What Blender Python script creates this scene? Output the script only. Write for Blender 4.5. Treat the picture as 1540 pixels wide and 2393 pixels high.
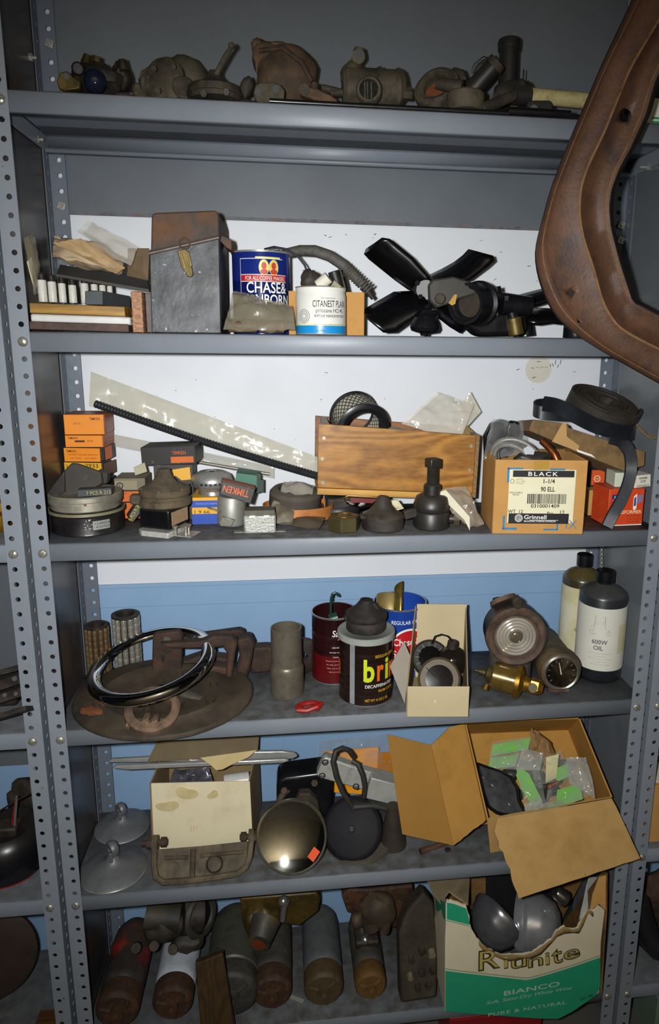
import bpy, bmesh, math, random
from math import pi, sin, cos, radians as rad
from mathutils import Vector as V, Matrix as Mx, noise as mnoise
for _o in list(bpy.data.objects): bpy.data.objects.remove(_o)
S = bpy.context.scene
COL = S.collection
# ------------------------------------------------------------------ camera
FPX, CAM = 1624.83, V((0.3892, -1.1198, -0.3214))
YAW, PIT, ROL = 0.1265, 0.2142, 0.0114
PPX, PPY = 770+104.38, 1196.5-49.15      # where the lens axis meets the cropped frame
W = 1.033            # distance between the screw lines of the two front posts
PITCH = 0.0254       # hole pitch of the posts
_fw = V((sin(YAW)*cos(PIT), cos(YAW)*cos(PIT), -sin(PIT)))
_r = V((cos(YAW), -sin(YAW), 0)); _u = _r.cross(_fw)
_R = _r*cos(ROL)+_u*sin(ROL); _U = -_r*sin(ROL)+_u*cos(ROL)
cd = bpy.data.cameras.new('camera'); cam = bpy.data.objects.new('camera', cd); COL.objects.link(cam)
cam.matrix_world = Mx(((_R.x,_U.x,-_fw.x,CAM.x),(_R.y,_U.y,-_fw.y,CAM.y),(_R.z,_U.z,-_fw.z,CAM.z),(0,0,0,1)))
cd.sensor_fit = 'HORIZONTAL'; cd.sensor_width = 36; cd.lens = FPX/1540*36
cd.shift_x = -104.38/1540; cd.shift_y = -49.15/1540
cd.clip_start = 0.02; cd.clip_end = 50
S.camera = cam
# ------------------------------------------------------------------ light and exposure
S.view_settings.view_transform = 'Standard'; S.view_settings.look = 'None'
S.view_settings.exposure = 0.0; S.view_settings.gamma = 1.0; S.view_settings.use_curve_mapping = False
wd = bpy.data.worlds.new('world'); S.world = wd; wd.use_nodes = True
wd.node_tree.nodes['Background'].inputs[0].default_value = (0.30, 0.33, 0.38, 1)
wd.node_tree.nodes['Background'].inputs[1].default_value = 0.012
fl = bpy.data.lights.new('camera_flash', 'SPOT'); fl.energy = 80.0; fl.color = (0.97, 0.985, 1.0)
fl.spot_size = rad(105); fl.spot_blend = 1.0; fl.shadow_soft_size = 0.014
flo = bpy.data.objects.new('camera_flash', fl); COL.objects.link(flo)
flo.location = CAM + _R*(-0.055) + _U*0.02
_aim = V((0.47, 0.12, -0.68))
flo.rotation_euler = (_aim-flo.location).to_track_quat('-Z', 'Y').to_euler()
cl = bpy.data.lights.new('room_fill_light', 'AREA'); cl.shape = 'RECTANGLE'; cl.size = 1.6; cl.size_y = 0.5; cl.energy = 45.0; cl.color = (1.0, 0.97, 0.9)  # unseen fill lamp, added to brighten the room mirrored in the chrome
clo = bpy.data.objects.new('room_fill_light', cl); COL.objects.link(clo); clo.location = (0.6, -2.1, 1.05); clo.rotation_euler = (rad(-50), 0, 0)
# ------------------------------------------------------------------ measuring helpers: where a sight line meets a given depth or height
def ray(px, py): return _fw + _R*((px-PPX)/FPX) + _U*((PPY-py)/FPX)
def U(px, py, y):
    d = ray(px, py); return CAM + d*((y-CAM.y)/d.y)
def G(px, py, z):
    d = ray(px, py); return CAM + d*((z-CAM.z)/d.z)
def top(k): return -13*k*PITCH+0.0156     # height at which things rest on shelf k (0 = the highest in view)
# ------------------------------------------------------------------ naming
def tag(o, label=None, cat=None, group=None, kind=None):
    if label: o['label'] = label
    if cat: o['category'] = cat
    if group: o['group'] = group
    if kind: o['kind'] = kind
    return o
def thing(name, label, cat, loc=(0,0,0), rot=(0,0,0), group=None):
    o = bpy.data.objects.new(name, None); o.empty_display_size = 0.02; COL.objects.link(o)
    o.location = loc; o.rotation_euler = [rad(a) for a in rot]
    return tag(o, label, cat, group)
def clone(o, parent=None, **kw):
    c = o.copy(); COL.objects.link(c); c.parent = parent
    for ch in list(o.children): clone(ch, c)
    return c
# ------------------------------------------------------------------ mesh builder
def frame(o, ax=(0,0,1), spin=0.0):
    q = V(ax).normalized().to_track_quat('Z', 'Y')
    return Mx.Translation(V(o)) @ q.to_matrix().to_4x4() @ Mx.Rotation(spin, 4, 'Z')
def eul(o, rot=(0,0,0)):
    return Mx.Translation(V(o)) @ Mx.Rotation(rad(rot[2]),4,'Z') @ Mx.Rotation(rad(rot[1]),4,'Y') @ Mx.Rotation(rad(rot[0]),4,'X')
def m_(n, py, y, px=770):
    return (U(px+n, py, y)-U(px, py, y)).length
class B:
    def __init__(s): s.v = []; s.f = []
    # --- the same shapes given by photo positions (px, py) at a stated depth y
    def uc(s, a, b, r0, r1=None, n=18, ch=0.0):
        k = m_(1, a[1], a[2], a[0]); return s.cyl(U(*a), U(*b), r0*k, None if r1 is None else r1*k, n, ch*k)
    def ut(s, path, r, n=8, **kw):
        k = m_(1, path[0][1], path[0][2], path[0][0]); return s.tube([U(*q) for q in path], [x*k for x in r] if isinstance(r, list) else r*k, n, **kw)
    def up(s, poly, y, t):
        return s.prism([(U(a, b, y).x, U(a, b, y).z) for a, b in poly], t, Mx.Translation((0, y, 0)))
    def ub(s, p, rx, rz, ry=None, rot=(0,0,0), **kw):
        k = m_(1, p[1], p[2], p[0]); return s.blob(U(*p), (rx*k, (ry or (rx+rz)/2)*k, rz*k), rot, **kw)
    def ul(s, p, prof, ax=(0,0,1), n=28, close=False, **kw):
        k = m_(1, p[1], p[2], p[0]); return s.lathe([(a*k, b*k) for a, b in prof], n, U(*p), ax, close, **kw)
    def utor(s, p, R, r, ax=(0,0,1), n=36, m=10, sq=1.0):
        k = m_(1, p[1], p[2], p[0]); return s.tor(R*k, r*k, U(*p), ax, n, m, sq)
    def add(s, vs, fs, M=None):
        n = len(s.v)
        s.v += [tuple(M @ V(p)) for p in vs] if M else [tuple(p) for p in vs]
        s.f += [tuple(i+n for i in f) for f in fs]; return s
    def box(s, c, d, rot=(0,0,0)):
        x, y, z = d[0]/2, d[1]/2, d[2]/2
        return s.add([(-x,-y,-z),(x,-y,-z),(x,y,-z),(-x,y,-z),(-x,-y,z),(x,-y,z),(x,y,z),(-x,y,z)],
                     [(0,3,2,1),(4,5,6,7),(0,1,5,4),(1,2,6,5),(2,3,7,6),(3,0,4,7)], eul(c, rot))
    def lathe(s, prof, n=24, o=(0,0,0), ax=(0,0,1), close=False, arc=None, spin=0, sq=1.0, cap=True):
        M = frame(o, ax, spin); vs = []; fs = []; m = len(prof)
        full = arc is None; N = n if full else n+1
        for i in range(N):
            a = 2*pi*i/n if full else arc[0]+(arc[1]-arc[0])*i/n
            for r, h in prof: vs.append((r*cos(a), r*sin(a)*sq, h))
        for i in range(n):
            j = (i+1) % N
            for k in range(m if close else m-1):
                l = (k+1) % m
                q = (i*m+k, j*m+k, j*m+l, i*m+l)
                fs.append(q)
        if full and not close and cap:
            if prof[0][0] > 1e-6: fs.append(tuple(i*m for i in range(n))[::-1])
            if prof[-1][0] > 1e-6: fs.append(tuple(i*m+m-1 for i in range(n)))
        return s.add(vs, fs, M)
    def cyl(s, p0, p1, r0, r1=None, n=18, ch=0.0):
        p0, p1 = V(p0), V(p1); L = (p1-p0).length; r1 = r0 if r1 is None else r1
        pr = [(r0,0),(r1,L)] if not ch else [(r0-ch,0),(r0,ch),(r1,L-ch),(r1-ch,L)]
        return s.lathe(pr, n, p0, p1-p0)
    def hexn(s, p0, p1, r): return s.cyl(p0, p1, r, n=6)
    def ring(s, ro, ri, h, o=(0,0,0), ax=(0,0,1), n=32, ch=0.0):
        return s.lathe([(ri,0),(ro-ch,0),(ro,ch),(ro,h-ch),(ro-ch,h),(ri,h)], n, o, ax, close=True)
    def tor(s, R, r, o=(0,0,0), ax=(0,0,1), n=40, m=12, sq=1.0):
        return s.lathe([(R+r*cos(2*pi*i/m), r*sq*sin(2*pi*i/m)) for i in range(m)], n, o, ax, close=True)
    def tube(s, path, r, n=8, closed=False, cap=True, flat=1.0):
        P = [V(p) for p in path]; m = len(P); vs = []; fs = []; up = None
        for i, p in enumerate(P):
            t = (P[(i+1) % m]-P[i-1]) if closed else (P[min(i+1,m-1)]-P[max(i-1,0)])
            t.normalize()
            if up is None:
                up = V((0,0,1)) if abs(t.z) < 0.9 else V((1,0,0))
            up = (up-t*up.dot(t)).normalized(); w = t.cross(up)
            rr = r[i] if isinstance(r, (list, tuple)) else r
            for k in range(n):
                a = 2*pi*k/n; vs.append(p+up*cos(a)*rr*flat+w*sin(a)*rr)
        for i in range(m if closed else m-1):
            j = (i+1) % m
            for k in range(n):
                l = (k+1) % n; fs.append((i*n+k, i*n+l, j*n+l, j*n+k))
        if cap and not closed:
            fs.append(tuple(range(n))[::-1]); fs.append(tuple((m-1)*n+k for k in range(n)))
        return s.add(vs, fs)
    def prism(s, poly, t, M=None):
        """poly in local x,z extruded from y=0 to y=t"""
        m = len(poly)
        a = sum(poly[i][0]*poly[(i+1)%m][1]-poly[(i+1)%m][0]*poly[i][1] for i in range(m))
        if a < 0: poly = poly[::-1]
        vs = [(x,0,z) for x, z in poly]+[(x,t,z) for x, z in poly]
        fs = [tuple(range(m)), tuple(range(m,2*m))[::-1]]+[(i, i+m, (i+1)%m+m, (i+1)%m) for i in range(m)]
        return s.add(vs, fs, M)
    def plate(s, pts, t):
        """closed polygon of 3D points (planar or nearly so) given thickness t to the far side of its normal"""
        P = [V(p) for p in pts]; m = len(P); nrm = V((0,0,0))
        for i in range(m): nrm += (P[i]-P[0]).cross(P[(i+1)%m]-P[0])
        nrm.normalize()
        if nrm.dot(P[0]-CAM) > 0: nrm = -nrm
        q = [p-nrm*t for p in P]
        return s.add(P+q, [tuple(range(m)), tuple(range(m,2*m))[::-1]]+[(i, i+m, (i+1)%m+m, (i+1)%m) for i in range(m)])
    def blob(s, c, r, rot=(0,0,0), nz=0.15, sc=2.0, seed=0, sub=3, sqp=1.0):
        bm = bmesh.new(); bmesh.ops.create_icosphere(bm, subdivisions=sub, radius=1)
        M = eul(c, rot); vs = []
        for v in bm.verts:
            p = v.co.copy()
            if sqp != 1.0: p = V([math.copysign(abs(q)**sqp, q) for q in p])
            d = 1+nz*mnoise.noise(p*sc+V((seed*7.1, seed*3.3, seed)))
            vs.append(V((p.x*r[0]*d, p.y*r[1]*d, p.z*r[2]*d)))
        fs = [tuple(v.index for v in f.verts) for f in bm.faces]; bm.free()
        return s.add(vs, fs, M)
    def sheet(s, a, b, c, d, nu=14, nv=14, amp=0.004, sc=30.0, seed=0, bulge=0.0, jag=0.0):
        """crumpled sheet over corners a b c d (going round)"""
        a, b, c, d = V(a), V(b), V(c), V(d); nrm = (b-a).cross(d-a).normalized(); vs = []; fs = []
        for j in range(nv+1):
            for i in range(nu+1):
                u, v = i/nu, j/nv
                if jag and v == 1: v += jag*mnoise.noise(V((u*9, seed, 3)))
                p = a*(1-u)*(1-v)+b*u*(1-v)+c*u*v+d*(1-u)*v
                e = mnoise.noise(p*sc+V((seed, seed*2.3, 0)))*amp+(0.5-abs(mnoise.noise(p*sc*1.9+V((0, seed, 5)))))*amp*1.1
                vs.append(p+nrm*(e+bulge*sin(pi*min(max(u,0),1))*sin(pi*min(max(v,0),1))))
        for j in range(nv):
            for i in range(nu):
                k = j*(nu+1)+i; fs.append((k, k+1, k+nu+2, k+nu+1))
        return s.add(vs, fs)
    def bag(s, a, b, c, d, bulge=0.01, amp=0.004, sc=35.0, seed=0, n=14, jag=0.0):
        s.sheet(a, b, c, d, n, n, amp, sc, seed, bulge, jag); return s.sheet(a, b, c, d, n, n, amp, sc, seed+9, -bulge, jag)
    def build(s, name, mat, parent=None, label=None, world=False, bevel=0.0, angle=38, seg=2, solid=0.0, flat=False, noisy=0.0, nsc=40.0):
        me = bpy.data.meshes.new(name)
        vs = s.v
        if world and parent:
            q = parent
            while q.parent: q = q.parent
            vs = [tuple(V(p)-q.location) for p in vs]
        if noisy:
            vs = [tuple(V(p)+V((mnoise.noise(V(p)*nsc), mnoise.noise(V(p)*nsc+V((9,0,0))), mnoise.noise(V(p)*nsc+V((0,9,0)))))*noisy) for p in vs]
        me.from_pydata(vs, [], s.f)
        bm = bmesh.new(); bm.from_mesh(me); bmesh.ops.recalc_face_normals(bm, faces=bm.faces); bm.to_mesh(me); bm.free()
        if not flat:
            me.shade_smooth(); me.set_sharp_from_angle(angle=rad(angle))
        me.materials.append(mat); o = bpy.data.objects.new(name, me); COL.objects.link(o)
        if parent: o.parent = parent
        if label: o['label'] = label
        if solid:
            m = o.modifiers.new('thickness', 'SOLIDIFY'); m.thickness = solid; m.offset = 0
        if bevel:
            m = o.modifiers.new('edges', 'BEVEL'); m.width = bevel; m.segments = seg; m.limit_method = 'ANGLE'; m.angle_limit = rad(35); m.harden_normals = False
        return o
    def w(s, name, mat, parent, **k): return s.build(name, mat, parent, world=True, **k)
def thing_at(name, label, cat, px, py, y, k=None, group=None):
    q = U(px, py, y); z = top(k) if k is not None else q.z
    return thing(name, label, cat, (q.x, y, z), group=group)
# ------------------------------------------------------------------ lettering
def text(s, parent, mat, loc, size, rot=(0,0,0), bend=0.0, bold=0.0, shear=0.0, width=None, align='CENTER', name='lettering', ex=0.0002, space=1.0, lift=0.0004):
    """letters standing in the local x,z plane facing -y; size = cap height; bend = radius of the cylinder (about local z) they lie on; arch via loc"""
    cu = bpy.data.curves.new('t', 'FONT'); cu.body = s; cu.size = 1; cu.align_x = 'LEFT'; cu.shear = shear; cu.offset = bold; cu.space_character = space
    cu.resolution_u = 3
    ob = bpy.data.objects.new('t', cu); COL.objects.link(ob)
    dg = bpy.context.evaluated_depsgraph_get(); me = bpy.data.meshes.new_from_object(ob.evaluated_get(dg))
    bpy.data.objects.remove(ob); bpy.data.curves.remove(cu)
    if not me.vertices: return None
    x0 = min(v.co.x for v in me.vertices); x1 = max(v.co.x for v in me.vertices)
    k = size/0.72; kx = k if width is None else width/(x1-x0)
    off = {'CENTER': (x0+x1)/2, 'LEFT': x0, 'RIGHT': x1}[align]
    bm = bmesh.new(); bm.from_mesh(me)
    if bend:
        bmesh.ops.triangulate(bm, faces=bm.faces)
        for _ in range(3):
            es = [e for e in bm.edges if abs(e.verts[0].co.x-e.verts[1].co.x)*kx > 0.004]
            if not es: break
            bmesh.ops.subdivide_edges(bm, edges=es, cuts=1); bmesh.ops.triangulate(bm, faces=bm.faces)
    M = eul(loc, rot)
    for v in bm.verts:
        x, z = (v.co.x-off)*kx, v.co.y*k
        if bend:
            a = x/bend+ (loc[0]/bend)
            v.co = V(((bend+lift)*sin(a), -(bend+lift)*cos(a), z+loc[2]))
        else: v.co = M @ V((x, -lift, z))
    bm.to_mesh(me); bm.free(); me.name = name
    me.materials.clear(); me.materials.append(mat)
    o = bpy.data.objects.new(name, me); COL.objects.link(o); o.parent = parent
    return o
def patch(b, r, a0, a1, z0, z1, n=16, lift=0.0002, taper=0):
    """piece of a cylinder skin about local z; angle 0 faces -y"""
    vs = []; fs = []
    for i in range(n+1):
        a = a0+(a1-a0)*i/n
        for z in (z0, z1): vs.append(((r+lift)*sin(a), -(r+lift)*cos(a), z))
    for i in range(n): fs.append((2*i, 2*i+2, 2*i+3, 2*i+1))
    return b.add(vs, fs)
# ------------------------------------------------------------------ materials
def lin(h):
    h = h.lstrip('#'); c = [int(h[i:i+2], 16)/255 for i in (0, 2, 4)]
    return tuple(x/12.92 if x <= 0.04045 else ((x+0.055)/1.055)**2.4 for x in c)+(1,)
_M = {}
def mt(cols, rough=0.6, metal=0.0, sc=25.0, bump=0.0, bsc=None, dust=None, dk=0.6, detail=6.0, spec=0.5, stretch=None, rv=0.15, contrast=0.25, coat=0.0, grime=None, specks=None, spk=0.64):
    """procedural material: noise between the given colours, fine relief, and a film of dust on upward faces"""
    cols = cols if isinstance(cols, (list, tuple)) else [cols]
    if grime is None: grime = 0.6 if (bump >= 0.2 and dust) else 0.0
    key = (grime, specks, spk, tuple(cols), rough, metal, sc, bump, bsc, dust, dk, detail, spec, stretch, rv, contrast, coat)
    if key in _M: return _M[key]
    m = bpy.data.materials.new('m'); m.use_nodes = True; nt = m.node_tree; N = nt.nodes; L = nt.links
    p = N['Principled BSDF']; p.inputs['Metallic'].default_value = metal; p.inputs['Roughness'].default_value = rough
    p.inputs['Specular IOR Level'].default_value = spec; p.inputs['Coat Weight'].default_value = coat
    tc = N.new('ShaderNodeTexCoord'); src = tc.outputs['Object']
    if stretch:
        mp = N.new('ShaderNodeMapping'); mp.inputs['Scale'].default_value = stretch; L.new(src, mp.inputs['Vector']); src = mp.outputs['Vector']
    nz = N.new('ShaderNodeTexNoise'); nz.inputs['Scale'].default_value = sc; nz.inputs['Detail'].default_value = detail; nz.inputs['Roughness'].default_value = 0.62
    L.new(src, nz.inputs['Vector'])
    if len(cols) > 1:
        rp = N.new('ShaderNodeValToRGB'); e = rp.color_ramp.elements
        n = len(cols); lo, hi = 0.5-contrast, 0.5+contrast
        e[0].position = lo; e[0].color = lin(cols[0]); e[1].position = hi; e[1].color = lin(cols[-1])
        for i in range(1, n-1):
            q = e.new(lo+(hi-lo)*i/(n-1)); q.color = lin(cols[i])
        L.new(nz.outputs['Fac'], rp.inputs['Fac']); colour = rp.outputs['Color']
    else:
        rg = N.new('ShaderNodeRGB'); rg.outputs[0].default_value = lin(cols[0]); colour = rg.outputs[0]
    if dust:
        ge = N.new('ShaderNodeNewGeometry'); sx = N.new('ShaderNodeSeparateXYZ'); L.new(ge.outputs['Normal'], sx.inputs[0])
        mr = N.new('ShaderNodeMapRange'); mr.inputs['From Min'].default_value = 0.1; mr.inputs['From Max'].default_value = 0.95
        mr.inputs['To Max'].default_value = dk*0.95; L.new(sx.outputs['Z'], mr.inputs['Value'])
        n2 = N.new('ShaderNodeTexNoise'); n2.inputs['Scale'].default_value = 45; n2.inputs['Detail'].default_value = 5; L.new(src, n2.inputs['Vector'])
        nn = N.new('ShaderNodeMath'); nn.operation = 'MULTIPLY_ADD'; L.new(n2.outputs['Fac'], nn.inputs[0]); nn.inputs[1].default_value = 0.9; nn.inputs[2].default_value = 0.2
        mu = N.new('ShaderNodeMath'); mu.operation = 'MULTIPLY'; mu.use_clamp = True; L.new(mr.outputs[0], mu.inputs[0]); L.new(nn.outputs[0], mu.inputs[1])
        mx = N.new('ShaderNodeMix'); mx.data_type = 'RGBA'; L.new(mu.outputs[0], mx.inputs['Factor']); L.new(colour, mx.inputs['A']); mx.inputs['B'].default_value = lin(dust)
        colour = mx.outputs['Result']
        ma = N.new('ShaderNodeMath'); ma.operation = 'MULTIPLY_ADD'; L.new(mu.outputs[0], ma.inputs[0]); ma.inputs[1].default_value = max(0.0, 0.85-rough); ma.inputs[2].default_value = rough
        L.new(ma.outputs[0], p.inputs['Roughness'])
        if metal:
            mm = N.new('ShaderNodeMath'); mm.operation = 'MULTIPLY_ADD'; L.new(mu.outputs[0], mm.inputs[0]); mm.inputs[1].default_value = -metal; mm.inputs[2].default_value = metal
            L.new(mm.outputs[0], p.inputs['Metallic'])
    elif rv:
        n3 = N.new('ShaderNodeTexNoise'); n3.inputs['Scale'].default_value = sc*1.7; n3.inputs['Detail'].default_value = 4; L.new(src, n3.inputs['Vector'])
        ma = N.new('ShaderNodeMath'); ma.operation = 'MULTIPLY_ADD'; ma.use_clamp = True; L.new(n3.outputs['Fac'], ma.inputs[0]); ma.inputs[1].default_value = rv*2; ma.inputs[2].default_value = rough-rv
        L.new(ma.outputs[0], p.inputs['Roughness'])
    if grime:
        g = N.new('ShaderNodeTexNoise'); g.inputs['Scale'].default_value = sc*0.4+4; g.inputs['Detail'].default_value = 7; g.inputs['Roughness'].default_value = 0.7; L.new(src, g.inputs['Vector'])
        gr = N.new('ShaderNodeMapRange'); gr.inputs['From Min'].default_value = 0.36; gr.inputs['From Max'].default_value = 0.64; gr.inputs['To Min'].default_value = 1.0-grime; gr.inputs['To Max'].default_value = 1.05; L.new(g.outputs['Fac'], gr.inputs['Value'])
        gm = N.new('ShaderNodeMix'); gm.data_type = 'RGBA'; gm.blend_type = 'MULTIPLY'; gm.inputs['Factor'].default_value = 1.0; L.new(colour, gm.inputs['A']); L.new(gr.outputs[0], gm.inputs['B']); colour = gm.outputs['Result']
    if specks:
        k1 = N.new('ShaderNodeTexNoise'); k1.inputs['Scale'].default_value = 95; k1.inputs['Detail'].default_value = 3; L.new(src, k1.inputs['Vector'])
        k2 = N.new('ShaderNodeMapRange'); k2.inputs['From Min'].default_value = spk; k2.inputs['From Max'].default_value = spk+0.03; L.new(k1.outputs['Fac'], k2.inputs['Value'])
        km = N.new('ShaderNodeMix'); km.data_type = 'RGBA'; L.new(k2.outputs[0], km.inputs['Factor']); L.new(colour, km.inputs['A']); km.inputs['B'].default_value = lin(specks); colour = km.outputs['Result']
    L.new(colour, p.inputs['Base Color'])
    if bump:
        b = N.new('ShaderNodeBump'); b.inputs['Strength'].default_value = min(1.0, bump); b.inputs['Distance'].default_value = 0.002
        if bsc:
            n4 = N.new('ShaderNodeTexNoise'); n4.inputs['Scale'].default_value = bsc; n4.inputs['Detail'].default_value = 5; L.new(src, n4.inputs['Vector']); L.new(n4.outputs['Fac'], b.inputs['Height'])
        else: L.new(nz.outputs['Fac'], b.inputs['Height'])
        L.new(b.outputs[0], p.inputs['Normal'])
    _M[key] = m; return m
def film(tint='#e8e4d8', haze=0.25, gloss=0.12, spec=0.6):
    """clear plastic film: mostly see-through, a little milky, shiny creases"""
    key = ('film', tint, haze, gloss)
    if key in _M: return _M[key]
    m = bpy.data.materials.new('m'); m.use_nodes = True; nt = m.node_tree; N = nt.nodes; L = nt.links
    p = N['Principled BSDF']; p.inputs['Base Color'].default_value = lin(tint); p.inputs['Roughness'].default_value = gloss; p.inputs['Specular IOR Level'].default_value = spec
    tr = N.new('ShaderNodeBsdfTransparent'); tr.inputs[0].default_value = (0.97, 0.97, 0.96, 1); mx = N.new('ShaderNodeMixShader')
    fr = N.new('ShaderNodeLayerWeight'); fr.inputs['Blend'].default_value = 0.35
    nz = N.new('ShaderNodeTexNoise'); nz.inputs['Scale'].default_value = 30; nz.inputs['Detail'].default_value = 4
    tc = N.new('ShaderNodeTexCoord'); L.new(tc.outputs['Object'], nz.inputs['Vector'])
    a = N.new('ShaderNodeMath'); a.operation = 'MULTIPLY_ADD'; L.new(fr.outputs['Facing'], a.inputs[0]); a.inputs[1].default_value = 0.45; a.inputs[2].default_value = haze-0.2
    c = N.new('ShaderNodeMath'); c.operation = 'MULTIPLY_ADD'; c.use_clamp = True; L.new(nz.outputs['Fac'], c.inputs[0]); c.inputs[1].default_value = 0.3; L.new(a.outputs[0], c.inputs[2])
    L.new(c.outputs[0], mx.inputs[0]); L.new(tr.outputs[0], mx.inputs[1]); L.new(p.outputs[0], mx.inputs[2])
    L.new(mx.outputs[0], N['Material Output'].inputs['Surface'])
    bp = N.new('ShaderNodeBump'); bp.inputs['Strength'].default_value = 0.32; bp.inputs['Distance'].default_value = 0.003
    n2 = N.new('ShaderNodeTexNoise'); n2.inputs['Scale'].default_value = 55; n2.inputs['Detail'].default_value = 2; L.new(tc.outputs['Object'], n2.inputs['Vector']); L.new(n2.outputs['Fac'], bp.inputs['Height']); L.new(bp.outputs[0], p.inputs['Normal'])
    _M[key] = m; return m
def wood(c1, c2, sc=14.0, rough=0.45, ax='x', dist=6.0, rot=(0,0,0), stretch=None):
    key = ('wood', c1, c2, sc, ax, dist, rot, stretch)
    if key in _M: return _M[key]
    m = mt([c1], rough=rough).copy(); nt = m.node_tree; N = nt.nodes; L = nt.links; p = N['Principled BSDF']
    tc = [n for n in N if n.type == 'TEX_COORD'][0]
    mp = N.new('ShaderNodeMapping'); mp.inputs['Rotation'].default_value = [rad(a) for a in rot]
    mp.inputs['Scale'].default_value = stretch or {'x': (0.12, 1, 1), 'y': (1, 0.12, 1), 'z': (1, 1, 0.12)}[ax]
    L.new(tc.outputs['Object'], mp.inputs[0])
    wv = N.new('ShaderNodeTexNoise'); wv.inputs['Scale'].default_value = sc*0.55; wv.inputs['Detail'].default_value = 1.5; wv.inputs['Roughness'].default_value = 0.4; L.new(mp.outputs[0], wv.inputs['Vector'])
    ml = N.new('ShaderNodeMath'); ml.operation = 'MULTIPLY'; L.new(wv.outputs['Fac'], ml.inputs[0]); ml.inputs[1].default_value = 14*dist
    si = N.new('ShaderNodeMath'); si.operation = 'SINE'; L.new(ml.outputs[0], si.inputs[0])
    nz = N.new('ShaderNodeTexNoise'); nz.inputs['Scale'].default_value = 220; nz.inputs['Detail'].default_value = 4; L.new(mp.outputs[0], nz.inputs['Vector'])
    av = N.new('ShaderNodeMath'); av.operation = 'MULTIPLY_ADD'; L.new(nz.outputs['Fac'], av.inputs[0]); av.inputs[1].default_value = 0.7
    hv = N.new('ShaderNodeMath'); hv.operation = 'MULTIPLY_ADD'; L.new(si.outputs[0], hv.inputs[0]); hv.inputs[1].default_value = 0.17; hv.inputs[2].default_value = 0.15; L.new(hv.outputs[0], av.inputs[2])
    rp = N.new('ShaderNodeValToRGB'); e = rp.color_ramp.elements; e[0].position = 0.15; e[0].color = lin(c1); e[1].position = 0.75; e[1].color = lin(c2)
    L.new(av.outputs[0], rp.inputs[0]); L.new(rp.outputs[0], p.inputs['Base Color'])
    _M[key] = m; return m
def glass(tint='#ffffff', rough=0.02, haze=0.12):
    key = ('glass', tint, rough, haze)
    if key in _M: return _M[key]
    m = bpy.data.materials.new('m'); m.use_nodes = True; nt = m.node_tree; N = nt.nodes; L = nt.links
    p = N['Principled BSDF']; p.inputs['Base Color'].default_value = lin(tint); p.inputs['Roughness'].default_value = rough
    tr = N.new('ShaderNodeBsdfTransparent'); tr.inputs[0].default_value = lin(tint); mx = N.new('ShaderNodeMixShader')
    lw = N.new('ShaderNodeLayerWeight'); lw.inputs['Blend'].default_value = 0.4
    a = N.new('ShaderNodeMath'); a.operation = 'MULTIPLY_ADD'; a.use_clamp = True; L.new(lw.outputs['Fresnel'], a.inputs[0]); a.inputs[1].default_value = 0.8; a.inputs[2].default_value = haze
    L.new(a.outputs[0], mx.inputs[0]); L.new(tr.outputs[0], mx.inputs[1]); L.new(p.outputs[0], mx.inputs[2]); L.new(mx.outputs[0], N['Material Output'].inputs['Surface'])
    _M[key] = m; return m
DUST = '#4c4438'
GREY = mt(['#787e86', '#838990'], rough=0.42, sc=9, bump=0.05, bsc=260, contrast=0.3, specks='#55483c', spk=0.73)
GREYD = mt(['#787e86', '#81878e'], rough=0.45, sc=9, dust='#3d382e', dk=1.2, bump=0.05, bsc=260)
PANEL = mt(['#5d5f60', '#6a6e72', '#62666a'], rough=0.24, sc=7, rv=0.06, bump=0.04, bsc=200)
ZINC = mt(['#8d8b80', '#aeada4'], rough=0.38, metal=0.45, sc=60)
IRON = mt(['#1f1b18', '#352d27', '#453b31'], rough=0.62, metal=0.35, sc=45, bump=0.35, dust=DUST, dk=0.5)
BLACKM = mt(['#0d0d0e', '#17171a'], rough=0.28, sc=40, rv=0.1)
BLACKD = mt(['#161514', '#26241f'], rough=0.45, sc=40, dust='#4a443a', dk=0.6, bump=0.1)
RUST = mt(['#3a2418', '#55321f', '#6d4429', '#4a3226'], rough=0.8, sc=22, bump=0.5, bsc=140, dust='#6a5540', dk=0.3, contrast=0.3)
RUSTD = mt(['#2b1d16', '#463022', '#5a3c28'], rough=0.82, sc=35, bump=0.5, bsc=160, dust=DUST, dk=0.35)
CAST = mt(['#3a3528', '#5b5240', '#49422f'], rough=0.75, metal=0.2, sc=35, bump=0.5, bsc=130, dust='#5d5441', dk=0.4)
CASTD = mt(['#29231c', '#3f362a', '#4b3f2f'], rough=0.75, metal=0.2, sc=35, bump=0.5, bsc=130, dust='#4f4535', dk=0.4)
ALU = mt(['#8b8b86', '#a9a9a2', '#77766f'], rough=0.42, metal=0.5, sc=40, bump=0.15)
STEEL = mt(['#77736a', '#908b80'], rough=0.38, metal=0.5, sc=50, bump=0.1)
CHROME = mt(['#d5d5d2', '#dededc'], rough=0.05, metal=1.0, sc=20, rv=0.03)
BRASS = mt(['#6b4f1d', '#a07a2c', '#8a6524'], rough=0.35, metal=0.85, sc=40, bump=0.15)
BRASSD = mt(['#4e4220', '#6f5d2c'], rough=0.5, metal=0.6, sc=40, bump=0.2, dust=DUST, dk=0.5)
CARD = mt(['#a97c43', '#b88a4f', '#b08247'], rough=0.85, sc=14, bump=0.12, bsc=240, spec=0.2)
CARDD = mt(['#7b5b34', '#8c693d'], rough=0.88, sc=20, bump=0.2, bsc=160, spec=0.2, dust='#5d4c35', dk=0.4)
CREAM = mt(['#b5a481', '#c4b590'], rough=0.85, sc=10, bump=0.08, bsc=200, spec=0.2)
WHITEP = mt(['#d6d2c2', '#c7c2b0'], rough=0.7, sc=12, spec=0.3)
PAPER = mt(['#d2cba8', '#dcd6b8'], rough=0.75, sc=14, spec=0.25)
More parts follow.
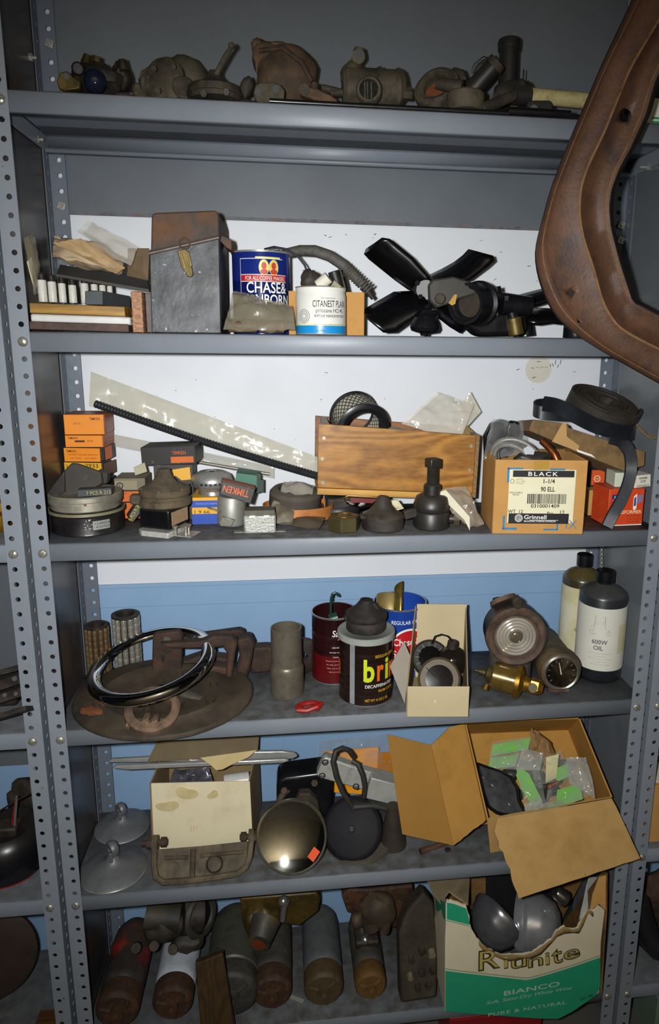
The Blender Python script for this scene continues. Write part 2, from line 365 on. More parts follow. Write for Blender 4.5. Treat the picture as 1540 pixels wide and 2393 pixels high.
BLACKI = mt('#101010', rough=0.6, rv=0)
WHITEI = mt('#e4e2da', rough=0.55, rv=0)
REDI = mt('#b01c1c', rough=0.5, rv=0)
YELI = mt('#d9c52a', rough=0.5, rv=0)
FILM = film()
FILMD = film('#8f8672', haze=0.45, gloss=0.22)
# ================================================================== the room
def struct(name, b, mat, **k):
    o = b.build(name, mat, **k); o['kind'] = 'structure'; return o
YW = 0.256
WHITE = mt(['#cfd2d6', '#d6d9dc'], rough=0.55, sc=5, bump=0.03, bsc=120)
STAIN = mt(['#c3bfae', '#cac6b6'], rough=0.6, sc=40); SCUFF = mt('#4c4a4a', rough=0.7)
BLUE = mt(['#7d9cbc', '#86a5c4'], rough=0.5, sc=6, bump=0.03, bsc=120, rv=0.08)
zb = U(770, 1350, YW).z
struct('wall_back', B().box((0.5, YW+0.05, (zb+1.2)/2), (6.0, 0.1, 1.2-zb)), WHITE)
qs = U(1258, 863, YW); wb_ = bpy.data.objects['wall_back']
B().cyl(qs, qs+V((0,-0.0006,0)), 0.0275, n=40).build('stain', STAIN, wb_)
random.seed(11); b = B()
def scuff(px, py, w, h, a): q = U(px, py, YW); b.box((q.x, YW-0.0003, q.z), (w, 0.0006, h), (0, a, 0))
for i in range(34): scuff(random.uniform(700,1390), random.choice((random.uniform(545,780),random.uniform(840,960))), random.uniform(0.002,0.008), random.uniform(0.0006,0.0016), random.uniform(-50,30))
for i in range(7): scuff(1242+i*6+random.uniform(-2,2), 859+random.uniform(-2,2), random.uniform(0.002,0.005), 0.001, random.uniform(-20,20))
for i in range(5): scuff(1286+i*6, 850+random.uniform(-6,6), 0.0012, random.uniform(0.004,0.010), random.uniform(-20,20))
for i in range(8): scuff(random.uniform(260,700), random.uniform(850,1040), random.uniform(0.001,0.003), 0.0008, random.uniform(-50,50))
b.build('scuff_marks', SCUFF, wb_)['kind'] = 'stuff'
struct('wall_back_lower', B().box((0.5, YW+0.053, (zb-1.95)/2), (6.0, 0.1, zb+1.95)), BLUE)
zr0, zr1 = U(770, 1402, YW).z, zb
t1 = struct('trim_1', B().box((0.5, YW+0.048, (zr0+zr1)/2), (6.0, 0.1, zr1-zr0)).box((0.5, YW+0.046, zr1-0.004), (6.0, 0.1, 0.008)), BLUE, bevel=0.001)
FLZ = -13*5*PITCH-0.16
struct('floor', B().box((0.5, -1.4, FLZ-0.05), (6.0, 3.4, 0.1)), mt(['#4a4640', '#5d5850'], rough=0.7, sc=4, bump=0.1))
struct('wall_front', B().box((0.5, -3.05, -0.4), (6.0, 0.1, 3.4)), mt(['#8d8168', '#a0937a'], rough=0.8, sc=3))
struct('ceiling', B().box((0.5, -1.4, 1.25), (6.0, 3.4, 0.1)), mt(['#3a3a38', '#48463f'], rough=0.9, sc=3))
# ================================================================== steel shelving
def perf(b, x0, x1, xh, k0, k1, Mt, r=0.0041, off=0.0):
    """strip between x0 and x1 (local x,z), one round hole per pitch at xh"""
    n = 12
    for k in range(k0, k1):
        zc = -(k+off)*PITCH; z0, z1 = zc-PITCH/2, zc+PITCH/2
        out = []
        for i in range(n):
            a = 2*pi*(i+0.5)/n; dx, dz = cos(a), sin(a)
            tx = ((x1-xh)/dx if dx > 0 else (x0-xh)/dx) if abs(dx) > 1e-6 else 9
            tz = (z1-zc)/dz if dz > 0 else (z0-zc)/dz
            t = min(tx, tz); out.append((xh+dx*t, 0, zc+dz*t))
        cor = {}
        vs = [(xh+r*cos(2*pi*(i+0.5)/n), 0, zc+r*sin(2*pi*(i+0.5)/n)) for i in range(n)]+out+[(x1,0,z1),(x0,0,z1),(x0,0,z0),(x1,0,z0)]
        fs = []
        ca = [math.atan2(z1-zc, x1-xh) % (2*pi), math.atan2(z1-zc, x0-xh) % (2*pi), math.atan2(z0-zc, x0-xh) % (2*pi), math.atan2(z0-zc, x1-xh) % (2*pi)]
        for i in range(n):
            j = (i+1) % n; a0 = 2*pi*(i+0.5)/n; a1 = 2*pi*(i+1.5)/n
            f = [i, j, n+j]
            for c in range(4):
                if a0 < ca[c] < a1 or a0 < ca[c]+2*pi < a1: f.append(2*n+c)
            f.append(n+i); fs.append(tuple(f))
        b.add(vs, fs, Mt)
def post(unit, xc, side, k0=-14, k1=72, y=0.0, back=False, off=0.0, mat=None):
    """angle post: face in x with its flange going inward in depth; side=-1: flange on the left"""
    b = B(); x0, x1 = (-0.0165, 0.0105) if side < 0 else (-0.0105, 0.0165)
    xf = x0 if side < 0 else x1
    perf(b, x0, x1, 0, k0, k1, Mx.Translation((xc, y, 0)), off=off)
    d = -1 if back else 1
    b2 = B(); perf(b2, 0.0, 0.030, 0.016, k0, k1, Mx.Translation((xc+xf, y, 0)) @ Mx.Rotation(d*pi/2, 4, 'Z'), off=off)
    b.v += b2.v; n = len(b.v)-len(b2.v); b.f += [tuple(i+n for i in f) for f in b2.f]
    o = b.build('post', mat or GREY, unit, flat=True)
    m = o.modifiers.new('thickness', 'SOLIDIFY'); m.thickness = 0.0016; m.offset = 0
    w = o.modifiers.new('weld', 'WELD'); w.merge_threshold = 0.0002
    o.modifiers.move(1, 0)
    return o
UNDER_SHADE = mt(['#3f4347', '#4c5054', '#46413b'], rough=0.6, sc=12, specks='#5a4633', spk=0.7)  # shade below the shelves put into the colour, plus rust flecks
def shelf(unit, k, x0, x1, d=0.235, mat=None):
    b = B(); t = -13*k*PITCH+0.0145; h = 0.029; y0 = 0.0022
    prof = [(y0+0.016, t-h+0.006), (y0+0.016, t-h), (y0+0.001, t-h), (y0, t-h+0.001), (y0, t-0.0025), (y0+0.0008, t-0.0008), (y0+0.0025, t),
            (d-0.002, t), (d, t-0.002), (d, t-h), (d-0.016, t-h), (d-0.016, t-h+0.006)]
    m = len(prof); vs = [(x, y, z) for x in (x0, x1) for y, z in prof]
    b.add(vs, [(i, i+1, i+1+m, i+m) for i in range(m-1)])
    o = b.build('shelf', mat or GREYD, unit, angle=18)
    mm = o.modifiers.new('thickness', 'SOLIDIFY'); mm.thickness = 0.0012; mm.offset = 0
    # end lips and a stiffening channel under the sheet
    s = B()
    for x in (x0+0.001, x1-0.001): s.box((x, d/2+0.001, t-h/2-0.001), (0.0015, d-0.004, h-0.003))
    s.box(((x0+x1)/2, d*0.6, t-0.0022), (x1-x0-0.01, 0.05, 0.0022))
    s.build('stiffener', GREY, o, bevel=0.001)
    B().box(((x0+x1)/2, d/2+0.001, -13*k*PITCH+0.0130), (x1-x0-0.006, d-0.036, 0.0012)).build('underside', UNDER_SHADE, o, label='underside sheet of the shelf with painted shade and rust flecks')
    return o
def screw(post_o, x, z, y=0.0, seed=0):
    b = B(); r = 0.0075
    b.lathe([(r, 0), (r*0.93, 0.0016), (r*0.7, 0.0030), (r*0.35, 0.0038), (0, 0.0040)], 20, (x, y-0.001, z), (0, -1, 0))
    o = b.build('screw', mt(['#8d897c', '#aca99d', '#77705e'], rough=0.4, metal=0.6, sc=120), post_o)
    a = (seed*67) % 180
    B().box((x, y-0.0046, z), (0.013, 0.0011, 0.0016), (0, a, 0)).build('slot', mt('#57534a', rough=0.6), post_o)
def nutbolt(post_o, x, z, y, face):
    b = B(); b.box((x, y-0.003*face, z), (0.013, 0.005, 0.013), (0, 20, 0)); b.cyl((x, y, z), (x, y-0.009*face, z), 0.0035, n=10)
    b.build('nut', ZINC, post_o, bevel=0.0008)
unit = thing('shelving_unit', 'grey perforated steel shelving unit loaded with old vehicle parts, filling the middle', 'shelving', (0, 0, FLZ))
unit.location = (0, 0, 0)
YB = 0.237
PL = post(unit, 0, -1); PR = post(unit, W, 1)
BKM = mt(['#5b626c', '#666d76'], rough=0.4, sc=9)
QL = post(unit, 0.0045, -1, y=YB, back=True, off=0.91, mat=BKM); QR = post(unit, W-0.003, 1, y=YB, back=True, off=0.02, mat=BKM)
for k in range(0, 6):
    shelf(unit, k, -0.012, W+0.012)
    screw(PL, 0, -13*k*PITCH, seed=k); screw(PR, W, -13*k*PITCH, seed=k+3)
for px, py in ((117, 103), (145, 482)):
    q = U(px, py, YB-0.002); nutbolt(QL, q.x, q.z, YB-0.001, 1)
for px, py in ((1451, 527), (1450, 562)):
    q = U(px, py, YB-0.002); nutbolt(QR, q.x, q.z, YB-0.001, 1)
# side sheets
LPAN = mt(['#2e2b29', '#3b3a3b', '#4a3d33', '#383a3f'], rough=0.30, sc=9, rv=0.08, bump=0.05, bsc=200)
for x, mt_, z0, z1 in ((-0.0145, LPAN, -1.75, 0.36), (W+0.0145, PANEL, -1.75, 0.36)):
    B().box((x, 0.122, (z0+z1)/2), (0.0012, 0.225, z1-z0)).build('side_panel', mt_, unit)
# bolts poking through the left side sheet
for px, py in ((98, 136), (113, 327)):
    q = U(px, py, 0.185); B().hexn((-0.0138, q.y, q.z), (-0.0085, q.y, q.z), 0.006).cyl((-0.0085, q.y, q.z), (-0.002, q.y, q.z), 0.003, n=10).build('bolt', ZINC, QL)
q = U(1490, 390, 0.16); B().hexn((W+0.0138, q.y, q.z), (W+0.007, q.y, q.z), 0.006).cyl((W+0.007, q.y, q.z), (W-0.006, q.y, q.z), 0.003, n=10).build('bolt', ZINC, QR)
# back sheet behind the two top shelves: hangs a little askew and is rusty along its lower hem
BACK = mt(['#565b60', '#5f656a'], rough=0.5, sc=6, bump=0.03, bsc=200)
yb = 0.246
bl, br = U(150, 501, yb), U(1440, 545, yb)
B().plate([(0.013, yb, bl.z), (W-0.011, yb, br.z), (W-0.011, yb, 0.5), (0.013, yb, 0.5)], 0.0015).build('panel', BACK, unit)
HEM = mt(['#4a352c', '#5f646a', '#6b4a36'], rough=0.7, sc=40)
B().plate([(0.013, yb-0.001, bl.z), (W-0.011, yb-0.001, br.z), (W-0.011, yb-0.001, br.z+0.006), (0.013, yb-0.001, bl.z+0.006)], 0.002).build('panel_hem', HEM, unit, label='rusty lower hem of the back sheet')
# shelving bays to either side
lu = thing('shelving_unit', 'grey steel shelving unit cut by the left edge of the photo', 'shelving')
XL = -0.0445
p_ = post(lu, XL, 1); post(lu, XL, 1, y=YB, back=True, off=0.35, mat=BKM)
for k in range(0, 6):
    shelf(lu, k, -0.95, XL+0.012); screw(p_, XL, -13*k*PITCH, seed=k+5)
B().plate([(-0.95, yb, -1.19), (XL+0.01, yb, -1.19), (XL+0.01, yb, -0.36), (-0.95, yb, -0.36)], 0.0015).build('panel', BACK, lu)
ru = thing('shelving_unit', 'grey steel shelving unit cut by the right edge of the photo', 'shelving')
XR = W+0.043
p_ = post(ru, XR, -1); post(ru, XR, -1, y=YB, back=True, off=0.35, mat=BKM)
for k in range(0, 6):
    shelf(ru, k, XR-0.012, 2.0); screw(p_, XR, -13*k*PITCH, seed=k+1)
B().box((XR+0.001, 0.122, -0.7), (0.0012, 0.225, 2.1)).build('side_panel', PANEL, ru)
B().plate([(XR, yb, br.z), (2.0, yb, br.z), (2.0, yb, 0.5), (XR, yb, 0.5)], 0.0015).build('panel', BACK, ru)
# ================================================================== top shelf
y = 0.10
t = thing_at('fuel_pump', 'small brass and black fuel pump with shiny glass bowl, leftmost on the top shelf', 'pump', 215, 210, y, 0)
B().ub((228,188,y), 62, 36, 40, nz=0.25, sc=2.2, seed=1).ub((285,180,y+0.02), 22, 32, nz=0.3, seed=4).uc((290,165,y), (285,140,y), 11, 9).w('pump_body', IRON, t)
B().ub((222,190,y-0.03), 27, 29, 24, nz=0.02, sub=3).w('sediment_bowl', mt(['#0d0f16', '#1b2030'], rough=0.07, sc=30), t)
b = B().up([(132,188),(140,168),(157,165),(172,180),(188,190),(186,208),(150,212),(136,206)], y-0.045, 0.012); b.w('flange', BRASSD, t, bevel=0.002)
B().uc((155,178,y-0.047), (155,178,y-0.043), 7).w('bolt_hole', BLACKI, t)
B().uc((182,160,y-0.03), (182,160,y-0.045), 15, 13, ch=2).uc((182,160,y-0.045), (182,160,y-0.052), 8).w('cap', IRON, t)
B().uc((198,150,y-0.01), (204,128,y-0.01), 11, 8, n=6).uc((224,146,y), (226,133,y), 11, n=6).w('fitting', BRASSD, t)
y = 0.145
t = thing_at('pump_housing', 'olive-brown cast pump housing with split cover, left of the cone-topped pump on top', 'housing', 410, 215, y, 0)
B().ub((430,185,y+0.02), 58, 50, 46, nz=0.1, sc=2).ub((352,200,y-0.01), 26, 38, 30, nz=0.3, sc=2.5, seed=2).ub((325,215,y), 16, 20, nz=0.3, seed=7).w('body', CAST, t)
B().ul((384,190,y-0.03), [(0,16),(30,15),(48,10),(54,4),(54,-4),(46,-8),(0,-8)], (-0.35,-0.9,0.1), n=26).w('cover', CAST, t, noisy=0.002, nsc=60)
B().ul((428,204,y-0.052), [(0,2),(24,2),(26,0),(24,-3)], (0.15,-0.98,0.1)).w('recess', CASTD, t)
b = B()
for q in ((407,156),(371,212),(362,160)): b.uc((q[0],q[1],y-0.05), (q[0]-2,q[1],y-0.066), 7, n=6)
b.w('cover_bolt', CASTD, t)
y = 0.075
t = thing_at('diaphragm_pump', 'cone-topped diaphragm pump with an upright lever arm on the top shelf', 'pump', 503, 220, y, 0)
B().ul((503,238,y), [(0,0),(60,0),(63,6),(63,26),(58,30),(46,33),(30,42),(17,55),(13,66),(0,68)]).w('body', CASTD, t, noisy=0.0012)
B().ul((503,238,y), [(60,9),(66,10),(66,16),(60,17)], close=True).w('rim', CASTD, t)
B().ut([(500,186,y-0.005),(512,160,y-0.01),(528,130,y-0.02),(540,111,y-0.03)], [8,6,6,5]).ub((541,107,y-0.03), 8, 8, nz=0.1, sub=2).w('lever', CAST, t)
B().uc((528,215,y-0.045), (529,215,y-0.054), 8, n=6).uc((477,219,y-0.045), (476,219,y-0.054), 8, n=6).w('bolt', IRON, t)
y = 0.12
t = thing_at('gearbox_casting', 'tallest rust-brown casting on the top shelf, humped, with a two-holed flange in front', 'casting', 655, 215, y, 0)
B().ub((668,178,y), 72, 66, 52, nz=0.12, sc=1.8, seed=3).ub((622,140,y), 34, 40, 30, nz=0.2, seed=5).ub((601,108,y), 14, 17, 14, nz=0.25, seed=6).ub((650,112,y), 24, 14, 18, nz=0.3, seed=9).w('body', mt(['#3a2c1e', '#56422c', '#63492e'], rough=0.8, sc=30, bump=0.4, bsc=150, dust='#6a5a40', dk=0.4), t)
B().ut([(605,118,y-0.03),(660,112,y-0.045),(705,146,y-0.04),(728,190,y-0.035)], 6).w('rib', RUSTD, t)
f = B().up([(592,216),(597,198),(612,192),(640,192),(655,197),(666,212),(664,230),(650,240),(605,240),(594,232)], y-0.075, 0.016).w('flange', CAST, t, bevel=0.002)
b = B()
for q in ((603,216),(644,208)): b.uc((q[0],q[1],y-0.0765), (q[0],q[1],y-0.07), 8)
b.w('bolt_hole', BLACKI, f)
B().ub((575,205,y-0.03), 15, 26, 16, rot=(0,20,0), nz=0.2, seed=8).w('lug', CASTD, t)
y = 0.07
t = thing_at('lever_arm', 'brown lever arm lying between the tall humped casting and the slotted carburettor', 'lever', 745, 225, y, 0)
B().up([(700,206),(712,200),(742,206),(772,220),(792,235),(786,241),(744,236),(704,222)], y, 0.018).w('arm', mt(['#4a3520', '#6b4c2a'], rough=0.7, sc=40, bump=0.3, dust=DUST, dk=0.3), t, bevel=0.003)
B().uc((712,210,y-0.004), (712,210,y+0.02), 13).uc((735,215,y+0.03), (735,195,y+0.03), 9).uc((752,205,y+0.03), (790,214,y+0.03), 8).w('boss', CASTD, t)
y = 0.10
t = thing_at('carburettor', 'dusty carburettor with a round slotted air inlet facing out on the top shelf', 'carburettor', 870, 220, y, 0)
B().uc((800,206,y), (940,210,y), 44, 40, n=26, ch=8).ub((930,206,y), 22, 40, 34, nz=0.05).ub((822,180,y), 26, 32, 26, nz=0.15).w('body', CAST, t, noisy=0.0012)
B().ul((862,210,y-0.05), [(22,-14),(30,-14),(30,2),(27,6),(22,6)], (-0.15,-1,0.05), close=True).w('inlet_ring', CAST, t)
B().ul((862,210,y-0.044), [(0,0),(22,0)], (-0.15,-1,0.05)).w('inlet_throat', BLACKI, t)
b = B()
for d in (-9, -3, 6): b.up([(860+d,192),(863+d,190),(864+d,229),(860+d,229)], y-0.053, 0.004)
b.w('choke_vane', CAST, t)
B().uc((826,172,y), (834,138,y), 18, 12).uc((838,132,y-0.015), (838,132,y+0.015), 15).uc((838,122,y), (840,114,y), 13, 12).w('tower', CAST, t)
B().uc((838,126,y-0.017), (838,126,y-0.010), 9).w('tower_port', BLACKI, t)
B().uc((942,218,y-0.01), (962,220,y-0.01), 14, n=6).w('fitting', CASTD, t)
B().uc((800,216,y), (772,218,y), 9).w('fitting', CASTD, t)
B().uc((866,172,y), (892,160,y), 6).w('vent_stub', CASTD, t)
y = 0.09
t = thing_at('exhaust_elbow', 'rust-red open elbow casting with a grey cup in front of it on the top shelf', 'elbow', 1040, 230, y, 0)
B().ul((1022,212,y), [(30,-16),(46,-16),(54,0),(52,14),(42,18),(30,14)], (-0.45,-0.75,0.5), close=True, sq=1.0).w('flange', CAST, t, noisy=0.002)
B().ul((1022,212,y+0.01), [(0,0),(36,6)], (-0.45,-0.75,0.5)).w('rusty_bore', mt(['#3c2210', '#7a431f', '#4a2a18'], rough=0.9, sc=60, bump=0.4), t)
B().ub((1065,190,y+0.03), 30, 26, 24, nz=0.2).w('hump', CASTD, t)
B().uc((1020,195,y-0.03), (1080,205,y-0.045), 12, 17).w('arm', CASTD, t)
B().ul((1086,262,y-0.04), [(0,0),(40,0),(43,3),(43,36),(39,40),(34,40),(34,34),(0,34)]).w('cup', CAST, t, noisy=0.0008)
y = 0.11
t = thing_at('steering_tube', 'dark slanting tube with thin wires looped over its upper end, top shelf', 'tube', 1130, 215, y, 0)
B().uc((1085,232,y+0.01), (1158,150,y-0.01), 22, 20, n=22).w('tube', BLACKD, t)
B().uc((1152,157,y-0.012), (1164,143,y-0.016), 23, 21, n=22).w('end_collar', CASTD, t)
w_ = B()
for i, s_ in enumerate((0, 8, 14)): w_.ut([(1155+s_*0.4,140,y-0.02),(1130,132+s_,y-0.02),(1108+s_,150,y-0.02),(1099+s_*0.5,172,y-0.015)], 1.4, n=6)
w_.w('wire', BLACKM, t)
t = thing_at('pipe_stub', 'black pipe standing upright at the back of the top shelf', 'pipe', 1186, 225, 0.16, 0)
B().ul((1186,225,0.16), [(0,-14),(22,-14),(22,92),(25,95),(26,112),(24,116),(19,116),(19,104),(0,104)], (0.0,0.05,1), n=26).w('pipe', BLACKD, t)
B().ub((1187,222,0.15), 36, 30, 24, nz=0.25, seed=11).w('base_lump', IRON, t)
B().ut([(1213,186,0.13),(1223,184,0.13),(1224,162,0.13)], 1.6, n=6).w('wire_hook', BLACKM, t)
y = 0.08
t = thing_at('wrapped_pipe', 'pipe wrapped in yellowed tape lying at the right end of the top shelf', 'pipe', 1300, 235, y, 0)
B().uc((1228,222,y), (1420,240,y), 16, 17, n=20).w('wrapped_length', mt(['#8a7c4f', '#a59868', '#6d6140'], rough=0.75, sc=40, bump=0.4, bsc=60), t, noisy=0.002, nsc=60)
B().uc((1195,222,y), (1240,224,y), 24, 20, n=20, ch=3).ub((1218,212,y), 26, 22, 18, nz=0.3, seed=13).w('dark_socket', BLACKD, t)
y = 0.055
t = thing_at('bored_block', 'small black block with a round bore lying in front of the tape-wrapped pipe', 'block', 1262, 250, y, 0)
B().up([(1232,240),(1242,234),(1286,234),(1292,242),(1292,268),(1232,266)], y, 0.03).w('block', BLACKD, t, bevel=0.002)
B().uc((1247,255,y-0.001), (1247,255,y+0.004), 9).w('bore', BLACKI, t)
t = thing_at('short_shaft', 'short dark shaft lying slantwise in front of the upright black pipe', 'shaft', 1160, 245, 0.05, 0)
B().uc((1124,256,0.04), (1204,222,0.06), 13, 12, n=16, ch=2).w('shaft', CASTD, t)
t = thing_at('brass_nipple', 'tiny tan fitting beside the short dark shaft on the top shelf', 'fitting', 1198, 258, 0.035, 0)
B().uc((1192,256,0.03), (1207,257,0.034), 8, n=6).w('nipple', mt(['#6b5430', '#846a40'], rough=0.6), t)
t = thing_at('long_rod', 'long thin black rod lying along the front edge of the top shelf', 'rod', 1000, 245, 0.012, 0)
z_ = top(0)+0.0042
a, c = U(630,238,0.012), U(1362,262,0.012)
B().cyl((a.x,0.014,z_), (c.x,0.014,z_), 0.004, 0.0045, n=12).w('rod', BLACKM, t)
B().cyl((c.x-0.12,0.014,z_+0.003), (c.x-0.02,0.014,z_+0.003), 0.0075, 0.0065, n=12).w('rod_end', BLACKM, t)
t = thing_at('carton', 'small white and green carton behind the rusty panel on the top shelf', 'box', 1560, 260, 0.05, 0)
q = U(1516,230,0.05); zt = top(0)
B().box((q.x+0.031, 0.08, zt+0.026), (0.066,0.05,0.052)).w('carton', mt('#cfd2cc', rough=0.5), t, bevel=0.001)
for i in range(3): B().box((q.x+0.036, 0.0548, zt+0.010+i*0.006), (0.05,0.0006,0.003)).w('green_stripe', mt('#1f8a4a', rough=0.5), t)
B().box((q.x+0.05, 0.0548, zt+0.045), (0.035,0.0006,0.012)).w('red_band', mt('#b02a20', rough=0.5), t)
# loose small lumps between the castings
for i, (px, py, y, rx, rz, m__) in enumerate(((250,208,0.05,18,9,RUSTD),(290,216,0.04,22,10,RUSTD),(572,226,0.05,20,14,IRON),(680,232,0.03,14,9,IRON),(1355,255,0.04,26,10,BLACKD))):
    t = thing_at('scrap_casting', ['flat rusty scrap lump in front of the small brass fuel pump','flat rusty scrap lump at the foot of the olive pump housing','dark iron scrap lump between the cone-topped pump and the tall casting','small dark iron scrap lump at the right foot of the tall casting','black scrap lump at the front right of the tape-wrapped pipe'][i], 'scrap', px, py, y, 0)
    zc = top(0)+m_(rz, py, y)*0.9; q = U(px, py, y); k = m_(1, py, y)
    B().blob((q.x, y, zc), (rx*k, rx*k*0.7, rz*k), nz=0.3, sc=2.2, seed=i+20, sub=2).w('lump', m__, t)
# ================================================================== second shelf
K = 1; Z2 = top(1)
# bag hung at the left side
y = 0.03
t = thing_at('plastic_bag', 'clear plastic bag with white card propped at the left side of the second shelf', 'bag', 75, 690, y, 1)
B().bag(U(56,556,y), U(84,545,y+0.03), U(92,690,y+0.05), U(84,688,y), bulge=0.008, seed=3, n=10).w('bag', FILMD, t)
B().plate([U(64,612,y+0.004), U(74,600,y+0.012), U(91,686,y+0.035), U(82,684,y+0.01)], 0.0008).w('card', PAPER, t)
# flat stack
y = 0.02
def slab3(name, label, cat, pts, mat, th, part='board', **k):
    cx = sum(p.x for p in pts)/len(pts); t = thing(name, label, cat, (cx, pts[0].y, min(p.z for p in pts)))
    B().plate(pts, th).w(part, mat, t, **k); return t
def bar(name, label, cat, l, r, tt, b, y, d, mat, part='board', tilt=0, bevel=0.0012, **k):
    """a level bar: front face from px l..r, py tt..b at depth y, running d back"""
    a, c = U(l,tt,y), U(r,tt,y); zb_ = U((l+r)/2,b,y).z; zt = U((l+r)/2,tt,y).z
    t = thing(name, label, cat, ((a.x+c.x)/2, y, zb_))
    B().box(((a.x+c.x)/2, y+d/2, (zt+zb_)/2), (c.x-a.x, d, zt-zb_), (0,tilt,0)).w(part, mat, t, bevel=bevel, **k); return t
zz = lambda py, y=0.02, px=190: U(px,py,y).z
t = bar('metal_plate', 'long rust-brown plate at the bottom of the flat stack on the second shelf', 'plate', 68, 300, 757, 776, 0.016, 0.12, mt(['#4a362c','#5d453a'],rough=0.7,sc=30,bump=0.2,dust=DUST,dk=0.4), 'plate', 1.0)
t = bar('white_tray', 'white enamel strip lying between the brown plate and the yellow board', 'tray', 70, 304, 737, 756, 0.018, 0.11, mt(['#b9b8b4','#cfcdc8'],rough=0.4,sc=30), 'tray', 1.2, bevel=0.003)
t = bar('wooden_board', 'yellow wooden board with dark smears under the white porcelain tubes', 'board', 68, 291, 712, 736, 0.015, 0.11, wood('#5a3f16','#a47a2c',sc=20), 'board', 1.4)
zt = zz(710)
TUBE = mt(['#d8d6cf','#c3c0b4','#8e8a7c'],rough=0.35,sc=45,contrast=0.35)
for i, (px, wd_, tp, y) in enumerate(((101,19,656,0.05),(124,18,660,0.055),(147,16,664,0.06),(171,17,668,0.065),(199,18,664,0.075),(222,15,666,0.085),(241,14,668,0.09),(258,12,670,0.095))):
    q = U(px, 700, y); h = U(px,tp,y).z-zt-0.003; r = m_(wd_/2, 690, y)
    t = thing('porcelain_tube', f"white porcelain tube standing on the yellow board, {['first','second','third','fourth','fifth','sixth','seventh','last'][i]} from the left of its row", 'tube', (q.x, y, zt+0.003), group='porcelain tubes on the yellow board')
    B().lathe([(0,0),(r,0),(r,h),(r*0.9,h+0.001),(0,h+0.001)], 18).build('tube', TUBE, t)
    B().lathe([(0,0),(r*0.75,0),(r*0.8,0.008),(r*0.4,0.011),(0,0.011)], 12, (0,0,h+0.001)).build('cap', IRON, t)
y = 0.03
t = thing_at('whetstone', 'dark grey sharpening block lying on the yellow board', 'block', 240, 710, y)
a = U(198,680,y); c = U(240,680,y); zb_ = zt+0.0005
B().plate([U(198,712,y), U(240,712,y), U(300,722,y+0.06), U(300,690,y+0.06), U(240,680,y), U(198,679,y)][:2]+[U(240,680,y), U(198,680,y)], 0.03).w('block', mt(['#3a4041','#4a5152'],rough=0.7,sc=50), t, bevel=0.001)
B().plate([U(240.5,713,y), U(304,722,y+0.05), U(304,692,y+0.05), U(240.5,680,y)], 0.03).w('block_flank', mt(['#26282a','#303335'],rough=0.75,sc=50), t)
# tilted dark board with wrappings on it
y = 0.05
t = thing_at('dark_board', 'thin dark board sloping down to the right under the brown paper and plastic wrap', 'board', 240, 655, y)
B().plate([U(132,640,y-0.01), U(348,676,y-0.01), U(342,650,y+0.09), U(140,618,y+0.09)], 0.004).w('board', mt(['#2d2a26','#3b362f'],rough=0.6,sc=25,dust=DUST,dk=0.3), t)
B().plate([U(300,580,y+0.03), U(349,580,y+0.04), U(346,655,y+0.03), U(298,644,y+0.01)], 0.003).w('folded_flap', mt(['#5c4a35','#6e5a40'],rough=0.8,sc=20), t, label='brown cardboard piece standing at the right')
t = thing_at('paper_wrap', 'crumpled brown paper bag lying on the sloping dark board', 'paper', 210, 610, y)
PB = mt(['#8f7350','#a98d66','#80633f'],rough=0.6,sc=18,bump=0.2,bsc=90)
B().bag(U(122,600,y-0.005), U(285,640,y-0.01), U(292,600,y+0.05), U(128,560,y+0.06), bulge=0.024, amp=0.009, sc=26, seed=4, n=20).w('bag', mt(['#a58f72','#b9a488'],rough=0.5,sc=18), t)
B().sheet(U(120,565,y-0.004), U(188,556,y-0.006), U(292,625,y-0.02), U(272,640,y-0.02), 16, 10, 0.006, 40, 2, 0.004).w('folded_paper', PB, t)
t = thing_at('plastic_strip', 'clear crinkled plastic strip sticking up above the brown paper bag', 'wrapper', 260, 600, y)
B().sheet(U(180,540,y), U(204,513,y+0.02), U(322,575,y), U(306,622,y-0.015), 18, 8, 0.008, 30, 7, 0.004).w('film', film('#cfc8b8',0.42,0.16), t)
# wooden end block
y = 0.015
t = thing_at('wooden_block', 'short wooden block showing its end grain, left of the metal box', 'block', 326, 778, y, 1)
l, r = U(306,700,y).x, U(332,700,y).x; zt_ = U(320,681,y).z
B().box(((l+r)/2, y+0.07, (Z2+zt_)/2), (r-l, 0.14, zt_-Z2)).w('block', wood('#4a2c14','#a8713f',sc=55,ax='y',dist=9), t, bevel=0.001)
l2 = U(333,700,y).x; r2 = U(349,700,y).x
B().box(((l2+r2)/2, y+0.085, (Z2+zt_)/2-0.0005), (r2-l2, 0.13, zt_-Z2-0.001)).w('board', wood('#2c2019','#44332a',sc=30,ax='y'), t, bevel=0.001)
# metal box
y = 0.02; d = 0.15
t = thing_at('metal_box', 'dented grey steel box with a rusty lid sitting askew and a brass clasp', 'box', 432, 778, y, 1)
BOX = mt(specks='#8a8c8c', spk=0.67, cols=['#34373a','#4a4d50','#2b2a29','#55585a'],rough=0.5,metal=0.2,sc=14,bump=0.25,bsc=120,contrast=0.25,grime=0.5)
fl_, fr_ = U(350,700,y), U(514,700,y)
p_ = [(fl_.x,Z2),(fr_.x,Z2),(U(512,560,y).x,U(512,556,y).z),(U(349,590,y).x,U(349,594,y).z)]
b = B().prism(p_, d, Mx.Translation((0,y,0))); b.w('body', BOX, t, bevel=0.0015)
e1, e2 = U(349,592,y-0.001), U(512,555,y-0.001)
B().cyl((e1.x,y-0.001,e1.z), (e2.x,y-0.001,e2.z), 0.0028, n=10).w('rolled_edge', mt(['#57453a','#6b625c'],rough=0.5,metal=0.4,sc=60), t)
LID = mt(['#3d2615','#5f3d1f','#3a332e','#54341a'],rough=0.75,sc=18,bump=0.35,bsc=150,contrast=0.3)
ly = y-0.003
